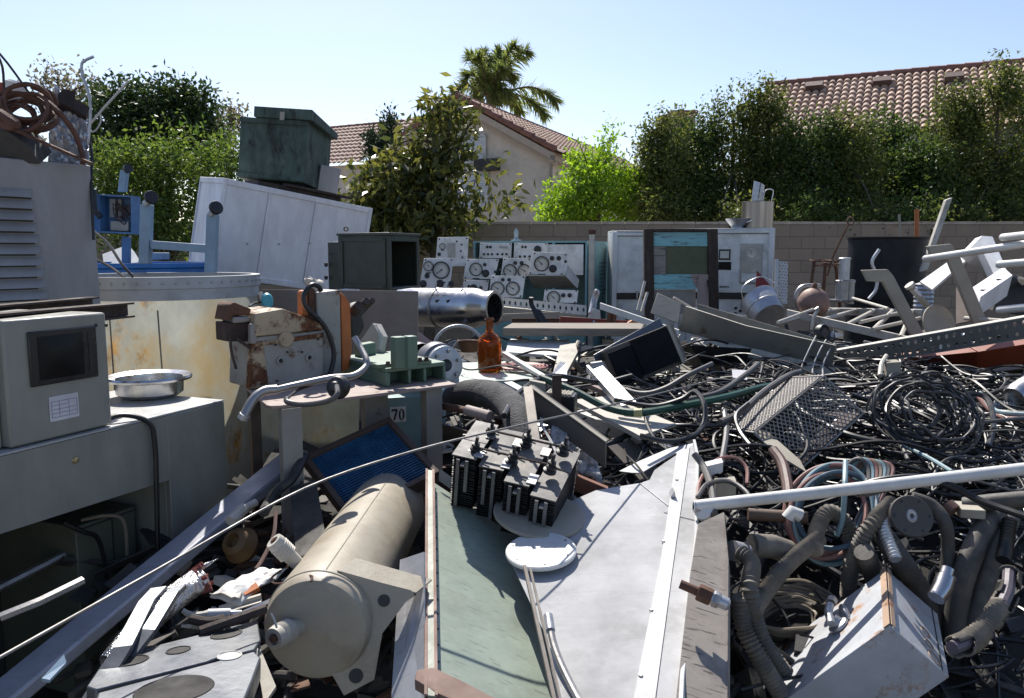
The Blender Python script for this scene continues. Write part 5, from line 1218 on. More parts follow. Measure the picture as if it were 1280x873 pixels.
b = MB(M)
for px, py in ((343, 431), (345, 476), (396, 424), (399, 471), (318, 436), (326, 480), (358, 440), (376, 440)):
    x, z = gx(px, py); b.lathe([(0, .005), (.004, .005), (.005, 0)], Matrix.Translation((x, -.009, z)) @ Matrix.Rotation(R(90), 4, 'X'), 8)
b.build('bolts', rust_dark, t)
# tall drive block at right
prof([(404, 476), (401, 366), (430, 363), (432, 470)], .03, .17, mach_grey, 'drive_block')
prof([(433, 466), (431, 366), (436, 370), (443, 380), (445, 440), (441, 462)], .03, .15, orange_p, 'side_guard')
prof([(386, 395), (386, 365), (392, 363), (394, 398)], .05, .10, orange_p, 'post'); prof([(393, 400), (393, 362), (400, 361), (401, 402)], .04, .10, MATS['rust'], 'post')
prof([(447, 424), (445, 392), (455, 384), (464, 380), (470, 379), (470, 388), (461, 396), (465, 410), (458, 422)], .05, .16, black_p, 'motor_bracket', .01)
for px, py, r in ((452, 387, .022), (461, 381, .016), (468, 380, .013)):
    x, z = gx(px, py); b = MB(M @ Matrix.Translation((x, .04, z)) @ Matrix.Rotation(R(60), 4, 'X')); b.lathe([(0, .03), (r, .03), (r * 1.1, .02), (r * 1.1, -.02), (0, -.02)], seg=16); b.build('fitting', rust_dark, t)
# clamp head at left
prof([(286, 402), (290, 382), (296, 378), (318, 387), (315, 394), (296, 395)], .02, .14, MATS['rust'], 'clamp_head')
prof([(295, 405), (294, 397), (316, 396), (316, 403)], .02, .13, table_leg_m, 'clamp_bar'); prof([(287, 428), (286, 404), (318, 404), (318, 428)], .03, .13, rust_dark, 'clamp_block')
prof([(312, 430), (312, 405), (320, 404), (320, 430)], -.01, .02, table_leg_m, 'clamp_plate')
b = MB(M); pp = [gx(*p) for p in ((290, 418), (292, 440), (298, 462))]; b.tube([(x, .02, z) for x, z in pp], .006, 6, smooth=3); b.tube([(gx(296, 424)[0], .0, gx(296, 424)[1]), (gx(314, 436)[0], .0, gx(314, 436)[1])], .006, 6); b.build('clamp_lever', rust_dark, t)
b = MB(M); pts = [gx(*p) for p in ((404, 472), (410, 462), (414, 440), (407, 415), (397, 400), (382, 385), (379, 370), (388, 357), (398, 358), (402, 364))]; b.tube([(x, -.03 + .004 * i, z) for i, (x, z) in enumerate(pts)], .0105, 9, smooth=5); b.build('hose', cable_black, t)
b = MB(M); pts = [gx(*p) for p in ((408, 366), (400, 352), (396, 352))]; b.tube([(x, .08, z) for x, z in pts], .013, 8); b.build('handle', off_white, t)
t = thing('valve_cap', 'small turquoise cap with white tip above the gearbox', 'cap')
b = MB(aim(P(334, 377, 3.6), V((.5, -.8, .1)))); b.lathe([(0, .02), (.022, .018), (.028, 0), (.022, -.01), (0, -.01)], Matrix.Diagonal((1, 1.4, 1, 1)), 18); b.build('cap', mat('cyan_plastic', (.05, .33, .42), .4), t)
b = MB(); b.tube([P(332, 386, 3.6), P(329, 375, 3.6), P(325, 365, 3.6)], [.014, .01], 8); b.build('stem', off_white, t)
b = MB(); b.tube([P(312, 383, 3.5), P(318, 379, 3.55), P(326, 378, 3.58)], .005, 6, smooth=3); b.build('lead', cable_black, t)
crumple('plastic_bottle', [P(378, 400, 4.2), P(415, 400, 4.1), P(405, 352, 4.2), P(385, 350, 4.3)], 10, .04, off_white, 'pale plastic sheet behind the gearbox top', 'sheet', 8)
# curved casting behind motor
b = MB(); b.tube([P(470, 408, 3.75), P(476, 422, 3.7), P(474, 438, 3.68)], [.014, .02, .012], 6, smooth=3); b.plate([P(448, 430, 3.8), P(466, 404, 3.75), P(474, 420, 3.7), P(470, 440, 3.7)], .05); tag(b.build('curved_casting', off_white), 'pale curved casting behind the gearbox motor', 'casting')
# grey pipe with elbow and boot
t = thing('bent_pipe', 'bent grey steel pipe with an elbow end lying in front of the gearbox', 'pipe')
pl = [P(332, 491, 2.78), P(360, 484, 2.80), P(412, 473, 2.88), P(441, 470, 2.95), P(456, 460, 3.02), P(458, 450, 3.05), P(450, 434, 3.1), P(443, 422, 3.12)]
MB().tube(pl, .0125, 12, smooth=6).build('pipe', dull_steel, t)
MB().tube([P(346, 487, 2.79), P(330, 489, 2.77), P(317, 499, 2.74), P(304, 522, 2.70)], .0165, 12, smooth=5).build('elbow', dull_steel, t)
MB().tube([P(306, 518, 2.7), P(303, 524, 2.7)], .019, 12).build('collar', galv, t)
b = MB(aim(P(422, 484, 2.72), V((-.25, -1, .25)))); b.lathe([(0, .035), (.014, .034), (.02, .02), (.034, .016), (.04, .004), (.042, -.012), (.034, -.03), (0, -.03)], seg=30); t = thing('rubber_boot', 'round black rubber boot with a looping grey hose on the table edge', 'boot'); b.build('boot', rubber, t)
MB().tube([P(421, 483, 2.68), P(421, 494, 2.64), P(408, 502, 2.64), P(380, 506, 2.66), P(360, 503, 2.68), P(358, 498, 2.7)], .0095, 9, smooth=5).build('hose', cable_grey, t)
MB().tube([P(358, 499, 2.72), P(372, 488, 2.8), P(392, 480, 2.86), P(404, 468, 2.9)], .006, 6, smooth=5).build('lead', cable_black, t)
# ---- green casting on the table
t = thing('green_casting', 'green painted cast machine base with two upright lugs on the table', 'casting')
o = Z(483, 484, ZT + .001); a = Z(557, 474, ZT + .001); c = Z(424, 466, ZT + .001)
e1 = a - o; e2 = c - o; h = .075; n1, n2 = e1.normalized(), e2.normalized()
b = MB(); b.edges(o + V((0, 0, h - .018)), e1, e2, V((0, 0, .018))); b.edges(o, n1 * .02, e2, V((0, 0, h - .0185)))
for k in (.36, .62, .96): b.edges(o + e1 * k, n1 * .014, e2 * .9, V((0, 0, h - .0185)))
b.edges(o + n1 * .021 + n2 * .10, e1 - n1 * .03, n2 * .012, V((0, 0, h - .019))); b.build('base', cast_green, t, bevel=.004)
for px0, px1, pyt in ((495, 510, 422), (511, 523, 421)):
    a = Z(px0, 462, ZT + h); c = Z(px1, 461, ZT + h); hh = P(px0, pyt, a.y).z - a.z; b = MB(); b.edges(a, c - a, n2 * .05, V((0, 0, hh))); b.build('lug', cast_green, t, bevel=.005)
b = MB(); a = Z(472, 461, ZT + h); c = Z(540, 455, ZT + h); b.edges(a, c - a, n2 * .05, V((0, 0, .016))); b.build('mounting_strip', cast_green, t, bevel=.004)
b = MB(); a = Z(450, 447, ZT + h); c = Z(470, 443, ZT + h); b.edges(a, c - a, n2 * .06, V((0, 0, .055))); b.build('block', cast_green, t, bevel=.005)
b = MB()
for px, py in ((485, 457), (493, 452), (525, 452), (533, 451)): b.lathe([(0, .016), (.008, .016), (.009, .006), (.013, .006), (.013, 0)], Matrix.Translation(Z(px, py, ZT + h + .016)), 6)
b.build('bolts', rust_dark, t)
# ---- flanged valve
t = thing('flanged_valve', 'grey rounded valve body with a bolted flange behind the green casting', 'valve')
c = P(556, 457, 3.75); ax = V((.62, -.85, .12)).normalized(); M = aim(c, ax)
b = MB(M); b.lathe([(.03, .012), (.03, .016), (.068, .016), (.092, .012), (.094, 0), (.092, -.014), (.06, -.014)], seg=40); b.lathe([(.03, .013), (.028, -.06), (0, -.06)], seg=24); b.build('flange', galv, t)
b = MB(M); b.lathe([(.085, -.015), (.105, -.03), (.115, -.08), (.10, -.14), (.06, -.17), (0, -.18)], seg=40); b.build('valve_body', mat('valve_grey', (.17, .175, .19), .45, .3, dirt=.2), t)
b = MB(M @ Matrix.Translation((-.05, .02, -.17))); b.lathe([(.09, .05), (.10, 0), (.09, -.06), (.04, -.1), (0, -.11)], seg=36); b.build('rear_lobe', MATS['valve_grey'], t)
for k in range(6):
    a_ = 2 * math.pi * k / 6 + .3; b = MB(M @ Matrix.Translation((.068 * math.cos(a_), .068 * math.sin(a_), .016))); b.lathe([(0, .012), (.009, .012), (.010, 0)], seg=6); b.build('bolt', dull_steel, t)
# ---- sage cabinet with bottle, box marked 70
t = thing('low_cabinet', 'pale sage green low steel cabinet carrying the amber bottle', 'cabinet')
q0 = P(567, 482, 4.25); zt = P(612, 465.5, 4.6).z
a = V((q0.x, q0.y, zt)); bq = P(668, 480, 4.35); c = P(548, 452, 5.0)
e1 = V((bq.x - a.x, bq.y - a.y, 0)); e2 = V((-.05, .75, 0))
b = MB(); b.edges(a + V((0, 0, -.5)), e1, e2, V((0, 0, .5))); b.build('cabinet_body', sage, t, bevel=.006)
b = MB(); b.edges(a + V((-.01, -.012, -.03)), e1 + V((.02, 0, 0)), V((0, .011, 0)), V((0, 0, .03))); b.build('top_lip', sage, t)
t = thing('amber_bottle', 'large amber glass bottle standing on the sage green cabinet', 'bottle')
amb = bpy.data.materials.new('amber_glass'); amb.use_nodes = True; pb = amb.node_tree.nodes['Principled BSDF']
pb.inputs['Base Color'].default_value = (.60, .21, .03, 1); pb.inputs['Roughness'].default_value = .06; pb.inputs['Transmission Weight'].default_value = .9; pb.inputs['IOR'].default_value = 1.3
c = P(612, 466, 4.62); c.z = zt + .002; k = 4.6 / 1000; rr = 15.2 * k
prof_ = [(0, 0), (rr * .9, 0), (rr, .012), (rr, 36 * k), (rr * .93, 42 * k), (rr * .62, 47 * k), (rr * .36, 50 * k), (rr * .30, 54 * k), (rr * .29, 64 * k), (rr * .36, 64.5 * k), (rr * .36, 68 * k), (rr * .25, 68 * k), (rr * .22, 52 * k), (rr * .55, 45 * k), (rr * .93, 37 * k), (rr * .95, .012), (0, .008)]
b = MB(Matrix.Translation(c)); b.lathe(prof_, seg=48); b.build('glass', amb, t)
b = MB(Matrix.Translation(c)); b.torus(Matrix.Translation((0, 0, 66 * k)), rr * .36, .004, 20, 6); b.build('neck_ring', cable_brown, t)
t = thing('numbered_box', 'turquoise steel box with a white 70 plate under the table', 'box')
a = P(479, 540, 3.62); bq = P(534, 541, 3.68); zt7 = P(480, 498, 3.62).z
e1 = V((bq.x - a.x, bq.y - a.y, 0)); e2 = V((.06, .35, 0)); o7 = V((a.x, a.y, zt7 - .3))
b = MB(); b.edges(o7, e1, e2, V((0, 0, .3))); b.build('box_body', teal_box, t, bevel=.004)
n7 = V((e1.y, -e1.x, 0)).normalized(); 
a = onplane(487.5, 509, o7, n7); c = onplane(507.5, 527, o7, n7); ux = e1.normalized()
b = MB(); w7 = (c - a).dot(ux); h7 = a.z - c.z; b.edges(a - V((0, 0, h7)), ux * w7, n7 * .003, V((0, 0, h7))); pl7 = b.build('number_plate', mat('plate_white', (.75, .74, .72), .5, dirt=.1), t)
b = MB()
def seg7(x0, z0, x1, z1, th=.0045):
    p0 = a + ux * (w7 * x0) - V((0, 0, h7 * (1 - z0))) + n7 * .004; p1 = a + ux * (w7 * x1) - V((0, 0, h7 * (1 - z1))) + n7 * .004
    dd = (p1 - p0).normalized(); ss = dd.cross(n7) * th; b.hexa([p0 - ss, p0 + ss, p1 + ss, p1 - ss, p0 - ss + n7 * .001, p0 + ss + n7 * .001, p1 + ss + n7 * .001, p1 - ss + n7 * .001])
seg7(.12, .80, .44, .80); seg7(.12, .82, .12, .68, .003); seg7(.42, .80, .24, .14)
ov = [(.72 + .13 * math.cos(2 * math.pi * i / 20), .47 + .36 * math.sin(2 * math.pi * i / 20)) for i in range(21)]
for (x0, z0), (x1, z1) in zip(ov, ov[1:]): seg7(x0, z0, x1, z1, .0042 if abs(x0 - .72) > .08 else .0022)
b.build('number', ink, pl7)
b = MB(); b.edges(P(535, 520, 3.68), P(566, 492, 3.9) - P(535, 520, 3.68), V((.02, .2, 0)), V((0, 0, .06))); tag(b.build('blue_casing', pale_blue_p, bevel=.004), 'pale blue metal casing beside the box marked 70', 'casing')
# ================================================================== FOREGROUND
# ---- tank cylinder
t = thing('pressure_tank', 'cream painted cylinder tank with domed end lying in the foreground', 'tank')
a = P(393, 789, 1.9); e = P(489, 630, 2.98); M = aim(a, e - a); Ln = (e - a).length; rr = .137
b = MB(M); pr = [(0, 0), (rr * .80, 0), (rr * .93, .008), (rr * .985, .024), (rr, .045)] + [(rr, .045 + (Ln - .1) * k / 10) for k in range(1, 11)]
for k in range(1, 8): pr.append((rr * math.cos(math.pi / 2 * k / 7), Ln - .055 + .075 * math.sin(math.pi / 2 * k / 7)))
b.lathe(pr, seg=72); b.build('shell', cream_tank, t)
b = MB(M); b.torus(Matrix.Translation((0, 0, .047)), rr + .0005, .0022, 72, 6); b.torus(Matrix.Translation((0, 0, Ln * .93)), rr + .0005, .002, 72, 6); 
angs = [math.atan2(-(M.inverted() @ V((0, 0, 0)) - V((0, 0, 0))).y, 1)]
up_l = (M.to_3x3().inverted() @ V((.12, -.2, 1))).normalized(); aa = math.atan2(up_l.y, up_l.x)
b.tube([(math.cos(aa) * (rr + .0005), math.sin(aa) * (rr + .0005), .06 + (Ln - .14) * k / 6) for k in range(7)], .0016, 5); b.build('weld_seam', MATS['tan_paint'], t)
# saddle bracket, right side
p0, pn = plane3(P(430, 700, 1.97), P(520, 742, 1.97), P(460, 800, 1.93))
q = [onplane(px, py, p0, pn) for px, py in ((428, 716), (514, 738), (519, 745), (508, 752), (478, 792), (468, 850), (430, 870), (390, 800))]
b = MB(); b.plate(q, .006); b.edges(onplane(421, 714, p0, pn) + V((0, 0, .002)), onplane(520, 742, p0, pn) - onplane(421, 714, p0, pn), V((.035, .07, .006)), V((0, 0, -.004)))
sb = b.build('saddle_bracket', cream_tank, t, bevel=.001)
n_ = pn if (pn.y < 0) else -pn
for px, py, r in ((480, 751, .0155), (445, 845, .018), (519, 743, .003)): b = MB(); b.lathe([(0, .002), (r, .002), (r, 0)], aim(onplane(px, py, p0, pn), n_), 24); b.build('bracket_hole', ink, sb)
ax = -(e - a).normalized()
def fitting(o, dirv, r, ln, name):
    Mf = aim(o, dirv); b = MB(Mf); pr = [(0, -.01), (r * .7, -.01), (r * .75, ln * .3), (r * 1.0, ln * .32)]
    for k in range(6): pr += [(r * 1.02, ln * (.34 + k * .08)), (r * .93, ln * (.38 + k * .08))]
    pr += [(r * .95, ln * .85), (r * .85, ln), (r * .5, ln), (r * .45, ln * .9), (0, ln * .9)]
    b.lathe(pr, seg=24); f = b.build(name, off_white, t)
    b = MB(Mf); b.lathe([(0, ln * 1.05), (r * .25, ln * 1.05), (r * .3, ln * .9)], seg=10)
    b.build('stem', rusty, f); return f
fitting(M @ V((0, 0, 0)) + V((-.045, 0, .01)), V((-.45, -1, .1)), .03, .085, 'end_fitting')
MB().tube([P(346, 785, 1.78), P(343, 775, 1.78), P(339, 767, 1.78)], .0028, 5).build('wire_stub', wire_light, t)
fitting(P(368, 701, 2.12), V((-.55, -.25, .75)), .027, .085, 'side_valve')
tag(MB().tube([P(360, 708, 2.12), P(340, 722, 2.04), P(348, 730, 1.99), P(387, 720, 1.93), P(389, 727, 1.90)], .0032, 5, smooth=5).build('lead_wire', cable_brown), 'thin brown wire curling over the front of the cream tank', 'wire')

# ---- green tray
t = thing('green_tray', 'long pale green steel tray panel with rivet holes and rusty edges in the foreground', 'tray')
TL, TR, BR, BL = P(537, 600, 2.70), P(648, 672, 2.58), P(703, 882, 1.66), P(538, 888, 1.68)
p0 = TL; pn = (TR - TL).cross(BL - TL).normalized(); pn = pn if pn.z > 0 else -pn
BR = onplane(703, 882, TL, pn)
b = MB(); b.plate([TL, TR, BR, BL], .004, -pn); b.build('tray_panel', pale_green, t)
b = MB(); L0_, L1_ = P(528, 599, 2.72), P(521, 888, 1.66)
hgt = pn * .04
b.hexa([BL + pn * .001 - (TR - TL).normalized() * .003, TL + pn * .001 - (TR - TL).normalized() * .003, TL - (TR - TL).normalized() * .006, BL - (TR - TL).normalized() * .006, BL + hgt, TL + hgt, TL + hgt - V((.028, 0, -.003)), BL + hgt - V((.022, 0, -.003))])
b.build('side_rail', mat('rail_green', (.24, .26, .205), .5, rust=.2, rs=10, dirt=.3), t, bevel=.002)
b = MB(); d_ = (BL - TL); b.edges(TL + hgt + V((-.029, 0, .0035)), V((.007, 0, 0)), d_, V((0, 0, .003))); b.edges(TL + hgt + V((-.006, 0, .001)), V((.0075, 0, 0)), d_, V((0, 0, .004))); b.build('rusty_edge', mat('pinkish_rust', (.27, .17, .135), .8, var=.4, dirt=.3), t)
b = MB(); r_ = (TR - TL).normalized(); dR = BR - TR; b.edges(TR + pn * .0012 - r_ * .004, r_ * .008, dR, pn * .012); b.edges(TR + r_ * .005 + pn * .001, r_ * .02, dR, -pn * .003); b.build('right_lip', tan_p, t)
b = MB()
for k in range(17):
    s_ = (k + .6) / 17.5; p = TL + (BL - TL) * s_ + r_ * .024 + pn * .0006; b.lathe([(0, .0005), (.0042, .0004), (.0045, 0)], aim(p, pn), 10)
    p = TR + (BR - TR) * s_ - r_ * .018 + pn * .0006; b.lathe([(0, .0005), (.0036, .0004), (.004, 0)], aim(p, pn), 10)
b.build('rivet_holes', ink, t)
b = MB(); b.plate([P(521, 838, 1.74), P(541, 834, 1.75), P(575, 850, 1.72), P(640, 884, 1.64), P(600, 890, 1.62), P(548, 868, 1.68), P(518, 850, 1.72)], .03); b.build('end_bracket', MATS['pinkish_rust'], t, bevel=.002)
b = MB(); b.edges(P(548, 602, 2.68) + pn * .003, TR + pn * .003 - (P(548, 602, 2.68) + pn * .003), V((.0, .02, .03)), V((.008, 0, .002))); b.build('top_flange', tan_p, t)
# grey sheet under
b = MB(); b.plate([P(500, 700, 2.15), P(530, 690, 2.1), P(530, 890, 1.7), P(488, 890, 1.75)], .005); tag(b.build('grey_sheet', alu_dull), 'grey metal sheet edge showing between the cream tank and the green tray', 'metal sheet')

# ---- aluminium sheet
t = thing('aluminium_sheet', 'large bright aluminium sheet with a white riveted strip in the foreground', 'metal sheet')
A_, B_, C_ = P(720, 853, 1.76), P(848, 853, 1.74), P(868, 560, 2.98); p0, pn = plane3(A_, B_, C_); pn = pn if pn.z > 0 else -pn
OL = [(640, 705), (655, 655), (697, 634), (745, 613), (800, 604), (812, 600), (818, 588), (832, 578), (866, 556), (871, 575), (868, 680), (850, 853), (848, 888), (700, 888), (680, 790)]
q = [onplane(x, y, p0, pn) for x, y in OL]
b = MB(); b.plate(q, .003, -pn); b.build('sheet', alu_sheet, t)
b = MB(); q = [onplane(x, y, p0 + pn * .004, pn) for x, y in ((846, 566), (862, 559), (842, 700), (817, 888), (789, 888), (826, 700))]; b.plate(q, .003, -pn); st = b.build('riveted_strip', alu_white, t)
b = MB()
for x, y in ((829, 677), (814, 763), (846, 600), (801, 845)): b.lathe([(0, .003), (.004, .003), (.006, 0)], aim(onplane(x, y, p0 + pn * .0045, pn), pn), 10)
b.build('rivets', dull_steel, st)
b = MB(Matrix()); c = onplane(838, 618, p0 + pn * .004, pn); b.hexa([c + V(v_) for v_ in ((-.005, -.03, 0), (.012, -.03, 0), (.014, .03, 0), (0, .03, 0), (0, -.03, .008), (.008, -.03, .02), (.012, .03, .016), (.004, .03, .005))]); b.build('bent_tab', galv, st)
b = MB(); q = [onplane(x, y, p0, pn) for x, y in ((866, 556), (870, 575), (868, 680), (850, 853), (848, 890))]
for u_, v_ in zip(q, q[1:]): b.hexa([u_, v_, v_ + V((.013, .0, .006)), u_ + V((.013, 0, .006)), u_ + pn * .022, v_ + pn * .022, v_ + pn * .022 + V((.010, 0, 0)), u_ + pn * .022 + V((.010, 0, 0))])
b.build('folded_flange', alu_white, t, bevel=.001)
b = MB()
for (x0, y0, x1, y1) in ((800, 604, 835, 632), (830, 640, 868, 650)): b.tube([onplane(x0, y0, p0 + pn * .0025, pn), onplane(x1, y1, p0 + pn * .0025, pn)], .0016, 5)
b.build('crease', alu_dull, t)
b = MB(); q = [P(774, 589, 3.0), P(800, 576, 3.05), P(838, 560, 3.08), P(868, 554, 3.02), P(863, 561, 3.0), P(843, 567, 2.98), P(820, 580, 2.96), P(802, 591, 2.92), P(790, 591, 2.95)]; b.plate(q, .004); tag(b.build('curved_strip', alu_white), 'curved white metal strip above the top edge of the aluminium sheet', 'metal strip')
# ---- discs
t = thing('round_plate', 'white round plate lying where the green tray meets the aluminium sheet', 'disc')
SHP, SHN = p0, pn
c = onplane(676, 697, SHP, SHN) + V((0, 0, .026)); kk = c.y / 2.14; b = MB(aim(c, V((-.06, -.15, 1)))); rr = .0985 * kk
b.lathe([(0, 0), (rr * .96, 0), (rr, -.003), (rr, -.012), (0, -.012)], seg=64); b.build('plate', white_disc_m, t)
b = MB(aim(c, V((-.06, -.15, 1))) @ Matrix.Diagonal((kk, kk, 1, 1)))
for a_ in (30, 100, 160, 215, 275, 330): b.lathe([(0, .001), (.003, .0008), (.0032, 0)], Matrix.Translation((.082 * math.cos(R(a_)), .082 * math.sin(R(a_)), .0003)), 8)
b.build('screw_holes', ink, t)
c = onplane(674, 652, SHP, SHN) + V((0, 0, .03)); b = MB(aim(c, V((.10, -.20, 1)))); rr = .142 * c.y / 2.4; b.lathe([(0, 0), (rr * .99, 0), (rr, -.002), (rr, -.010), (0, -.010)], seg=64); tag(b.build('round_plate', tan_p), 'tan round plate half under the black finned stack', 'disc')
# bar beside the tray
b = MB(); a = P(654, 712, 2.02); e = P(693, 890, 1.62); b.edges(a, e - a, V((.008, 0, .002)), V((0, .006, .010))); b.edges(a + V((.0155, 0, .0)), (e - a), V((.006, 0, .0)), V((0, .002, .004))); tag(b.build('channel_strip', mat('brown_strip', (.16, .135, .11), .6, dirt=.3)), 'narrow brown channel strip running down the right edge of the green tray', 'strip')
t = thing('metal_tube', 'thin grey tube with a collar lying on the aluminium sheet', 'tube')
pl = [P(687, 782, 1.9), P(692, 805, 1.85), P(702, 832, 1.79), P(722, 872, 1.70), P(735, 890, 1.66)]
MB().tube(pl, .0092, 10, smooth=4).build('tube', dull_steel, t); MB().tube([P(685, 770, 1.93), P(688, 789, 1.885)], .0125, 12).build('collar', galv, t)

# ---- rectifier stack
t = thing('rectifier_stack', 'black finned rectifier stack with bolts and rods in the middle of the heap', 'rectifier')
o = P(561, 571, 2.52); ex = P(706, 606, 2.42); bk = P(592, 529, 2.74)
e1 = (ex - o).normalized(); ey = (bk - o); ey = (ey - e1 * ey.dot(e1)).normalized(); ez = e1.cross(ey); ez = ez if ez.z > 0 else -ez
M = Matrix(((e1.x, ey.x, ez.x, o.x), (e1.y, ey.y, ez.y, o.y), (e1.z, ey.z, ez.z, o.z), (0, 0, 0, 1))); W = (ex - o).length; D = .27; M0 = M.copy()
nb = 4
for k in range(nb):
    x0 = W * k / nb + .004; x1 = W * (k + 1) / nb - .014; y0 = .03 - .026 * k + .01 * (k % 2); hh = .20; M = M0 @ Matrix.Translation((0, 0, -.010 * k)) @ Matrix.Rotation(R(random.uniform(-2.5, 2.5)), 4, 'Z')
    b = MB(M)
    for i in range(22):
        z = -.012 - i * .0088; j = random.uniform(-.004, .004); b.box((x0, y0 + j, z - .0032), (x1, D + j, z))
    bl = b.build('fin_block', rib_black, t)
    b = MB(M); b.box((x0 - .002, y0 - .004, -.009), (x1 + .002, D * .48, -.005)); b.box((x0 - .001, D * .5, -.009), (x1 + .003, D, -.0055)); b.build('top_plate', fin_top, bl)
    b = MB(M)
    for xx in (.22, .6): b.box((x0 + (x1 - x0) * xx, y0 - .016, -hh * random.uniform(.6, 1)), (x0 + (x1 - x0) * (xx + .14), y0 - .008, -.012)); 
    b.box((x0 + (x1 - x0) * .45, y0 - .03, -.028), (x0 + (x1 - x0) * .62, y0 - .004, -.022)); b.box((x0 - .001, y0 + .01, -hh), (x0 + .002, y0 + .02, -.01))
    b.build('terminal_strip', mat('fin_tab_%d' % k, (.16, .16, .165), .45, .5, dirt=.3) if k == 0 else MATS['fin_tab_0'], bl)
    if k < 3:
        b = MB(M)
        b.box((x1 - .012, y0 + .01, -.0045), (x1 + .018, y0 + .065, -.001)); b.build('jumper', alu_dull, bl); b = MB(M); b.box((x1 - .012, D * .62, -.0045), (x1 + .018, D * .62 + .05, -.001)); b.build('jumper', dull_steel, bl)
M = M0 @ Matrix.Translation((0, 0, -.012))
for row, yy in enumerate((.075, .20)):
    for k in range(3):
        x = W * (.155 + .335 * k) + row * .012
        b = MB(M @ Matrix.Translation((x, yy, -.004)) @ Matrix.Rotation(R(8), 4, 'Y')); b.lathe([(.022, 0), (.022, .008), (.012, .012), (.017, .018), (.017, .024), (.010, .028), (.014, .034), (.014, .040), (.006, .042), (.006, .066), (.0, .066)], seg=16); ins = b.build('terminal_bolt', rubber, t)
    b = MB(M); b.tube([(W * .13 + row * .012, yy, .022), (W * .86 + row * .012, yy, .022)], .0042, 6); b.build('tie_rod', rust_dark, t)
    for k in range(3): b = MB(M); x = W * (.155 + .335 * k); b.tube([(x, yy - .005, .024), (x + .05, yy - .018, .022)], .003, 5); b.build('terminal_lug', rubber, t)
# plates and props under it
b = MB(); b.plate([P(660, 640, 2.62), P(722, 624, 2.66), P(700, 600, 2.8), P(650, 612, 2.8)], .01); tag(b.build('grey_plate', dull_steel), 'dusty grey plate beneath the right end of the finned stack', 'plate')

# ---- blue radiator
t = thing('radiator', 'blue finned radiator core in a rusty brown frame behind the cream tank', 'radiator')
A_, B_, C_ = P(378, 573, 2.95), P(487, 524, 3.15), P(412, 652, 2.7); p0, pn = plane3(A_, B_, C_)
q = [onplane(x, y, p0, pn) for x, y in ((378, 573), (487, 523), (520, 605), (414, 662))]
M = frame(q[0], q[1], q[3]); W = (q[1] - q[0]).length; Mi = M.inverted(); v3 = Mi @ q[2]; v4 = Mi @ q[3]; zz = v4.z; sgn = 1 if zz > 0 else -1; Hh = abs(zz)
ny_ = 1 if (M.to_3x3() @ V((0, 1, 0))).dot(q[0] - EYE) > 0 else -1
def rb(x0, z0, x1, z1, y0, y1):
    return (min(x0, x1), min(y0 * ny_, y1 * ny_), min(z0, z1)), (max(x0, x1), max(y0 * ny_, y1 * ny_), max(z0, z1))
b = MB(M); f = .022
b.box(*rb(0, 0, W, f, -.012, .05)); b.box(*rb(0, Hh - f, W, Hh, -.012, .05)); b.box(*rb(0, f + .001, f, Hh - f - .001, -.010, .05)); b.box(*rb(W - f, f + .001, W, Hh - f - .001, -.010, .05)); b.build('frame', mat('radiator_frame', (.10, .065, .05), .75, var=.4, dirt=.3), t, bevel=.002)
b = MB(M)
for k in range(26): z = f + (Hh - 2 * f) * k / 26; b.box(*rb(f, z, W - f, z + .0028, .004, .045))
for k in range(17): x = f + (W - 2 * f) * (k + .5) / 17; b.box(*rb(x, f, x + .003, Hh - f, .010, .03))
b.build('fins', radiator_blue, t)
b = MB(M); b.box(*rb(f, f, W - f, Hh - f, .046, .05)); b.build('core_back', mat('radiator_back', (.006, .03, .09), .6), t)
# ---- long white beam
t = thing('square_beam', 'long white square beam with a painted lavender shade tint slanting from lower left up to the table leg', 'beam')
a = P(372, 561, 3.1); e = P(-14, 876, 1.94); d_ = e - a; sd_ = d_.cross(V((0, 0, 1))).normalized(); sd_ = sd_ if sd_.x > 0 else -sd_; w_ = .108
up_ = V((0, 0, 1)); b = MB(); b.edges(a - sd_ * w_ / 2, sd_ * w_, d_, V((0, 0, -.045))); b.build('beam', beam_metal, t, bevel=.008)
b = MB(); c = a.lerp(e, .045) + V((0, 0, .001)); dd = d_.normalized(); b.edges(c - sd_ * .015, sd_ * .026, dd * .045, V((0, 0, .0015))); b.lathe([(0, .001), (.004, .001), (.004, 0)], Matrix.Translation(a.lerp(e, .012) + sd_ * .02), 10); b.build('cover_plate', beam_metal, t)
# ---- thin rod
tag(MB().tube([P(-20, 832, 1.22), P(0, 822, 1.25), P(190, 716, 1.62), P(380, 611, 2.05), P(520, 563, 2.25), P(640, 534, 2.44), P(730, 514, 2.75), P(800, 498, 3.05), P(896, 474, 3.45)], .0034, 8, smooth=5).build('long_rod', mat('rod_grey', (.17, .165, .16), .5, .3, dirt=.3)), 'long thin bright rod crossing the whole heap from the lower left corner', 'rod')
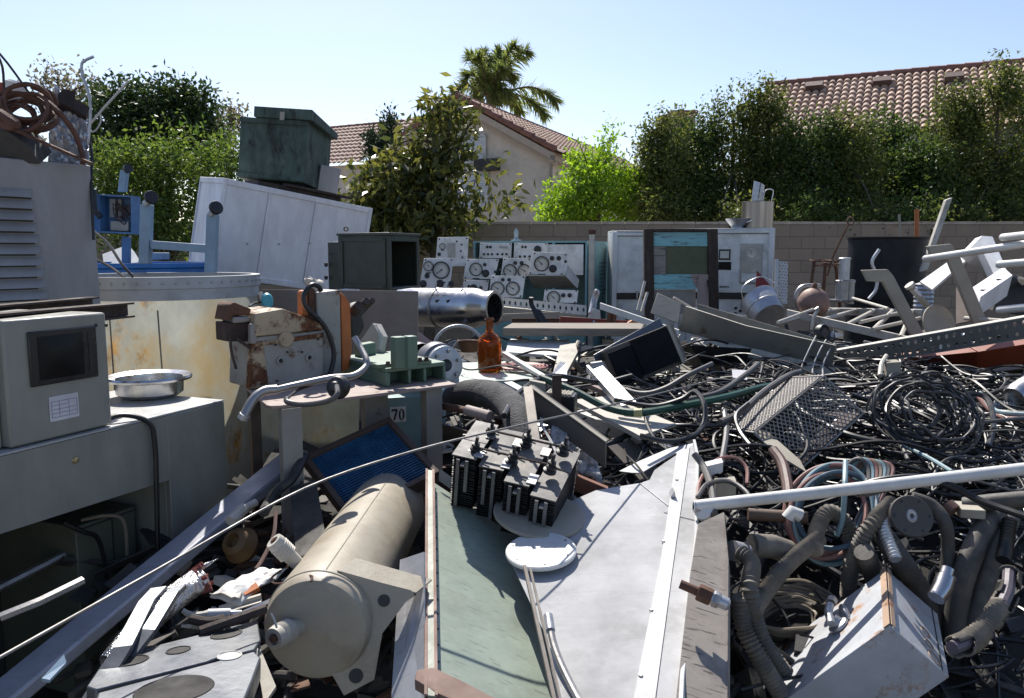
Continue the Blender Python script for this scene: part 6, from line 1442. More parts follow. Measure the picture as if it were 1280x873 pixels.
# ---- foil pipe
t = thing('wrapped_pipe', 'foil wrapped pipe with a torn red end at lower left', 'pipe')
pl = [P(140, 832, 1.66), P(165, 800, 1.72), P(185, 775, 1.78), P(215, 750, 1.86), P(238, 733, 1.92), P(250, 724, 1.95)]
b = MB(); b.tube(pl, .032, 18, smooth=4, caps=False); b.build('foil_wrap', foil, t)
M = aim(P(250, 725, 1.95), V((.75, .35, .35))); b = MB(M); pr = []
for k in range(18):
    a_ = 2 * math.pi * k / 18; b.tube([(.028 * math.cos(a_), .028 * math.sin(a_), -.015), (.034 * math.cos(a_), .034 * math.sin(a_), .012 + random.uniform(-.006, .012))], .0065, 6)
b.lathe([(0, .002), (.028, .0), (.03, -.02)], seg=18); b.build('torn_end', mat('red_lagging', (.16, .035, .028), .9, var=.5, bump=.6), t)
b = MB(M); b.lathe([(.0, .06), (.006, .03), (.010, 0)], Matrix.Translation((.02, .02, 0)), 8); b.build('foil_tip', foil, t)
for pts, lab, w_ in (([P(120, 860, 1.55), P(175, 790, 1.68), P(205, 742, 1.82), P(215, 733, 1.86)], 'flat grey channel bar lying along the wrapped pipe', .03), ([P(100, 875, 1.5), P(140, 812, 1.6), P(172, 752, 1.78), P(188, 735, 1.84)], 'second grey channel bar left of the wrapped pipe', .035)):
    b = MB()
    for u_, v_ in zip(pts, pts[1:]): b.edges(u_, v_ - u_, V((w_, w_ * .4, 0)), V((0, 0, -.012)))
    tag(b.build('channel_bar', duct_grey, bevel=.002), lab, 'bar', 'grey bars beside the wrapped pipe')  # bars coloured dark bluish grey to imitate shade falling on them
b = MB(); b.plate([P(52, 848, 1.4), P(80, 818, 1.45), P(83, 828, 1.44), P(62, 850, 1.4)], .01); tag(b.build('blue_scrap', pale_blue_p), 'small pale blue scrap in the shade below the square beam', 'scrap')
tag(MB().tube([P(0, 772, 1.75), P(50, 752, 1.8), P(103, 726, 1.9)], .011, 6).build('rail', dull_steel), 'dull rail in deep shade under the console desk', 'rail')
# ---- duct cover with oval slots
t = thing('slotted_cover', 'galvanised cover with oval holes at the bottom left', 'cover')
A_, B_, C_ = P(128, 822, 1.62), P(322, 776, 1.85), P(108, 853, 1.5); p0, pn = plane3(A_, B_, C_); pn = pn if pn.z > 0 else -pn
q = [onplane(x, y, p0, pn) for x, y in ((108, 858), (130, 826), (150, 818), (322, 775), (326, 800), (318, 812), (120, 862))]
b = MB(); b.plate(q, .06, -pn); tp = b.build('top_face', duct_grey, t, bevel=.003)
q = [onplane(x, y, p0 + pn * .004, pn) for x, y in ((115, 888), (122, 866), (318, 814), (326, 822), (316, 850), (300, 888))]
b = MB(); b.plate(q, .05, -pn); b.build('lower_face', duct_grey, t, bevel=.004)
def slot(px, py, rx, ry, rot, up=.0006, mt_=ink, nm='slot'):
    c = onplane(px, py, p0 + pn * up, pn); X = onplane(px + 10 * math.cos(R(rot)), py - 10 * math.sin(R(rot)), p0 + pn * up, pn) - c; k = X.length / 10; X.normalize(); Yv = pn.cross(X)
    Mx = Matrix(((X.x, Yv.x, pn.x, c.x), (X.y, Yv.y, pn.y, c.y), (X.z, Yv.z, pn.z, c.z), (0, 0, 0, 1))); b = MB(Mx @ Matrix.Diagonal((rx * k, ry * k, 1, 1)))
    b.lathe([(0, 0), (.84, 0), (.88, .0015), (.97, .0015), (1.0, -.0004)], seg=30); return b.build(nm, mt_, t)
hole_m = mat('hole_dark', (.02, .018, .016), .8)
slot(165, 826, 22, 16, 15, mt_=hole_m); slot(223, 813, 16, 12, 15, mt_=hole_m); slot(283, 793, 20, 14, 15, mt_=hole_m); slot(287, 820, 16, 15, 12, .0046, mat('lit_inside', (.45, .44, .40), .6)); slot(218, 862, 52, 44, 12, .0046, hole_m)  # the pale oval is painted as lit stuff seen inside the cover
b = MB(); b.plate([P(276, 800, 1.78), P(280, 781, 1.8), P(287, 781, 1.8), P(290, 797, 1.78), P(283, 802, 1.77)], .008); b.build('bent_tab', tan_p, t)
b = MB(); b.plate([P(160, 832, 1.65), P(178, 820, 1.68), P(180, 822, 1.67), P(166, 834, 1.64)], .01); b.build('bent_tab', tan_p, t)
# ---- debris left of the tank
crumple('bent_sheet', [P(262, 748, 1.98), P(300, 760, 1.96), P(360, 708, 2.1), P(322, 712, 2.12)], 12, .015, white_paint, 'bent white sheet lying left of the cream tank', 'sheet', 1)
crumple('bent_sheet', [P(262, 748, 1.97), P(298, 752, 1.95), P(306, 738, 2.02), P(272, 740, 2.02)], 8, .012, off_white, 'small pale bracket plate below the bent white sheet', 'plate', 5)
tag(MB().plate([P(303, 738, 2.0), P(320, 728, 2.02), P(324, 734, 2.0), P(306, 744, 1.98)], .012).build('orange_scrap', orange_p), 'small orange brown bit under the bent white sheet', 'scrap')
t = thing('plug_connector', 'pale cable plug with a sleeve lying left of the cream tank', 'plug')
MB().tube([P(228, 763, 1.86), P(236, 768, 1.86), P(245, 770, 1.86), P(262, 768, 1.87)], [.006, .011], 10, smooth=3).build('cable_end', off_white, t); MB().tube([P(260, 768, 1.87), P(288, 767, 1.88)], .0125, 14).build('sleeve', white_paint, t); MB().tube([P(288, 767, 1.88), P(302, 765, 1.89)], [.009, .004], 10).build('tip', galv, t)
for pts, lab, mt_, r in (([P(238, 774, 1.8), P(260, 778, 1.8), P(280, 774, 1.82)], 'short rusty pipe stub in front of the plug', rust_dark, .012), ([P(250, 790, 1.76), P(290, 776, 1.8), P(330, 762, 1.88)], 'rusty bar leading under the cream tank', rust_dark, .013)):
    tag(MB().tube(pts, r, 8, smooth=3).build('rusty_bar', mt_), lab, 'bar')
tag(MB().tube([P(292, 772, 1.86), P(330, 755, 1.95), P(345, 748, 1.98)], .007, 4).build('strip', galv), 'bright metal strip beside the plug', 'strip')
crumple('paper_scrap', [P(308, 845, 1.62), P(322, 850, 1.62), P(322, 812, 1.7), P(312, 810, 1.7)], 8, .012, off_white, 'torn pale sheet at the lower left of the cream tank', 'sheet', 2)
t = tag(MB().plate([P(318, 812, 1.72), P(325, 810, 1.72), P(345, 858, 1.62), P(330, 880, 1.58), P(325, 850, 1.63)], .01).build('tan_bracket', tan_p), 'tan bracket plate under the front of the cream tank', 'bracket')
# brown fittings between beam and radiator
b = MB(); b.lathe([(.02, 0), (.05, .02), (.062, .05), (.045, .09), (.025, .10), (.02, .075), (0, .075)], aim(P(312, 688, 2.6), V((-.3, -.7, .6))), 24); tag(b.build('brown_housing', mat('brown_plastic', (.15, .085, .03), .6, var=.4, dirt=.3)), 'yellowish brown rounded housing in the shade below the square beam', 'housing')
tag(MB().tube([P(345, 640, 2.4), P(342, 670, 2.3), P(328, 700, 2.2), P(320, 712, 2.15)], .006, 6, smooth=4).build('wire', cable_brown), 'brown wire hanging in the shade left of the cream tank', 'wire')
b = MB(); b.tube([P(288, 652, 2.55), P(305, 636, 2.62)], .02, 10); b.tube([P(305, 636, 2.62), P(320, 628, 2.66)], .013, 10); tag(b.build('pale_fitting', off_white), 'pale fitting just under the square beam', 'fitting')
tag(MB().tube([P(330, 640, 2.5), P(345, 615, 2.7), P(365, 598, 2.75), P(380, 570, 2.85)], .018, 8, smooth=4).build('dark_hose', rubber), 'dark hose curling below the square beam end', 'hose')
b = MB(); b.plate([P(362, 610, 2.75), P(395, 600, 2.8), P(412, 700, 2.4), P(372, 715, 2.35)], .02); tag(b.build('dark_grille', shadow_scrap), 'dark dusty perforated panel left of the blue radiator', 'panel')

# ---- middle scrap between the finned stack and the cables
tag(MB().tube([P(567, 500, 3.7), P(585, 492, 3.6), P(615, 494, 3.4), P(640, 510, 3.15), P(652, 535, 2.95), P(660, 565, 2.85)], .062, 20, smooth=6).build('foam_sleeve', foam_black), 'thick black foam covered hose bending behind the finned stack', 'hose')
t = thing('copper_pipe', 'brown pipe with a sleeve lying in front of the black foam hose', 'pipe')
MB().tube([P(555, 508, 3.3), P(585, 514, 3.15), P(612, 521, 3.05)], .016, 12).build('pipe', MATS['rust'], t); MB().tube([P(584, 513, 3.15), P(613, 521, 3.05)], .022, 12).build('sleeve', rust_pink, t)
b = MB(); a = P(654, 484, 3.0); e = P(664, 562, 2.72); b.edges(a, e - a, V((.036, .004, 0)), V((0, .012, 0))); tag(b.build('rusty_strip', mat('cream_rust', (.42, .36, .29), .7, rust=.3, rs=9, rc=(.16, .08, .04), dirt=.3), bevel=.002), 'upright cream strip with rust spots right of the foam hose', 'strip')
t = thing('channel_beam', 'dark channel beam slanting down right from the cream strip', 'beam')
a = P(661, 486, 3.05); e = P(757, 556, 2.78); b = MB(); b.edges(a, e - a, V((0, .0, -.085)), V((.004, .006, 0))); b.edges(a + V((0, .007, 0)), e - a, V((.02, .05, 0)), V((0, 0, .006))); b.build('web', mat('channel_brown', (.12, .105, .09), .6, .2, rust=.2, dirt=.3), t)
b = MB(); b.edges(a + V((0, .0, .007)), e - a, V((.01, .028, 0)), V((0, 0, .004))); b.build('lip', tan_p, t)
t = thing('grey_box_beam', 'white square beam lying right of the dark channel beam', 'beam')
a = P(720, 514, 3.7); e = P(862, 571, 3.3); d_ = e - a; b = MB(); s_ = V((.03, .05, 0)); b.edges(a, d_, s_, V((0, 0, -.055))); b.build('beam', white_paint, t, bevel=.004)
b = MB(); a = P(733, 457, 3.9); e = P(777, 507, 3.45); b.edges(a, e - a, V((.07, .0, .01)), V((0, .006, -.004))); b.edges(a, e - a, V((.0, .004, -.03)), V((.005, 0, 0))); t = thing('metal_strap', 'bright galvanised strap with a bolt near the black cabinet', 'strap'); b.build('strap', galv, t)
b = MB(); b.tube([P(738, 458, 3.88), P(752, 456, 3.9)], .02, 10); b.build('bolt', dull_steel, t)
b = MB(); b.plate([P(735, 480, 4.0), P(755, 452, 4.1), P(772, 486, 4.0), P(762, 492, 3.9)], .03); tag(b.build('rust_plate', rust_pink), 'rusty pink plate at the left foot of the black cabinet', 'plate')
# insulation slab
crumple('insulation_slab', [P(706, 585, 2.92), P(752, 605, 2.85), P(742, 560, 3.0), P(708, 545, 3.05)], 22, .03, fluff, 'torn fluffy grey insulation slab between the channel beam and the aluminium sheet', 'insulation', 4, .02)
crumple('insulation_slab', [P(690, 562, 2.85), P(712, 560, 2.85), P(706, 528, 3.0), P(690, 525, 3.0)], 14, .02, fluff, 'small lump of grey insulation above the torn slab', 'insulation', 9, .02)
b = MB(); a = P(680, 581, 2.86); e = P(760, 614, 2.76); b.edges(a, e - a, V((.004, .03, 0)), V((0, 0, .008))); b.edges(a, e - a, V((0, 0, -.05)), V((0, .006, 0))); tag(b.build('rusty_angle', mat('rust_angle', (.20, .085, .055), .8, var=.4)), 'rust red angle iron at the upper edge of the aluminium sheet', 'angle iron')
for pts, lab, r in (([P(676, 530, 2.95), P(690, 555, 2.85), P(702, 583, 2.72)], 'curved bright rod beside the insulation slab', .006), ([P(677, 500, 3.1), P(677, 530, 2.98)], 'short bright white strip above the curved rod', .007)):
    tag(MB().tube(pts, r, 6, smooth=4).build('bright_rod', alu_white), lab, 'rod')
b = MB(); b.plate([P(760, 558, 3.25), P(790, 550, 3.3), P(830, 592, 3.15), P(800, 600, 3.1)], .01); tag(b.build('tan_sheet', MATS['channel_brown']), 'tan sheet in shade between the channel and the white beam', 'metal sheet')  # darker brown stands in for the shade on this tan sheet
b = MB(); b.plate([P(716, 500, 3.6), P(760, 495, 3.7), P(845, 530, 3.35), P(800, 545, 3.2)], .02); tag(b.build('dusty_sheet', off_white), 'flat dusty cream panel under the green hose', 'panel')
t = thing('ribbed_block', 'black block with a dusty ribbed top right of the cream strip', 'block')
b = MB(); a = P(680, 520, 3.2); b.edges(a, P(718, 524, 3.15) - a, V((.02, .1, 0)), V((0, 0, .09))); b.build('block', black_p, t, bevel=.004)
b = MB()
for k in range(7): p = a.lerp(P(718, 524, 3.15), .1 + k * .12) + V((0, 0, .091)); b.tube([p, p + V((.02, .09, .0))], .008, 6)
b.build('ribs', tan_p, t)
b = MB(); a = P(662, 476, 3.4); b.edges(a, P(682, 480, 3.4) - a, V((0, .05, 0)), V((0, 0, -.06))); tag(b.build('case', tan_p), 'small tan case behind the top of the cream strip', 'case')
b = MB(); a = P(690, 507, 3.15); b.edges(a, V((.04, .02, 0)), V((0, .01, 0)), V((0, 0, .12))); tag(b.build('dark_post', rust_dark), 'dark short post behind the channel beam', 'post')
t = thing('coil_tube', 'flat spiral of pinkish red tube right of the amber bottle', 'coil')
c = P(652, 458, 4.7); pts = []
for k in range(140):
    a_ = k * .23; r_ = .05 + .105 * k / 140; pts.append(c + V((math.cos(a_) * r_, math.sin(a_) * r_, 0)))
MB().tube(pts, .0075, 6).build('spiral', mat('pink_tube', (.42, .19, .17), .5, dirt=.2), t)
b = MB(); a = P(627, 440, 4.7); e = P(683, 474, 4.3); b.edges(a, e - a, V((.03, .02, 0)), V((0, 0, -.02))); tag(b.build('white_bar', white_paint), 'white angle bar beside the amber bottle', 'bar')
b = MB(); a = P(630, 478, 4.0); e = P(670, 500, 3.7); b.edges(a, e - a, V((.04, .03, 0)), V((0, 0, -.03))); tag(b.build('white_bar', white_paint), 'white flat bar in front of the sage green cabinet', 'bar')
b = MB(); b.plate([P(684, 476, 4.2), P(700, 452, 4.4), P(708, 454, 4.4), P(709, 476, 4.2)], .05); tag(b.build('grey_case', galv), 'small grey metal case right of the pink spiral', 'case')
b = MB(); b.plate([P(700, 432, 4.9), P(719, 429, 4.9), P(722, 440, 4.8), P(706, 470, 4.4), P(690, 471, 4.4)], .03); tag(b.build('concrete_lump', tan_p), 'rough tan lump with a sloping face left of the black cabinet', 'lump')
b = MB(); b.plate([P(636, 425, 5.6), P(712, 425, 5.6), P(700, 445, 5.2), P(632, 440, 5.2)], .02); tag(b.build('bright_sheet', white_paint), 'bright white sheet on the ground under the wooden slab', 'metal sheet')
for pts, r, mt_, lab in (
    ([P(630, 520, 2.9), P(650, 490, 3.3), P(690, 470, 3.7), P(750, 478, 3.75), P(790, 470, 3.8)], .012, cable_black, 'black cable looping from the cream strip to the black cabinet'),
    ([P(675, 472, 3.6), P(720, 490, 3.5), P(760, 510, 3.4), P(800, 516, 3.35), P(850, 508, 3.4), P(905, 497, 3.5), P(955, 484, 3.75), P(985, 482, 3.85)], .017, cable_green, 'thick dark green hose with a yellow band'),
    ([P(768, 500, 3.45), P(815, 508, 3.4), P(850, 500, 3.4), P(868, 490, 3.4), P(880, 505, 3.3), P(880, 530, 3.2), P(866, 545, 3.1), P(835, 552, 3.05), P(800, 545, 3.05)], .011, cable_black, 'smooth black cable making a big loop beside the thin rod'),
    ([P(760, 480, 3.7), P(800, 492, 3.6), P(830, 486, 3.6), P(858, 470, 3.65), P(890, 455, 3.8)], .012, cable_grey, 'grey cable rising from the black cabinet to the trough'),
    ([P(795, 612, 3.2), P(805, 560, 3.3), P(812, 545, 3.36)], .006, cable_navy, 'navy cable dropping over the white square beam'),
    ([P(765, 528, 3.5), P(800, 540, 3.42), P(840, 552, 3.3)], .006, cable_navy, 'thin blue black cable across the white square beam'),
    ([P(655, 560, 2.8), P(672, 545, 2.9), P(700, 520, 3.1), P(714, 500, 3.3)], .006, cable_black, 'thin black cable by the cream strip')):
    tag(MB().tube(pts, r, 8, smooth=6).build('cable', mt_), lab, 'cable')
p = P(798, 516, 3.33); tag(MB().tube([P(793, 516.5, 3.345), P(803, 516, 3.335)], .0185, 12).build('tape_band', mat('yellow_tape', (.42, .40, .18), .5)), 'yellow tape band round the dark green hose', 'tape')
# ================================================================== RIGHT HEAP
t = thing('conduit_pipe', 'long white conduit pipe lying across the cables at right', 'pipe')
MB().tube([P(868, 633, 2.42), P(1060, 612, 2.36), P(1310, 583, 2.28)], .0185, 18).build('pipe', white_paint, t)
b = MB(aim(P(867, 633, 2.42), V((-1, 0, .1)))); b.lathe([(.012, 0), (.0195, 0), (.0195, -.03)], seg=18); b.build('coupling', galv, t)
# ---- expanded metal cage
t = thing('mesh_cage', 'expanded metal mesh guard box tilted among the cables', 'mesh guard')
v0 = P(1030, 470, 3.35); va = P(1079, 517, 3.25); vb = P(943, 541, 3.1); vc = P(988, 472, 3.72)
ea = va - v0; eb = vb - v0; ec = vc - v0; 
def mesh_face(o, ex, ey, nx, ny):
    b = MB(); g_ = {}
    def vv(i, j):
        if (i, j) not in g_: g_[(i, j)] = b.v(o + ex * (i / nx) + ey * (j / ny))
        return g_[(i, j)]
    for j in range(1, ny, 1):
        for i in range(1, nx):
            if (i + j) % 2: b.bm.faces.new((vv(i - 1, j), vv(i, j - 1), vv(i + 1, j), vv(i, j + 1)))
    return b.build('mesh_panel', grille_m, t, wire=.0072)
mesh_face(v0, ea, eb, 16, 40); mesh_face(v0, eb, ec, 40, 22)
b = MB(); b.edges(v0 + ea + ec * .98, eb, -ec * .9, ea.normalized() * .004); b.edges(v0 + ec, eb, ea, ec.normalized() * .004); b.build('shade_plate', rust_dark, t)  # dark plates added so the inside of the guard reads as shaded
b = MB()
for p_, q_ in ((v0, v0 + ea), (v0, v0 + eb), (v0 + ea, v0 + ea + eb), (v0 + eb, v0 + ea + eb), (v0, v0 + ec), (v0 + eb, v0 + eb + ec), (v0 + ec, v0 + ec + eb)): b.tube([p_, q_], .004, 5)
b.build('edge_rods', grille_m, t)
b = MB(); q = v0 + eb + ec * .1; b.plate([P(935, 535, 3.2), P(960, 540, 3.15), P(1000, 575, 2.95), P(1008, 590, 2.9), P(975, 570, 2.95)], .006); b.build('base_plate', tan_p, t)
# ---- round plate, metal junction box
t = thing('junction_box', 'rust stained pale metal junction box at the lower right corner', 'junction box')
v0 = P(1112, 782, 2.0); e1 = P(1107, 711, 2.32) - v0; e2 = (P(1000, 862, 2.04) - v0) * 1.35; e3 = P(1187, 847, 1.99) - v0
M_ = [e1, e2, e3]
b = MB(); b.edges(v0, e1, e2, e3); b.build('box_body', box_metal, t, bevel=.003)
n1 = e1.cross(e2).normalized(); n1 = n1 if n1.z > 0 else -n1
b = MB(); u1, u2 = e1.normalized(), e2.normalized(); b.edges(v0 + n1 * .0035 - u2 * .004 - u1 * .002, e1 + u1 * .004, u2 * .02, n1 * .002); b.edges(v0 - u2 * .005, e1, -u2 * .002 + e3.normalized() * .0, e3.normalized() * .014); b.build('lid_edge', mat('rust_edge', (.40, .27, .18), .6, rust=.35, rs=9, rc=(.22, .1, .05)), t)
n3 = e1.cross(e3).normalized(); n3 = n3 if n3.x > 0 else -n3
for s1, s3, r in ((.42, .66, .018), (.26, .70, .016), (.10, .76, .022)):
    b = MB(aim(v0 + e1 * s1 + e3 * s3 + n3 * .001, n3)); b.lathe([(r * .8, .0), (r * .86, .0006), (r * .9, .0016), (r, .0014), (r * 1.02, 0)], seg=28); b.build('knockout', MATS['rust_edge'], t)
b = MB(); b.edges(v0 + e3 * .87 + n3 * .0005 - e1 * 0, e1, e3.normalized() * .004, n3 * .001); b.build('seam', ink, t)
t = thing('cable_clamp', 'grey conduit clamp with bolts on top of the junction box', 'clamp')
c = v0 + e1 * .55 + e2 * .42 + n1 * .003
b = MB(aim(c, n1)); b.lathe([(0, .03), (.016, .03), (.022, .012), (.03, .008), (.032, 0)], seg=20); b.build('base', galv, t)
b = MB(); b.tube([c + n1 * .03 - u1 * .035 + u2 * .0, c + n1 * .045 + u1 * .01, c + n1 * .05 + u1 * .035 - u2 * .01], .012, 12); b.build('barrel', galv, t)
b = MB(aim(c + n1 * .05 + u1 * .04 - u2 * .012, u1 - u2 * .3)); b.lathe([(0, .02), (.016, .02), (.016, 0), (0, 0)], seg=6); b.build('nut', dull_steel, t)
for k in (0, 1):
    b = MB(aim(c + n1 * .02 + u1 * (.02 + k * .018) + V((.03, 0, 0)), V((1, .1, .2)))); b.torus(Matrix(), .026, .004, 24, 6); b.build('locknut_ring', galv, t)
# ---- dusty board and bolt
t = thing('dusty_board', 'scratched dusty grey board standing right of the aluminium sheet', 'board')
q = [P(872, 655, 2.30), P(905, 640, 2.36), P(911, 700, 2.14), P(910, 890, 1.68), P(843, 890, 1.64), P(862, 720, 2.05)]
b = MB(); b.plate(q, .05, V((.2, .3, -1))); b.build('board', dusty_board, t, bevel=.002)
b = MB(); b.plate([P(871, 700, 2.12), P(905, 642, 2.36), P(911, 648, 2.35), P(876, 722, 2.06)], .006); b.build('frayed_edge', wood_grey, t)
t = thing('bolt', 'thick rusty threaded bolt with two nuts sticking out beside the dusty board', 'bolt')
a = P(850, 730, 1.92); e = P(912, 757, 1.88); d_ = (e - a).normalized(); MB().tube([a, a.lerp(e, .55)], .0115, 12).build('shank', MATS['rust'], t)
for s0, s1, r, mt_ in ((.36, .64, .0215, MATS['rust']), (.66, .80, .0205, dull_steel)):
    b = MB(aim(a.lerp(e, s0), d_)); l_ = (e - a).length * (s1 - s0); b.lathe([(0, 0), (r * .9, 0), (r, .004), (r, l_ - .004), (r * .9, l_), (0, l_)], seg=6); b.build('nut', mt_, t)
MB().tube([a.lerp(e, .6), a.lerp(e, .96), e], [.0165, .016, .010], 14).build('threaded_end', galv, t)
# ---- hoses
def corr(pts, r, lab, mt_=hose_dust, pitch=.012, grp='ribbed dusty hoses at lower right'):
    path = catmull([V(p) for p in pts], 24); out = [path[0]]; acc = 0
    dense = []
    acc = 0.0
    for u_, v_ in zip(path, path[1:]):
        L_ = (v_ - u_).length
        while acc < L_: dense.append(u_.lerp(v_, acc / L_)); acc += pitch / 2
        acc -= L_
    rs = [r * (1.0 if i % 2 else .76) for i in range(len(dense))]
    return tag(MB().tube(dense, rs, 16).build('ribbed_hose', mt_), lab, 'hose', grp)
corr([P(925, 690, 2.25), P(940, 704, 2.2), P(938, 735, 2.1), P(943, 770, 2.12), P(956, 805, 2.12), P(985, 846, 2.12)], .024, 'ribbed hose bending down beside the dusty board')
corr([P(1025, 672, 2.4), P(985, 705, 2.3), P(958, 738, 2.2), P(940, 765, 2.1)], .026, 'ribbed hose sloping behind the foremost one')
corr([P(1018, 690, 2.35), P(1022, 660, 2.45), P(1036, 640, 2.5), P(1058, 655, 2.5), P(1065, 690, 2.45)], .026, 'ribbed hose arching inside the blue and red hose coil')
corr([P(1115, 628, 2.5), P(1090, 655, 2.4), P(1072, 685, 2.42), P(1062, 720, 2.46), P(1060, 765, 2.5), P(1064, 810, 2.5)], .026, 'ribbed hose running down past the round plate')
corr([P(925, 745, 2.1), P(930, 785, 2.1), P(950, 825, 2.06), P(975, 866, 2.06)], .026, 'ribbed hose lying lowest against the dusty board')
corr([P(1120, 700, 2.3), P(1105, 660, 2.4), P(1112, 640, 2.45), P(1125, 632, 2.46)], .02, 'short pale ribbed conduit beside the round plate', galv)
t = thing('torn_conduit', 'torn flexible metal conduit with its wires showing, right of the junction box', 'conduit')
path = [P(1262, 715, 2.22), P(1258, 745, 2.15), P(1240, 775, 2.08), P(1215, 800, 2.02), P(1190, 812, 1.98)]
dense = []
pc_ = catmull(path, 20)
for u_, v_ in zip(pc_, pc_[1:]):
    k = max(1, int((v_ - u_).length / .0036)); dense += [u_.lerp(v_, i / k) for i in range(k)]
b = MB(); b.tube(dense, [.031 * (1 if i % 2 else .85) for i in range(len(dense))], 16)
dele = [f for f in b.bm.faces if (f.calc_center_median() - V((0, 0, 0))).z > 0 and mnoise.noise(f.calc_center_median() * 16) > .1 and f.normal.z > -2]
bmesh.ops.delete(b.bm, geom=dele, context='FACES'); b.build('conduit_skin', hose_dust, t, solid=.002)
MB().tube([p + V((0, 0, .004)) for p in path], .018, 10, smooth=8).build('inner_cable', mat('purple_grey_cable', (.12, .10, .12), .5, dirt=.3), t)
b = MB(); pt = P(1192, 740, 2.2); b.tube([P(1170, 748, 2.2), P(1178, 735, 2.22), P(1182, 722, 2.24)], [.024, .028, .026], 16); b.tube([P(1181, 724, 2.24), P(1184, 712, 2.26)], .02, 12); tag(b.build('hose_coupling', stainless), 'shiny metal hose coupling above the junction box', 'coupling')
for pts, r, lab in (([P(1098, 662, 2.45), P(1118, 690, 2.36), P(1145, 730, 2.4), P(1168, 775, 2.38), P(1185, 840, 2.35)], .034, 'wide flat rubber hose below the round plate'),
    ([P(1245, 640, 2.5), P(1228, 665, 2.42), P(1208, 710, 2.36), P(1196, 760, 2.34), P(1192, 840, 2.3)], .034, 'left one of two wide rubber hoses hanging at right'),
    ([P(1262, 650, 2.5), P(1248, 680, 2.4), P(1232, 725, 2.36), P(1218, 775, 2.32), P(1208, 850, 2.28)], .030, 'right one of two wide rubber hoses hanging at right'),
    ([P(1140, 622, 2.46), P(1165, 632, 2.44), P(1182, 655, 2.4), P(1185, 690, 2.4), P(1182, 730, 2.38), P(1184, 800, 2.36)], .02, 'dusty rubber hose curving round the round plate'),
    ([P(1080, 690, 2.35), P(1095, 730, 2.42), P(1110, 790, 2.45)], .03, 'dark rubber hose behind the wide flat one')):
    tag(MB().tube(pts, r, 14, smooth=6).build('rubber_hose', hose_flat), lab, 'hose', 'wide rubber hoses at lower right')
t = thing('round_flange', 'dark round flange plate with small holes leaning among the hoses', 'plate')
M = aim(P(1140, 645, 2.38), V((-.12, -1, .55))); rr = .064
b = MB(M); b.lathe([(0, 0), (rr * .97, 0), (rr, -.004), (rr, -.014), (0, -.014)], seg=52); b.build('plate', mat('flange_grey', (.085, .078, .072), .6, .2, dirt=.3), t)
for k in range(6): b = MB(M); b.lathe([(0, .0007), (.0042, .0006), (.0045, 0)], Matrix.Translation((rr * .8 * math.cos(k * 1.047), rr * .8 * math.sin(k * 1.047), .0004)), 10); b.build('hole', ink, t)
b = MB(M); b.lathe([(.006, .0), (.012, .004), (.016, .0)], Matrix.Translation((0, 0, .0006)) @ Matrix.Diagonal((1, 1.3, 1, 1)), 18); b.build('hub', galv, t)
# ---- blue and red hose coil
t = thing('hose_coil', 'coil of pale blue and faded red hoses tied with white tape', 'hose coil')
for k, (mt_, r, dx, dy, sx, sy) in enumerate(((cable_blue, .0088, 0, 0, 53, 60), (cable_red, .009, -3, -4, 56, 58), (mat('blue_hose', (.06, .105, .14), .45, dirt=.25), .0088, 4, 6, 47, 54), (cable_blue, .0085, 2, 2, 50, 66), (cable_red, .008, -6, 4, 48, 56), (MATS['blue_hose'], .0085, 6, -3, 50, 50))):
    pts = []
    for i in range(15):
        a_ = 2 * math.pi * i / 15 + k * .4; px = 1040 + dx + sx * math.cos(a_); py = 641 + dy - sy * math.sin(a_) * .95 + .18 * sx * math.cos(a_) * -.5
        pts.append(P(px, py, 2.62 + .10 * math.sin(a_) - .0016 * k * 9 + .02 * math.cos(2 * a_ + k)))
    MB().tube(pts, r, 9, smooth=5, closed=True).build('hose_loop', mt_, t)
b = MB(); b.tube([P(985, 648, 2.5), P(990, 640, 2.5), P(1000, 645, 2.5)], .022, 10); b.build('tape', white_paint, t)
MB().tube([P(1057, 577, 2.62), P(1056, 610, 2.5), P(1053, 650, 2.48), P(1046, 670, 2.48)], .009, 9, smooth=4).build('hose_end', cable_blue, t)
t = thing('hose_bundle', 'bundle of grey and pink hoses looping over right of the blue coil', 'hose bundle')
for k in range(7):
    x0 = 1062 + k * 5; mt_ = (cable_grey, cable_blue, cable_red, cable_tan, cable_blue, cable_grey, cable_red)[k]
    MB().tube([P(x0 - 8, 600 + k, 2.75), P(x0, 580 + k * .6, 2.78), P(x0 + 14, 574 + k * .8, 2.76), P(x0 + 24, 590, 2.72), P(x0 + 20 - k * 2, 625, 2.62), P(x0 + 4 - k * 2, 662, 2.54), P(x0 - 6, 690, 2.46)], .0085, 8, smooth=5).build('hose', mt_, t)
tag(MB().tube([P(1075, 617, 2.38), P(1082, 606, 2.38), P(1110, 599, 2.36), P(1150, 597, 2.34), P(1190, 608, 2.3), P(1230, 628, 2.24), P(1310, 655, 2.1)], .0105, 9, smooth=6).build('cable', cable_black), 'smooth black cable arching over the conduit pipe at right', 'cable')
tag(MB().tube([P(1085, 600, 2.44), P(1078, 618, 2.4), P(1110, 612, 2.4)], .008, 7, smooth=4).build('cable', cable_grey), 'short grey cable end under the smooth black cable', 'cable')
tag(MB().tube([P(1206, 632, 2.5), P(1240, 628, 2.45), P(1310, 622, 2.4)], .027, 12).build('ribbed_bar', hose_flat), 'thick dusty cable lying just under the conduit pipe at right', 'cable')
b = MB(); b.tube([P(1183, 632, 2.48), P(1192, 640, 2.46)], .026, 12); tag(b.build('cable_gland', cable_brown), 'brown gland at the end of the thick dusty cable', 'gland')
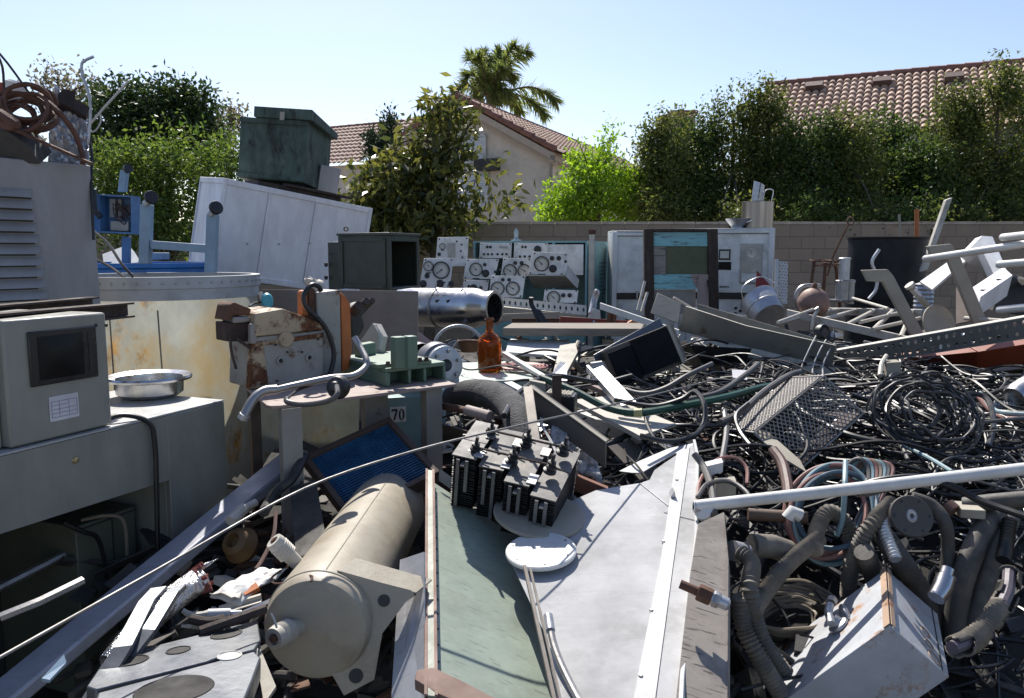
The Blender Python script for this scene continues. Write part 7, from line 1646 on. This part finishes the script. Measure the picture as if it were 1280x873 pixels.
b = MB(); a = P(1200, 648, 2.45); b.edges(a, P(1232, 650, 2.4) - a, V((.01, .09, 0)), V((0, 0, .03))); tag(b.build('clay_block', tan_p, bevel=.003), 'small tan block between the hoses at right', 'block')
corr([P(1262, 650, 2.42), P(1258, 680, 2.36), P(1254, 702, 2.3)], .022, 'short dark ribbed fitting at the right edge', cable_black)
# ---- pipes and dark parts in the hollow
tag(MB().tube([P(935, 643, 2.62), P(985, 646, 2.6), P(1010, 648, 2.58)], .021, 12).build('rusty_pipe', mat('brown_pipe', (.13, .085, .06), .6, dirt=.3)), 'brown pipe stub in the dark hollow under the conduit pipe', 'pipe')
t = thing('hose_joint', 'dark hose joint with a bandage wrap above the ribbed hoses', 'hose')
MB().tube([P(915, 688, 2.28), P(932, 692, 2.3)], .03, 14).build('sleeve', cab_grey, t); MB().tube([P(940, 682, 2.34), P(965, 683, 2.36), P(985, 690, 2.38)], .036, 14).build('wrap', hose_dust, t)
MB().tube([P(932, 678, 2.3), P(936, 690, 2.28), P(941, 702, 2.27)], .008, 8, smooth=4).build('clip', cable_grey, t)
t = tag(MB().tube([P(868, 568, 2.75), P(880, 585, 2.7), P(889, 610, 2.55), P(893, 645, 2.38)], .012, 9, smooth=5).build('cable', cable_grey), 'grey cable bending down over the left end of the conduit pipe', 'cable')
b = MB(); b.lathe([(0, .03), (.03, .02), (.034, -.01), (.02, -.03)], aim(P(882, 640, 2.42), V((-.5, -.6, .5))), 18); tag(b.build('plastic_dome', white_paint), 'white dome shaped piece under the left end of the conduit pipe', 'dome')
b = MB(); a = P(880, 596, 2.7); b.edges(a, V((.07, .02, .01)), V((.01, .06, 0)), V((0, 0, .035))); tag(b.build('white_carton', alu_white), 'small white carton beside the top corner of the aluminium sheet', 'carton')
b = MB(); a = P(894, 622, 2.62); b.edges(a, V((.075, .02, 0)), V((.01, .06, 0)), V((0, 0, .05))); tag(b.build('grey_carton', tan_p), 'small grey carton behind the conduit pipe end', 'carton')
tag(MB().tube([P(871, 628, 2.5), P(876, 600, 2.65), P(895, 576, 2.78), P(918, 572, 2.8), P(933, 585, 2.76), P(934, 605, 2.68)], .007, 7, smooth=5).build('cable', cable_red), 'faded red cable arch left of the mesh guard', 'cable')
tag(MB().tube([P(872, 622, 2.48), P(885, 605, 2.55), P(912, 602, 2.58), P(935, 618, 2.5), P(930, 632, 2.46), P(905, 636, 2.44)], .008, 7, smooth=5).build('cable', cable_grey), 'grey cable loop round the left part of the conduit pipe', 'cable')
tag(MB().tube([P(966, 563, 2.9), P(978, 580, 2.82), P(984, 605, 2.7), P(986, 625, 2.62)], .02, 10, smooth=4).build('hose', cable_brown), 'brown hose dropping in front of the mesh guard', 'hose')
# ---- pale wire coil, black cable spool etc.
t = thing('wire_coil', 'coil of pale tan wire left of the junction box', 'wire coil')
c = P(985, 772, 2.42)
for k in range(11):
    R0 = .07 + .0065 * k; pts = [c + V((math.cos(a_) * R0 * 1.15 + random.gauss(0, .002), math.sin(a_) * R0 * .8, -.02 + .035 * math.sin(a_ + .5) + .006 * k + random.gauss(0, .004))) for a_ in np.linspace(0, 2 * math.pi, 20)[:-1]]
    MB().tube(pts, .0062, 7, smooth=3, closed=True).build('wire_loop', cable_tan if k % 3 else hose_dust, t)
t = thing('cable_coil', 'big round coil of thin black cable right of the mesh guard', 'cable coil')
c = P(1150, 516, 3.25)
for k in range(13):
    R0 = random.uniform(.10, .185); tilt = V((random.gauss(-.15, .2), -.75 + random.gauss(0, .15), .65)); Mx = aim(c + V((random.gauss(.0, .03), .015 * (k - 8), random.gauss(0, .022))), tilt)
    MB().tube([Mx @ V((R0 * math.cos(a_) * 1.12, R0 * math.sin(a_) * (1 + .08 * math.sin(3 * a_ + k)), random.gauss(0, .012))) for a_ in np.linspace(0, 2 * math.pi, 22)[:-1]], .0055 if k < 12 else .010, 6, smooth=3, closed=True).build('cable_loop', cable_black if k % 4 else cable_grey, t)
tag(MB().tube([P(1225, 492, 3.7), P(1235, 505, 3.6), P(1250, 516, 3.5), P(1290, 519, 3.4)], .012, 9, smooth=5).build('hose', cable_blue), 'pale blue hose end at the right edge below the orange panel', 'hose')
tag(MB().tube([P(1224, 497, 3.66), P(1238, 513, 3.56), P(1256, 523, 3.46), P(1290, 524, 3.36)], .011, 9, smooth=5).build('hose', cable_red), 'faded pink hose end next to the pale blue one', 'hose')
corr([P(1242, 508, 3.75), P(1280, 510, 3.7), P(1310, 512, 3.6)], .03, 'pale ribbed spring like hose at the right edge', galv)
b = MB(); b.lathe([(0, 0), (.06, 0), (.07, .02), (.07, .16), (.05, .18), (0, .18)], aim(P(1268, 500, 3.7), V((.8, .3, .35))), 28); tag(b.build('silver_canister', stainless), 'silver canister at the right edge among black cables', 'canister')
MBk = [([P(1060, 505, 3.4), P(1085, 520, 3.3), P(1110, 535, 3.2), P(1160, 550, 3.1), P(1180, 540, 3.1)], .0105, cable_black, 'black cable curling under the big round cable coil'),
 ([P(984, 478, 3.75), P(986, 490, 3.6), P(1000, 512, 3.42), P(1030, 530, 3.28), P(1062, 544, 3.15), P(1110, 555, 3.05)], .0125, cable_black, 'thick black cable draped across the mesh guard'),
 ([P(900, 528, 3.2), P(925, 516, 3.3), P(955, 490, 3.5), P(985, 470, 3.7), P(1000, 465, 3.8)], .014, cable_grey, 'grey hose end pointing at the mesh guard'),
 ([P(1125, 556, 3.1), P(1160, 572, 2.95), P(1190, 590, 2.75)], .008, cable_blue, 'pale blue grey cable sloping to the conduit pipe'),
 ([P(1105, 535, 3.2), P(1125, 556, 3.08), P(1135, 575, 2.95)], .008, cable_grey, 'short grey cable right of the mesh guard'),
 ([P(1190, 535, 3.2), P(1230, 528, 3.25), P(1310, 520, 3.3)], .009, cable_grey, 'grey cable leading right from the big coil'),
 ([P(1180, 520, 3.3), P(1200, 500, 3.5), P(1215, 492, 3.55), P(1235, 500, 3.5), P(1242, 530, 3.3), P(1235, 560, 3.1)], .012, cable_black, 'thick black loop at the right of the big coil'),
 ([P(1215, 500, 3.8), P(1245, 490, 3.8), P(1290, 472, 3.8)], .011, cable_black, 'black cable rising to the silver canister'),
 ([P(1064, 494, 3.5), P(1090, 500, 3.5), P(1130, 492, 3.6), P(1160, 484, 3.65)], .011, cable_black, 'black cable with a plug lying above the big coil'),
 ([P(860, 500, 3.5), P(900, 490, 3.6), P(930, 470, 3.75), P(948, 455, 3.9)], .013, cable_grey, 'grey cable running up to the trough end'),
 ([P(940, 560, 3.0), P(925, 540, 3.15), P(920, 520, 3.25), P(935, 505, 3.35)], .010, cable_black, 'black cable hook left of the mesh guard'),
 ([P(905, 512, 3.35), P(908, 540, 3.15), P(902, 580, 2.85)], .012, cable_grey, 'grey cable end hanging left of the mesh guard')]
for pts, r, mt_, lab in MBk: tag(MB().tube(pts, r, 8, smooth=6).build('cable', mt_), lab, 'cable', 'thick cables in the right heap')
b = MB(); b.tube([P(1155, 484, 3.66), P(1178, 480, 3.66)], .022, 12); tag(b.build('cable_plug', rubber), 'black cable plug above the big cable coil', 'plug')
b = MB(); a = P(1108, 470, 4.2); b.edges(a, V((.09, .03, 0)), V((.02, .1, 0)), V((0, 0, .07))); tag(b.build('carton', tan_p), 'tan open carton behind the mesh guard', 'carton')
b = MB(); b.tube([P(1100, 470, 4.1), P(1102, 455, 4.2), P(1108, 445, 4.3)], .012, 8, smooth=3); tag(b.build('cream_tube', off_white), 'cream tube standing behind the tan carton', 'tube')
b = MB(); b.plate([P(915, 462, 4.0), P(934, 463, 4.0), P(934, 475, 3.9), P(916, 472, 3.9)], .004); tag(b.build('label_tag', paper_m), 'small pale tag among the black cables under the trough', 'tag')
b = MB(); b.plate([P(862, 432, 4.75), P(940, 436, 4.7), P(930, 454, 4.75), P(880, 456, 4.8)], .3, V((0, 1, -.2))); tag(b.build('shaded_mass', rubber), 'dark rusty mass in shade under the trough', 'scrap')  # near-black colour imitates the shade this mass lies in

# ================================================================== STUFF nobody could count
def path_cable(b, x, y, ln, r, lift, step=.035, curl=2.2):
    hd = random.uniform(0, 2 * math.pi); k = random.gauss(0, curl); pts = []; n = max(6, int(ln / step)); ph = random.uniform(0, 6); z0 = random.uniform(*lift) if isinstance(lift, tuple) else random.uniform(.0, lift)
    for i in range(n):
        pts.append(V((x, y, hs(y) - .02 + z0 + .03 * math.sin(ph + i * .35))))
        k += random.gauss(0, 2.2) * step * 6; k *= .97; hd += k * step * 2; x += math.cos(hd) * step; y += math.sin(hd) * step
        ym = 2.8 if isinstance(lift, tuple) else 1.9
        if y < ym: y = ym
        if y > 5.0: y = 5.0
    b.tube(pts, r, 5, smooth=2)
def region_pt(px0, px1, py0, py1):
    p = S(random.uniform(px0, px1), random.uniform(py0, py1)); return p.x, p.y
def tangle(name, n, reg, rr_, lift, mt_, ln=(.5, 1.4), curl=2.2):
    b = MB()
    for k in range(n):
        x, y = region_pt(*reg); path_cable(b, x, y, random.uniform(*ln), random.uniform(*rr_), lift, curl=curl)
    o = b.build(name, mt_, kind='stuff'); return o
tag(tangle('cable_tangle', 330, (790, 1290, 462, 610), (.0024, .0058), .19, cable_black), 'mass of tangled black cables covering the right heap', 'cables')
tag(tangle('cable_tangle', 12, (800, 1290, 470, 590), (.006, .010), .24, cable_grey, (.6, 1.4), 3.4), 'dusty grey cable loops standing up out of the black cable mass', 'cables')
tag(tangle('cable_tangle', 34, (790, 1290, 470, 610), (.003, .006), .14, cable_grey), 'grey cables mixed into the black cable mass', 'cables')
tag(tangle('cable_tangle', 20, (800, 1290, 470, 600), (.008, .0135), .2, cable_black, (.5, 1.3), 3.0), 'thick black cable loops piled on top of the cable mass', 'cables')
tag(tangle('cable_tangle', 48, (790, 1290, 462, 605), (.0042, .0078), (.13, .24), cable_black, (1.2, 2.6), 1.3), 'long black cables winding over the top of the right heap', 'cables')
tag(tangle('cable_tangle', 20, (790, 1290, 462, 605), (.0036, .0065), (.15, .25), cable_grey, (1.2, 2.6), 1.3), 'long grey cables winding over the top of the right heap', 'cables')
tag(tangle('wire_tangle', 14, (1030, 1290, 470, 500), (.0022, .004), .12, wire_light, curl=.8), 'pale thin wires lying under the orange panel', 'wires')
tag(tangle('wire_tangle', 55, (1120, 1310, 566, 592), (.0022, .004), .11, wire_light, (.4, .9), curl=.6), 'pale thin wires heaped above the conduit pipe at right', 'wires')
tag(tangle('cable_tangle', 40, (900, 1290, 640, 850), (.003, .007), .05, cable_black, (.3, .8)), 'dark cables in the hollow between the ribbed hoses', 'cables')
def debris(name, n, reg, size, mts, lift, lab):
    b = MB()
    for k in range(n):
        x, y = region_pt(*reg); z = hs(y) - .05 + random.uniform(0, lift)
        M = Matrix.Translation((x, y, z)) @ Matrix.Rotation(random.uniform(0, 6.3), 4, 'Z') @ Matrix.Rotation(random.gauss(0, .45), 4, 'X') @ Matrix.Rotation(random.gauss(0, .45), 4, 'Y')
        b.M = M; s_ = random.uniform(*size); ty = random.random()
        if ty < .4: w_, h_ = s_ * random.uniform(.3, .8), random.uniform(.002, .008); b.plate([(-s_, -w_, 0), (s_ * random.uniform(.5, 1), -w_, 0), (s_, w_ * random.uniform(.4, 1), 0), (-s_ * random.uniform(.3, 1), w_, 0)], h_, V((0, 0, -1)))
        elif ty < .62: b.box((-s_ * 1.6, -.008, -.008), (s_ * 1.6, .008, .008)); b.box((-s_ * 1.6, -.03, -.0095), (s_ * 1.6, -.0085, -.006))
        elif ty < .8: b.tube([(-s_ * 1.4, 0, 0), (0, s_ * random.uniform(-.3, .3), .01), (s_ * 1.4, 0, 0)], random.uniform(.006, .018), 8, smooth=3)
        else: q_ = s_ * .55; b.box((-q_, -q_ * random.uniform(.5, 1), -q_ * .5), (q_, q_, q_ * .5))
        for f in b.bm.faces:
            if f.material_index == 0 and not f.tag: f.material_index = random.randrange(len(mts)) if False else 0
    o = b.build(name, mts, kind='stuff'); return tag(o, lab, 'scrap')
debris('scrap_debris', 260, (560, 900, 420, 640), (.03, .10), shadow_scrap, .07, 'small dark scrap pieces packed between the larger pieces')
debris('scrap_debris', 90, (540, 900, 425, 620), (.02, .08), alu_dull, .08, 'small pale metal scrap pieces scattered over the heap')
debris('scrap_debris', 70, (540, 900, 425, 620), (.02, .08), MATS['rust'], .08, 'small rusty scrap pieces scattered over the heap')
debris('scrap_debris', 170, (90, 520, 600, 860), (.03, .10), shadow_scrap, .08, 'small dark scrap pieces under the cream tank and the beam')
debris('scrap_debris', 34, (690, 900, 425, 470), (.05, .15), tan_p, .05, 'tan and brown scrap pieces heaped round the black cabinet')
debris('scrap_debris', 26, (560, 760, 485, 600), (.04, .12), off_white, .04, 'dusty cream scrap pieces between the foam hose and the channel beam')
debris('scrap_debris', 22, (560, 780, 470, 600), (.05, .13), MATS['channel_brown'], .05, 'brown bent metal scrap between the finned stack and the white beam')
debris('scrap_debris', 40, (900, 1290, 470, 600), (.02, .05), tan_p, .12, 'small dusty tan bits caught among the black cables')
debris('scrap_debris', 40, (210, 520, 640, 860), (.02, .05), MATS['rust'], .09, 'small rusty bits in the hollow left of the cream tank')
debris('scrap_debris', 45, (540, 740, 440, 520), (.02, .06), off_white, .06, 'small pale scraps scattered round the foam hose and the bottle')
debris('scrap_debris', 26, (220, 420, 640, 800), (.02, .05), off_white, .10, 'small pale scrap pieces left of the cream tank')
debris('scrap_debris', 150, (960, 1290, 380, 470), (.03, .11), shadow_scrap, .08, 'small dark scrap pieces below the ladder and the brackets')
debris('scrap_debris', 60, (960, 1290, 380, 460), (.03, .10), alu_dull, .09, 'small pale metal pieces below the ladder and the brackets')
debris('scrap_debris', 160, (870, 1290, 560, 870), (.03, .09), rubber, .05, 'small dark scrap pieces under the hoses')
# ================================================================== LIGHT
SUN_EL, SUN_AZ = 48.0, -14.0            # azimuth from straight ahead, minus is left
sd = V((math.sin(R(SUN_AZ)) * math.cos(R(SUN_EL)), math.cos(R(SUN_AZ)) * math.cos(R(SUN_EL)), math.sin(R(SUN_EL))))
ld = bpy.data.lights.new('sun', 'SUN'); ld.energy = 4.6; ld.angle = R(.53); ld.color = (1, .95, .87)
lo_ = bpy.data.objects.new('sun', ld); C.objects.link(lo_); lo_.location = (0, 0, 30)
lo_.rotation_euler = (-sd).to_track_quat('-Z', 'Y').to_euler()
w = bpy.data.worlds.new('World'); sc.world = w; w.use_nodes = True
nt = w.node_tree; bg = nt.nodes['Background']
sky = nt.nodes.new('ShaderNodeTexSky'); sky.sky_type = 'NISHITA'; sky.sun_disc = False
sky.sun_elevation = R(SUN_EL); sky.sun_rotation = R(SUN_AZ); sky.air_density = 1.0; sky.dust_density = .8; sky.ozone_density = 3.4; sky.altitude = 50
mx = nt.nodes.new('ShaderNodeMix'); mx.data_type = 'RGBA'; mx.blend_type = 'MULTIPLY'; mx.inputs[0].default_value = 1; mx.inputs[7].default_value = (1.07, .98, .975, 1)
nt.links.new(sky.outputs[0], mx.inputs[6]); nt.links.new(mx.outputs[2], bg.inputs[0]); bg.inputs[1].default_value = .10
sc.view_settings.view_transform = 'Standard'; sc.view_settings.look = 'None'; sc.view_settings.gamma = 1; sc.view_settings.exposure = 0.7
sc.cycles.max_bounces = 7; sc.cycles.transparent_max_bounces = 8; sc.cycles.use_denoising = True
for o in list(bpy.data.objects):
    if o.parent is None and o.type in ('EMPTY', 'MESH') and not o.get('kind') == 'structure': fin(o)
for o in bpy.data.objects:
    if '_fin' in o: del o['_fin']
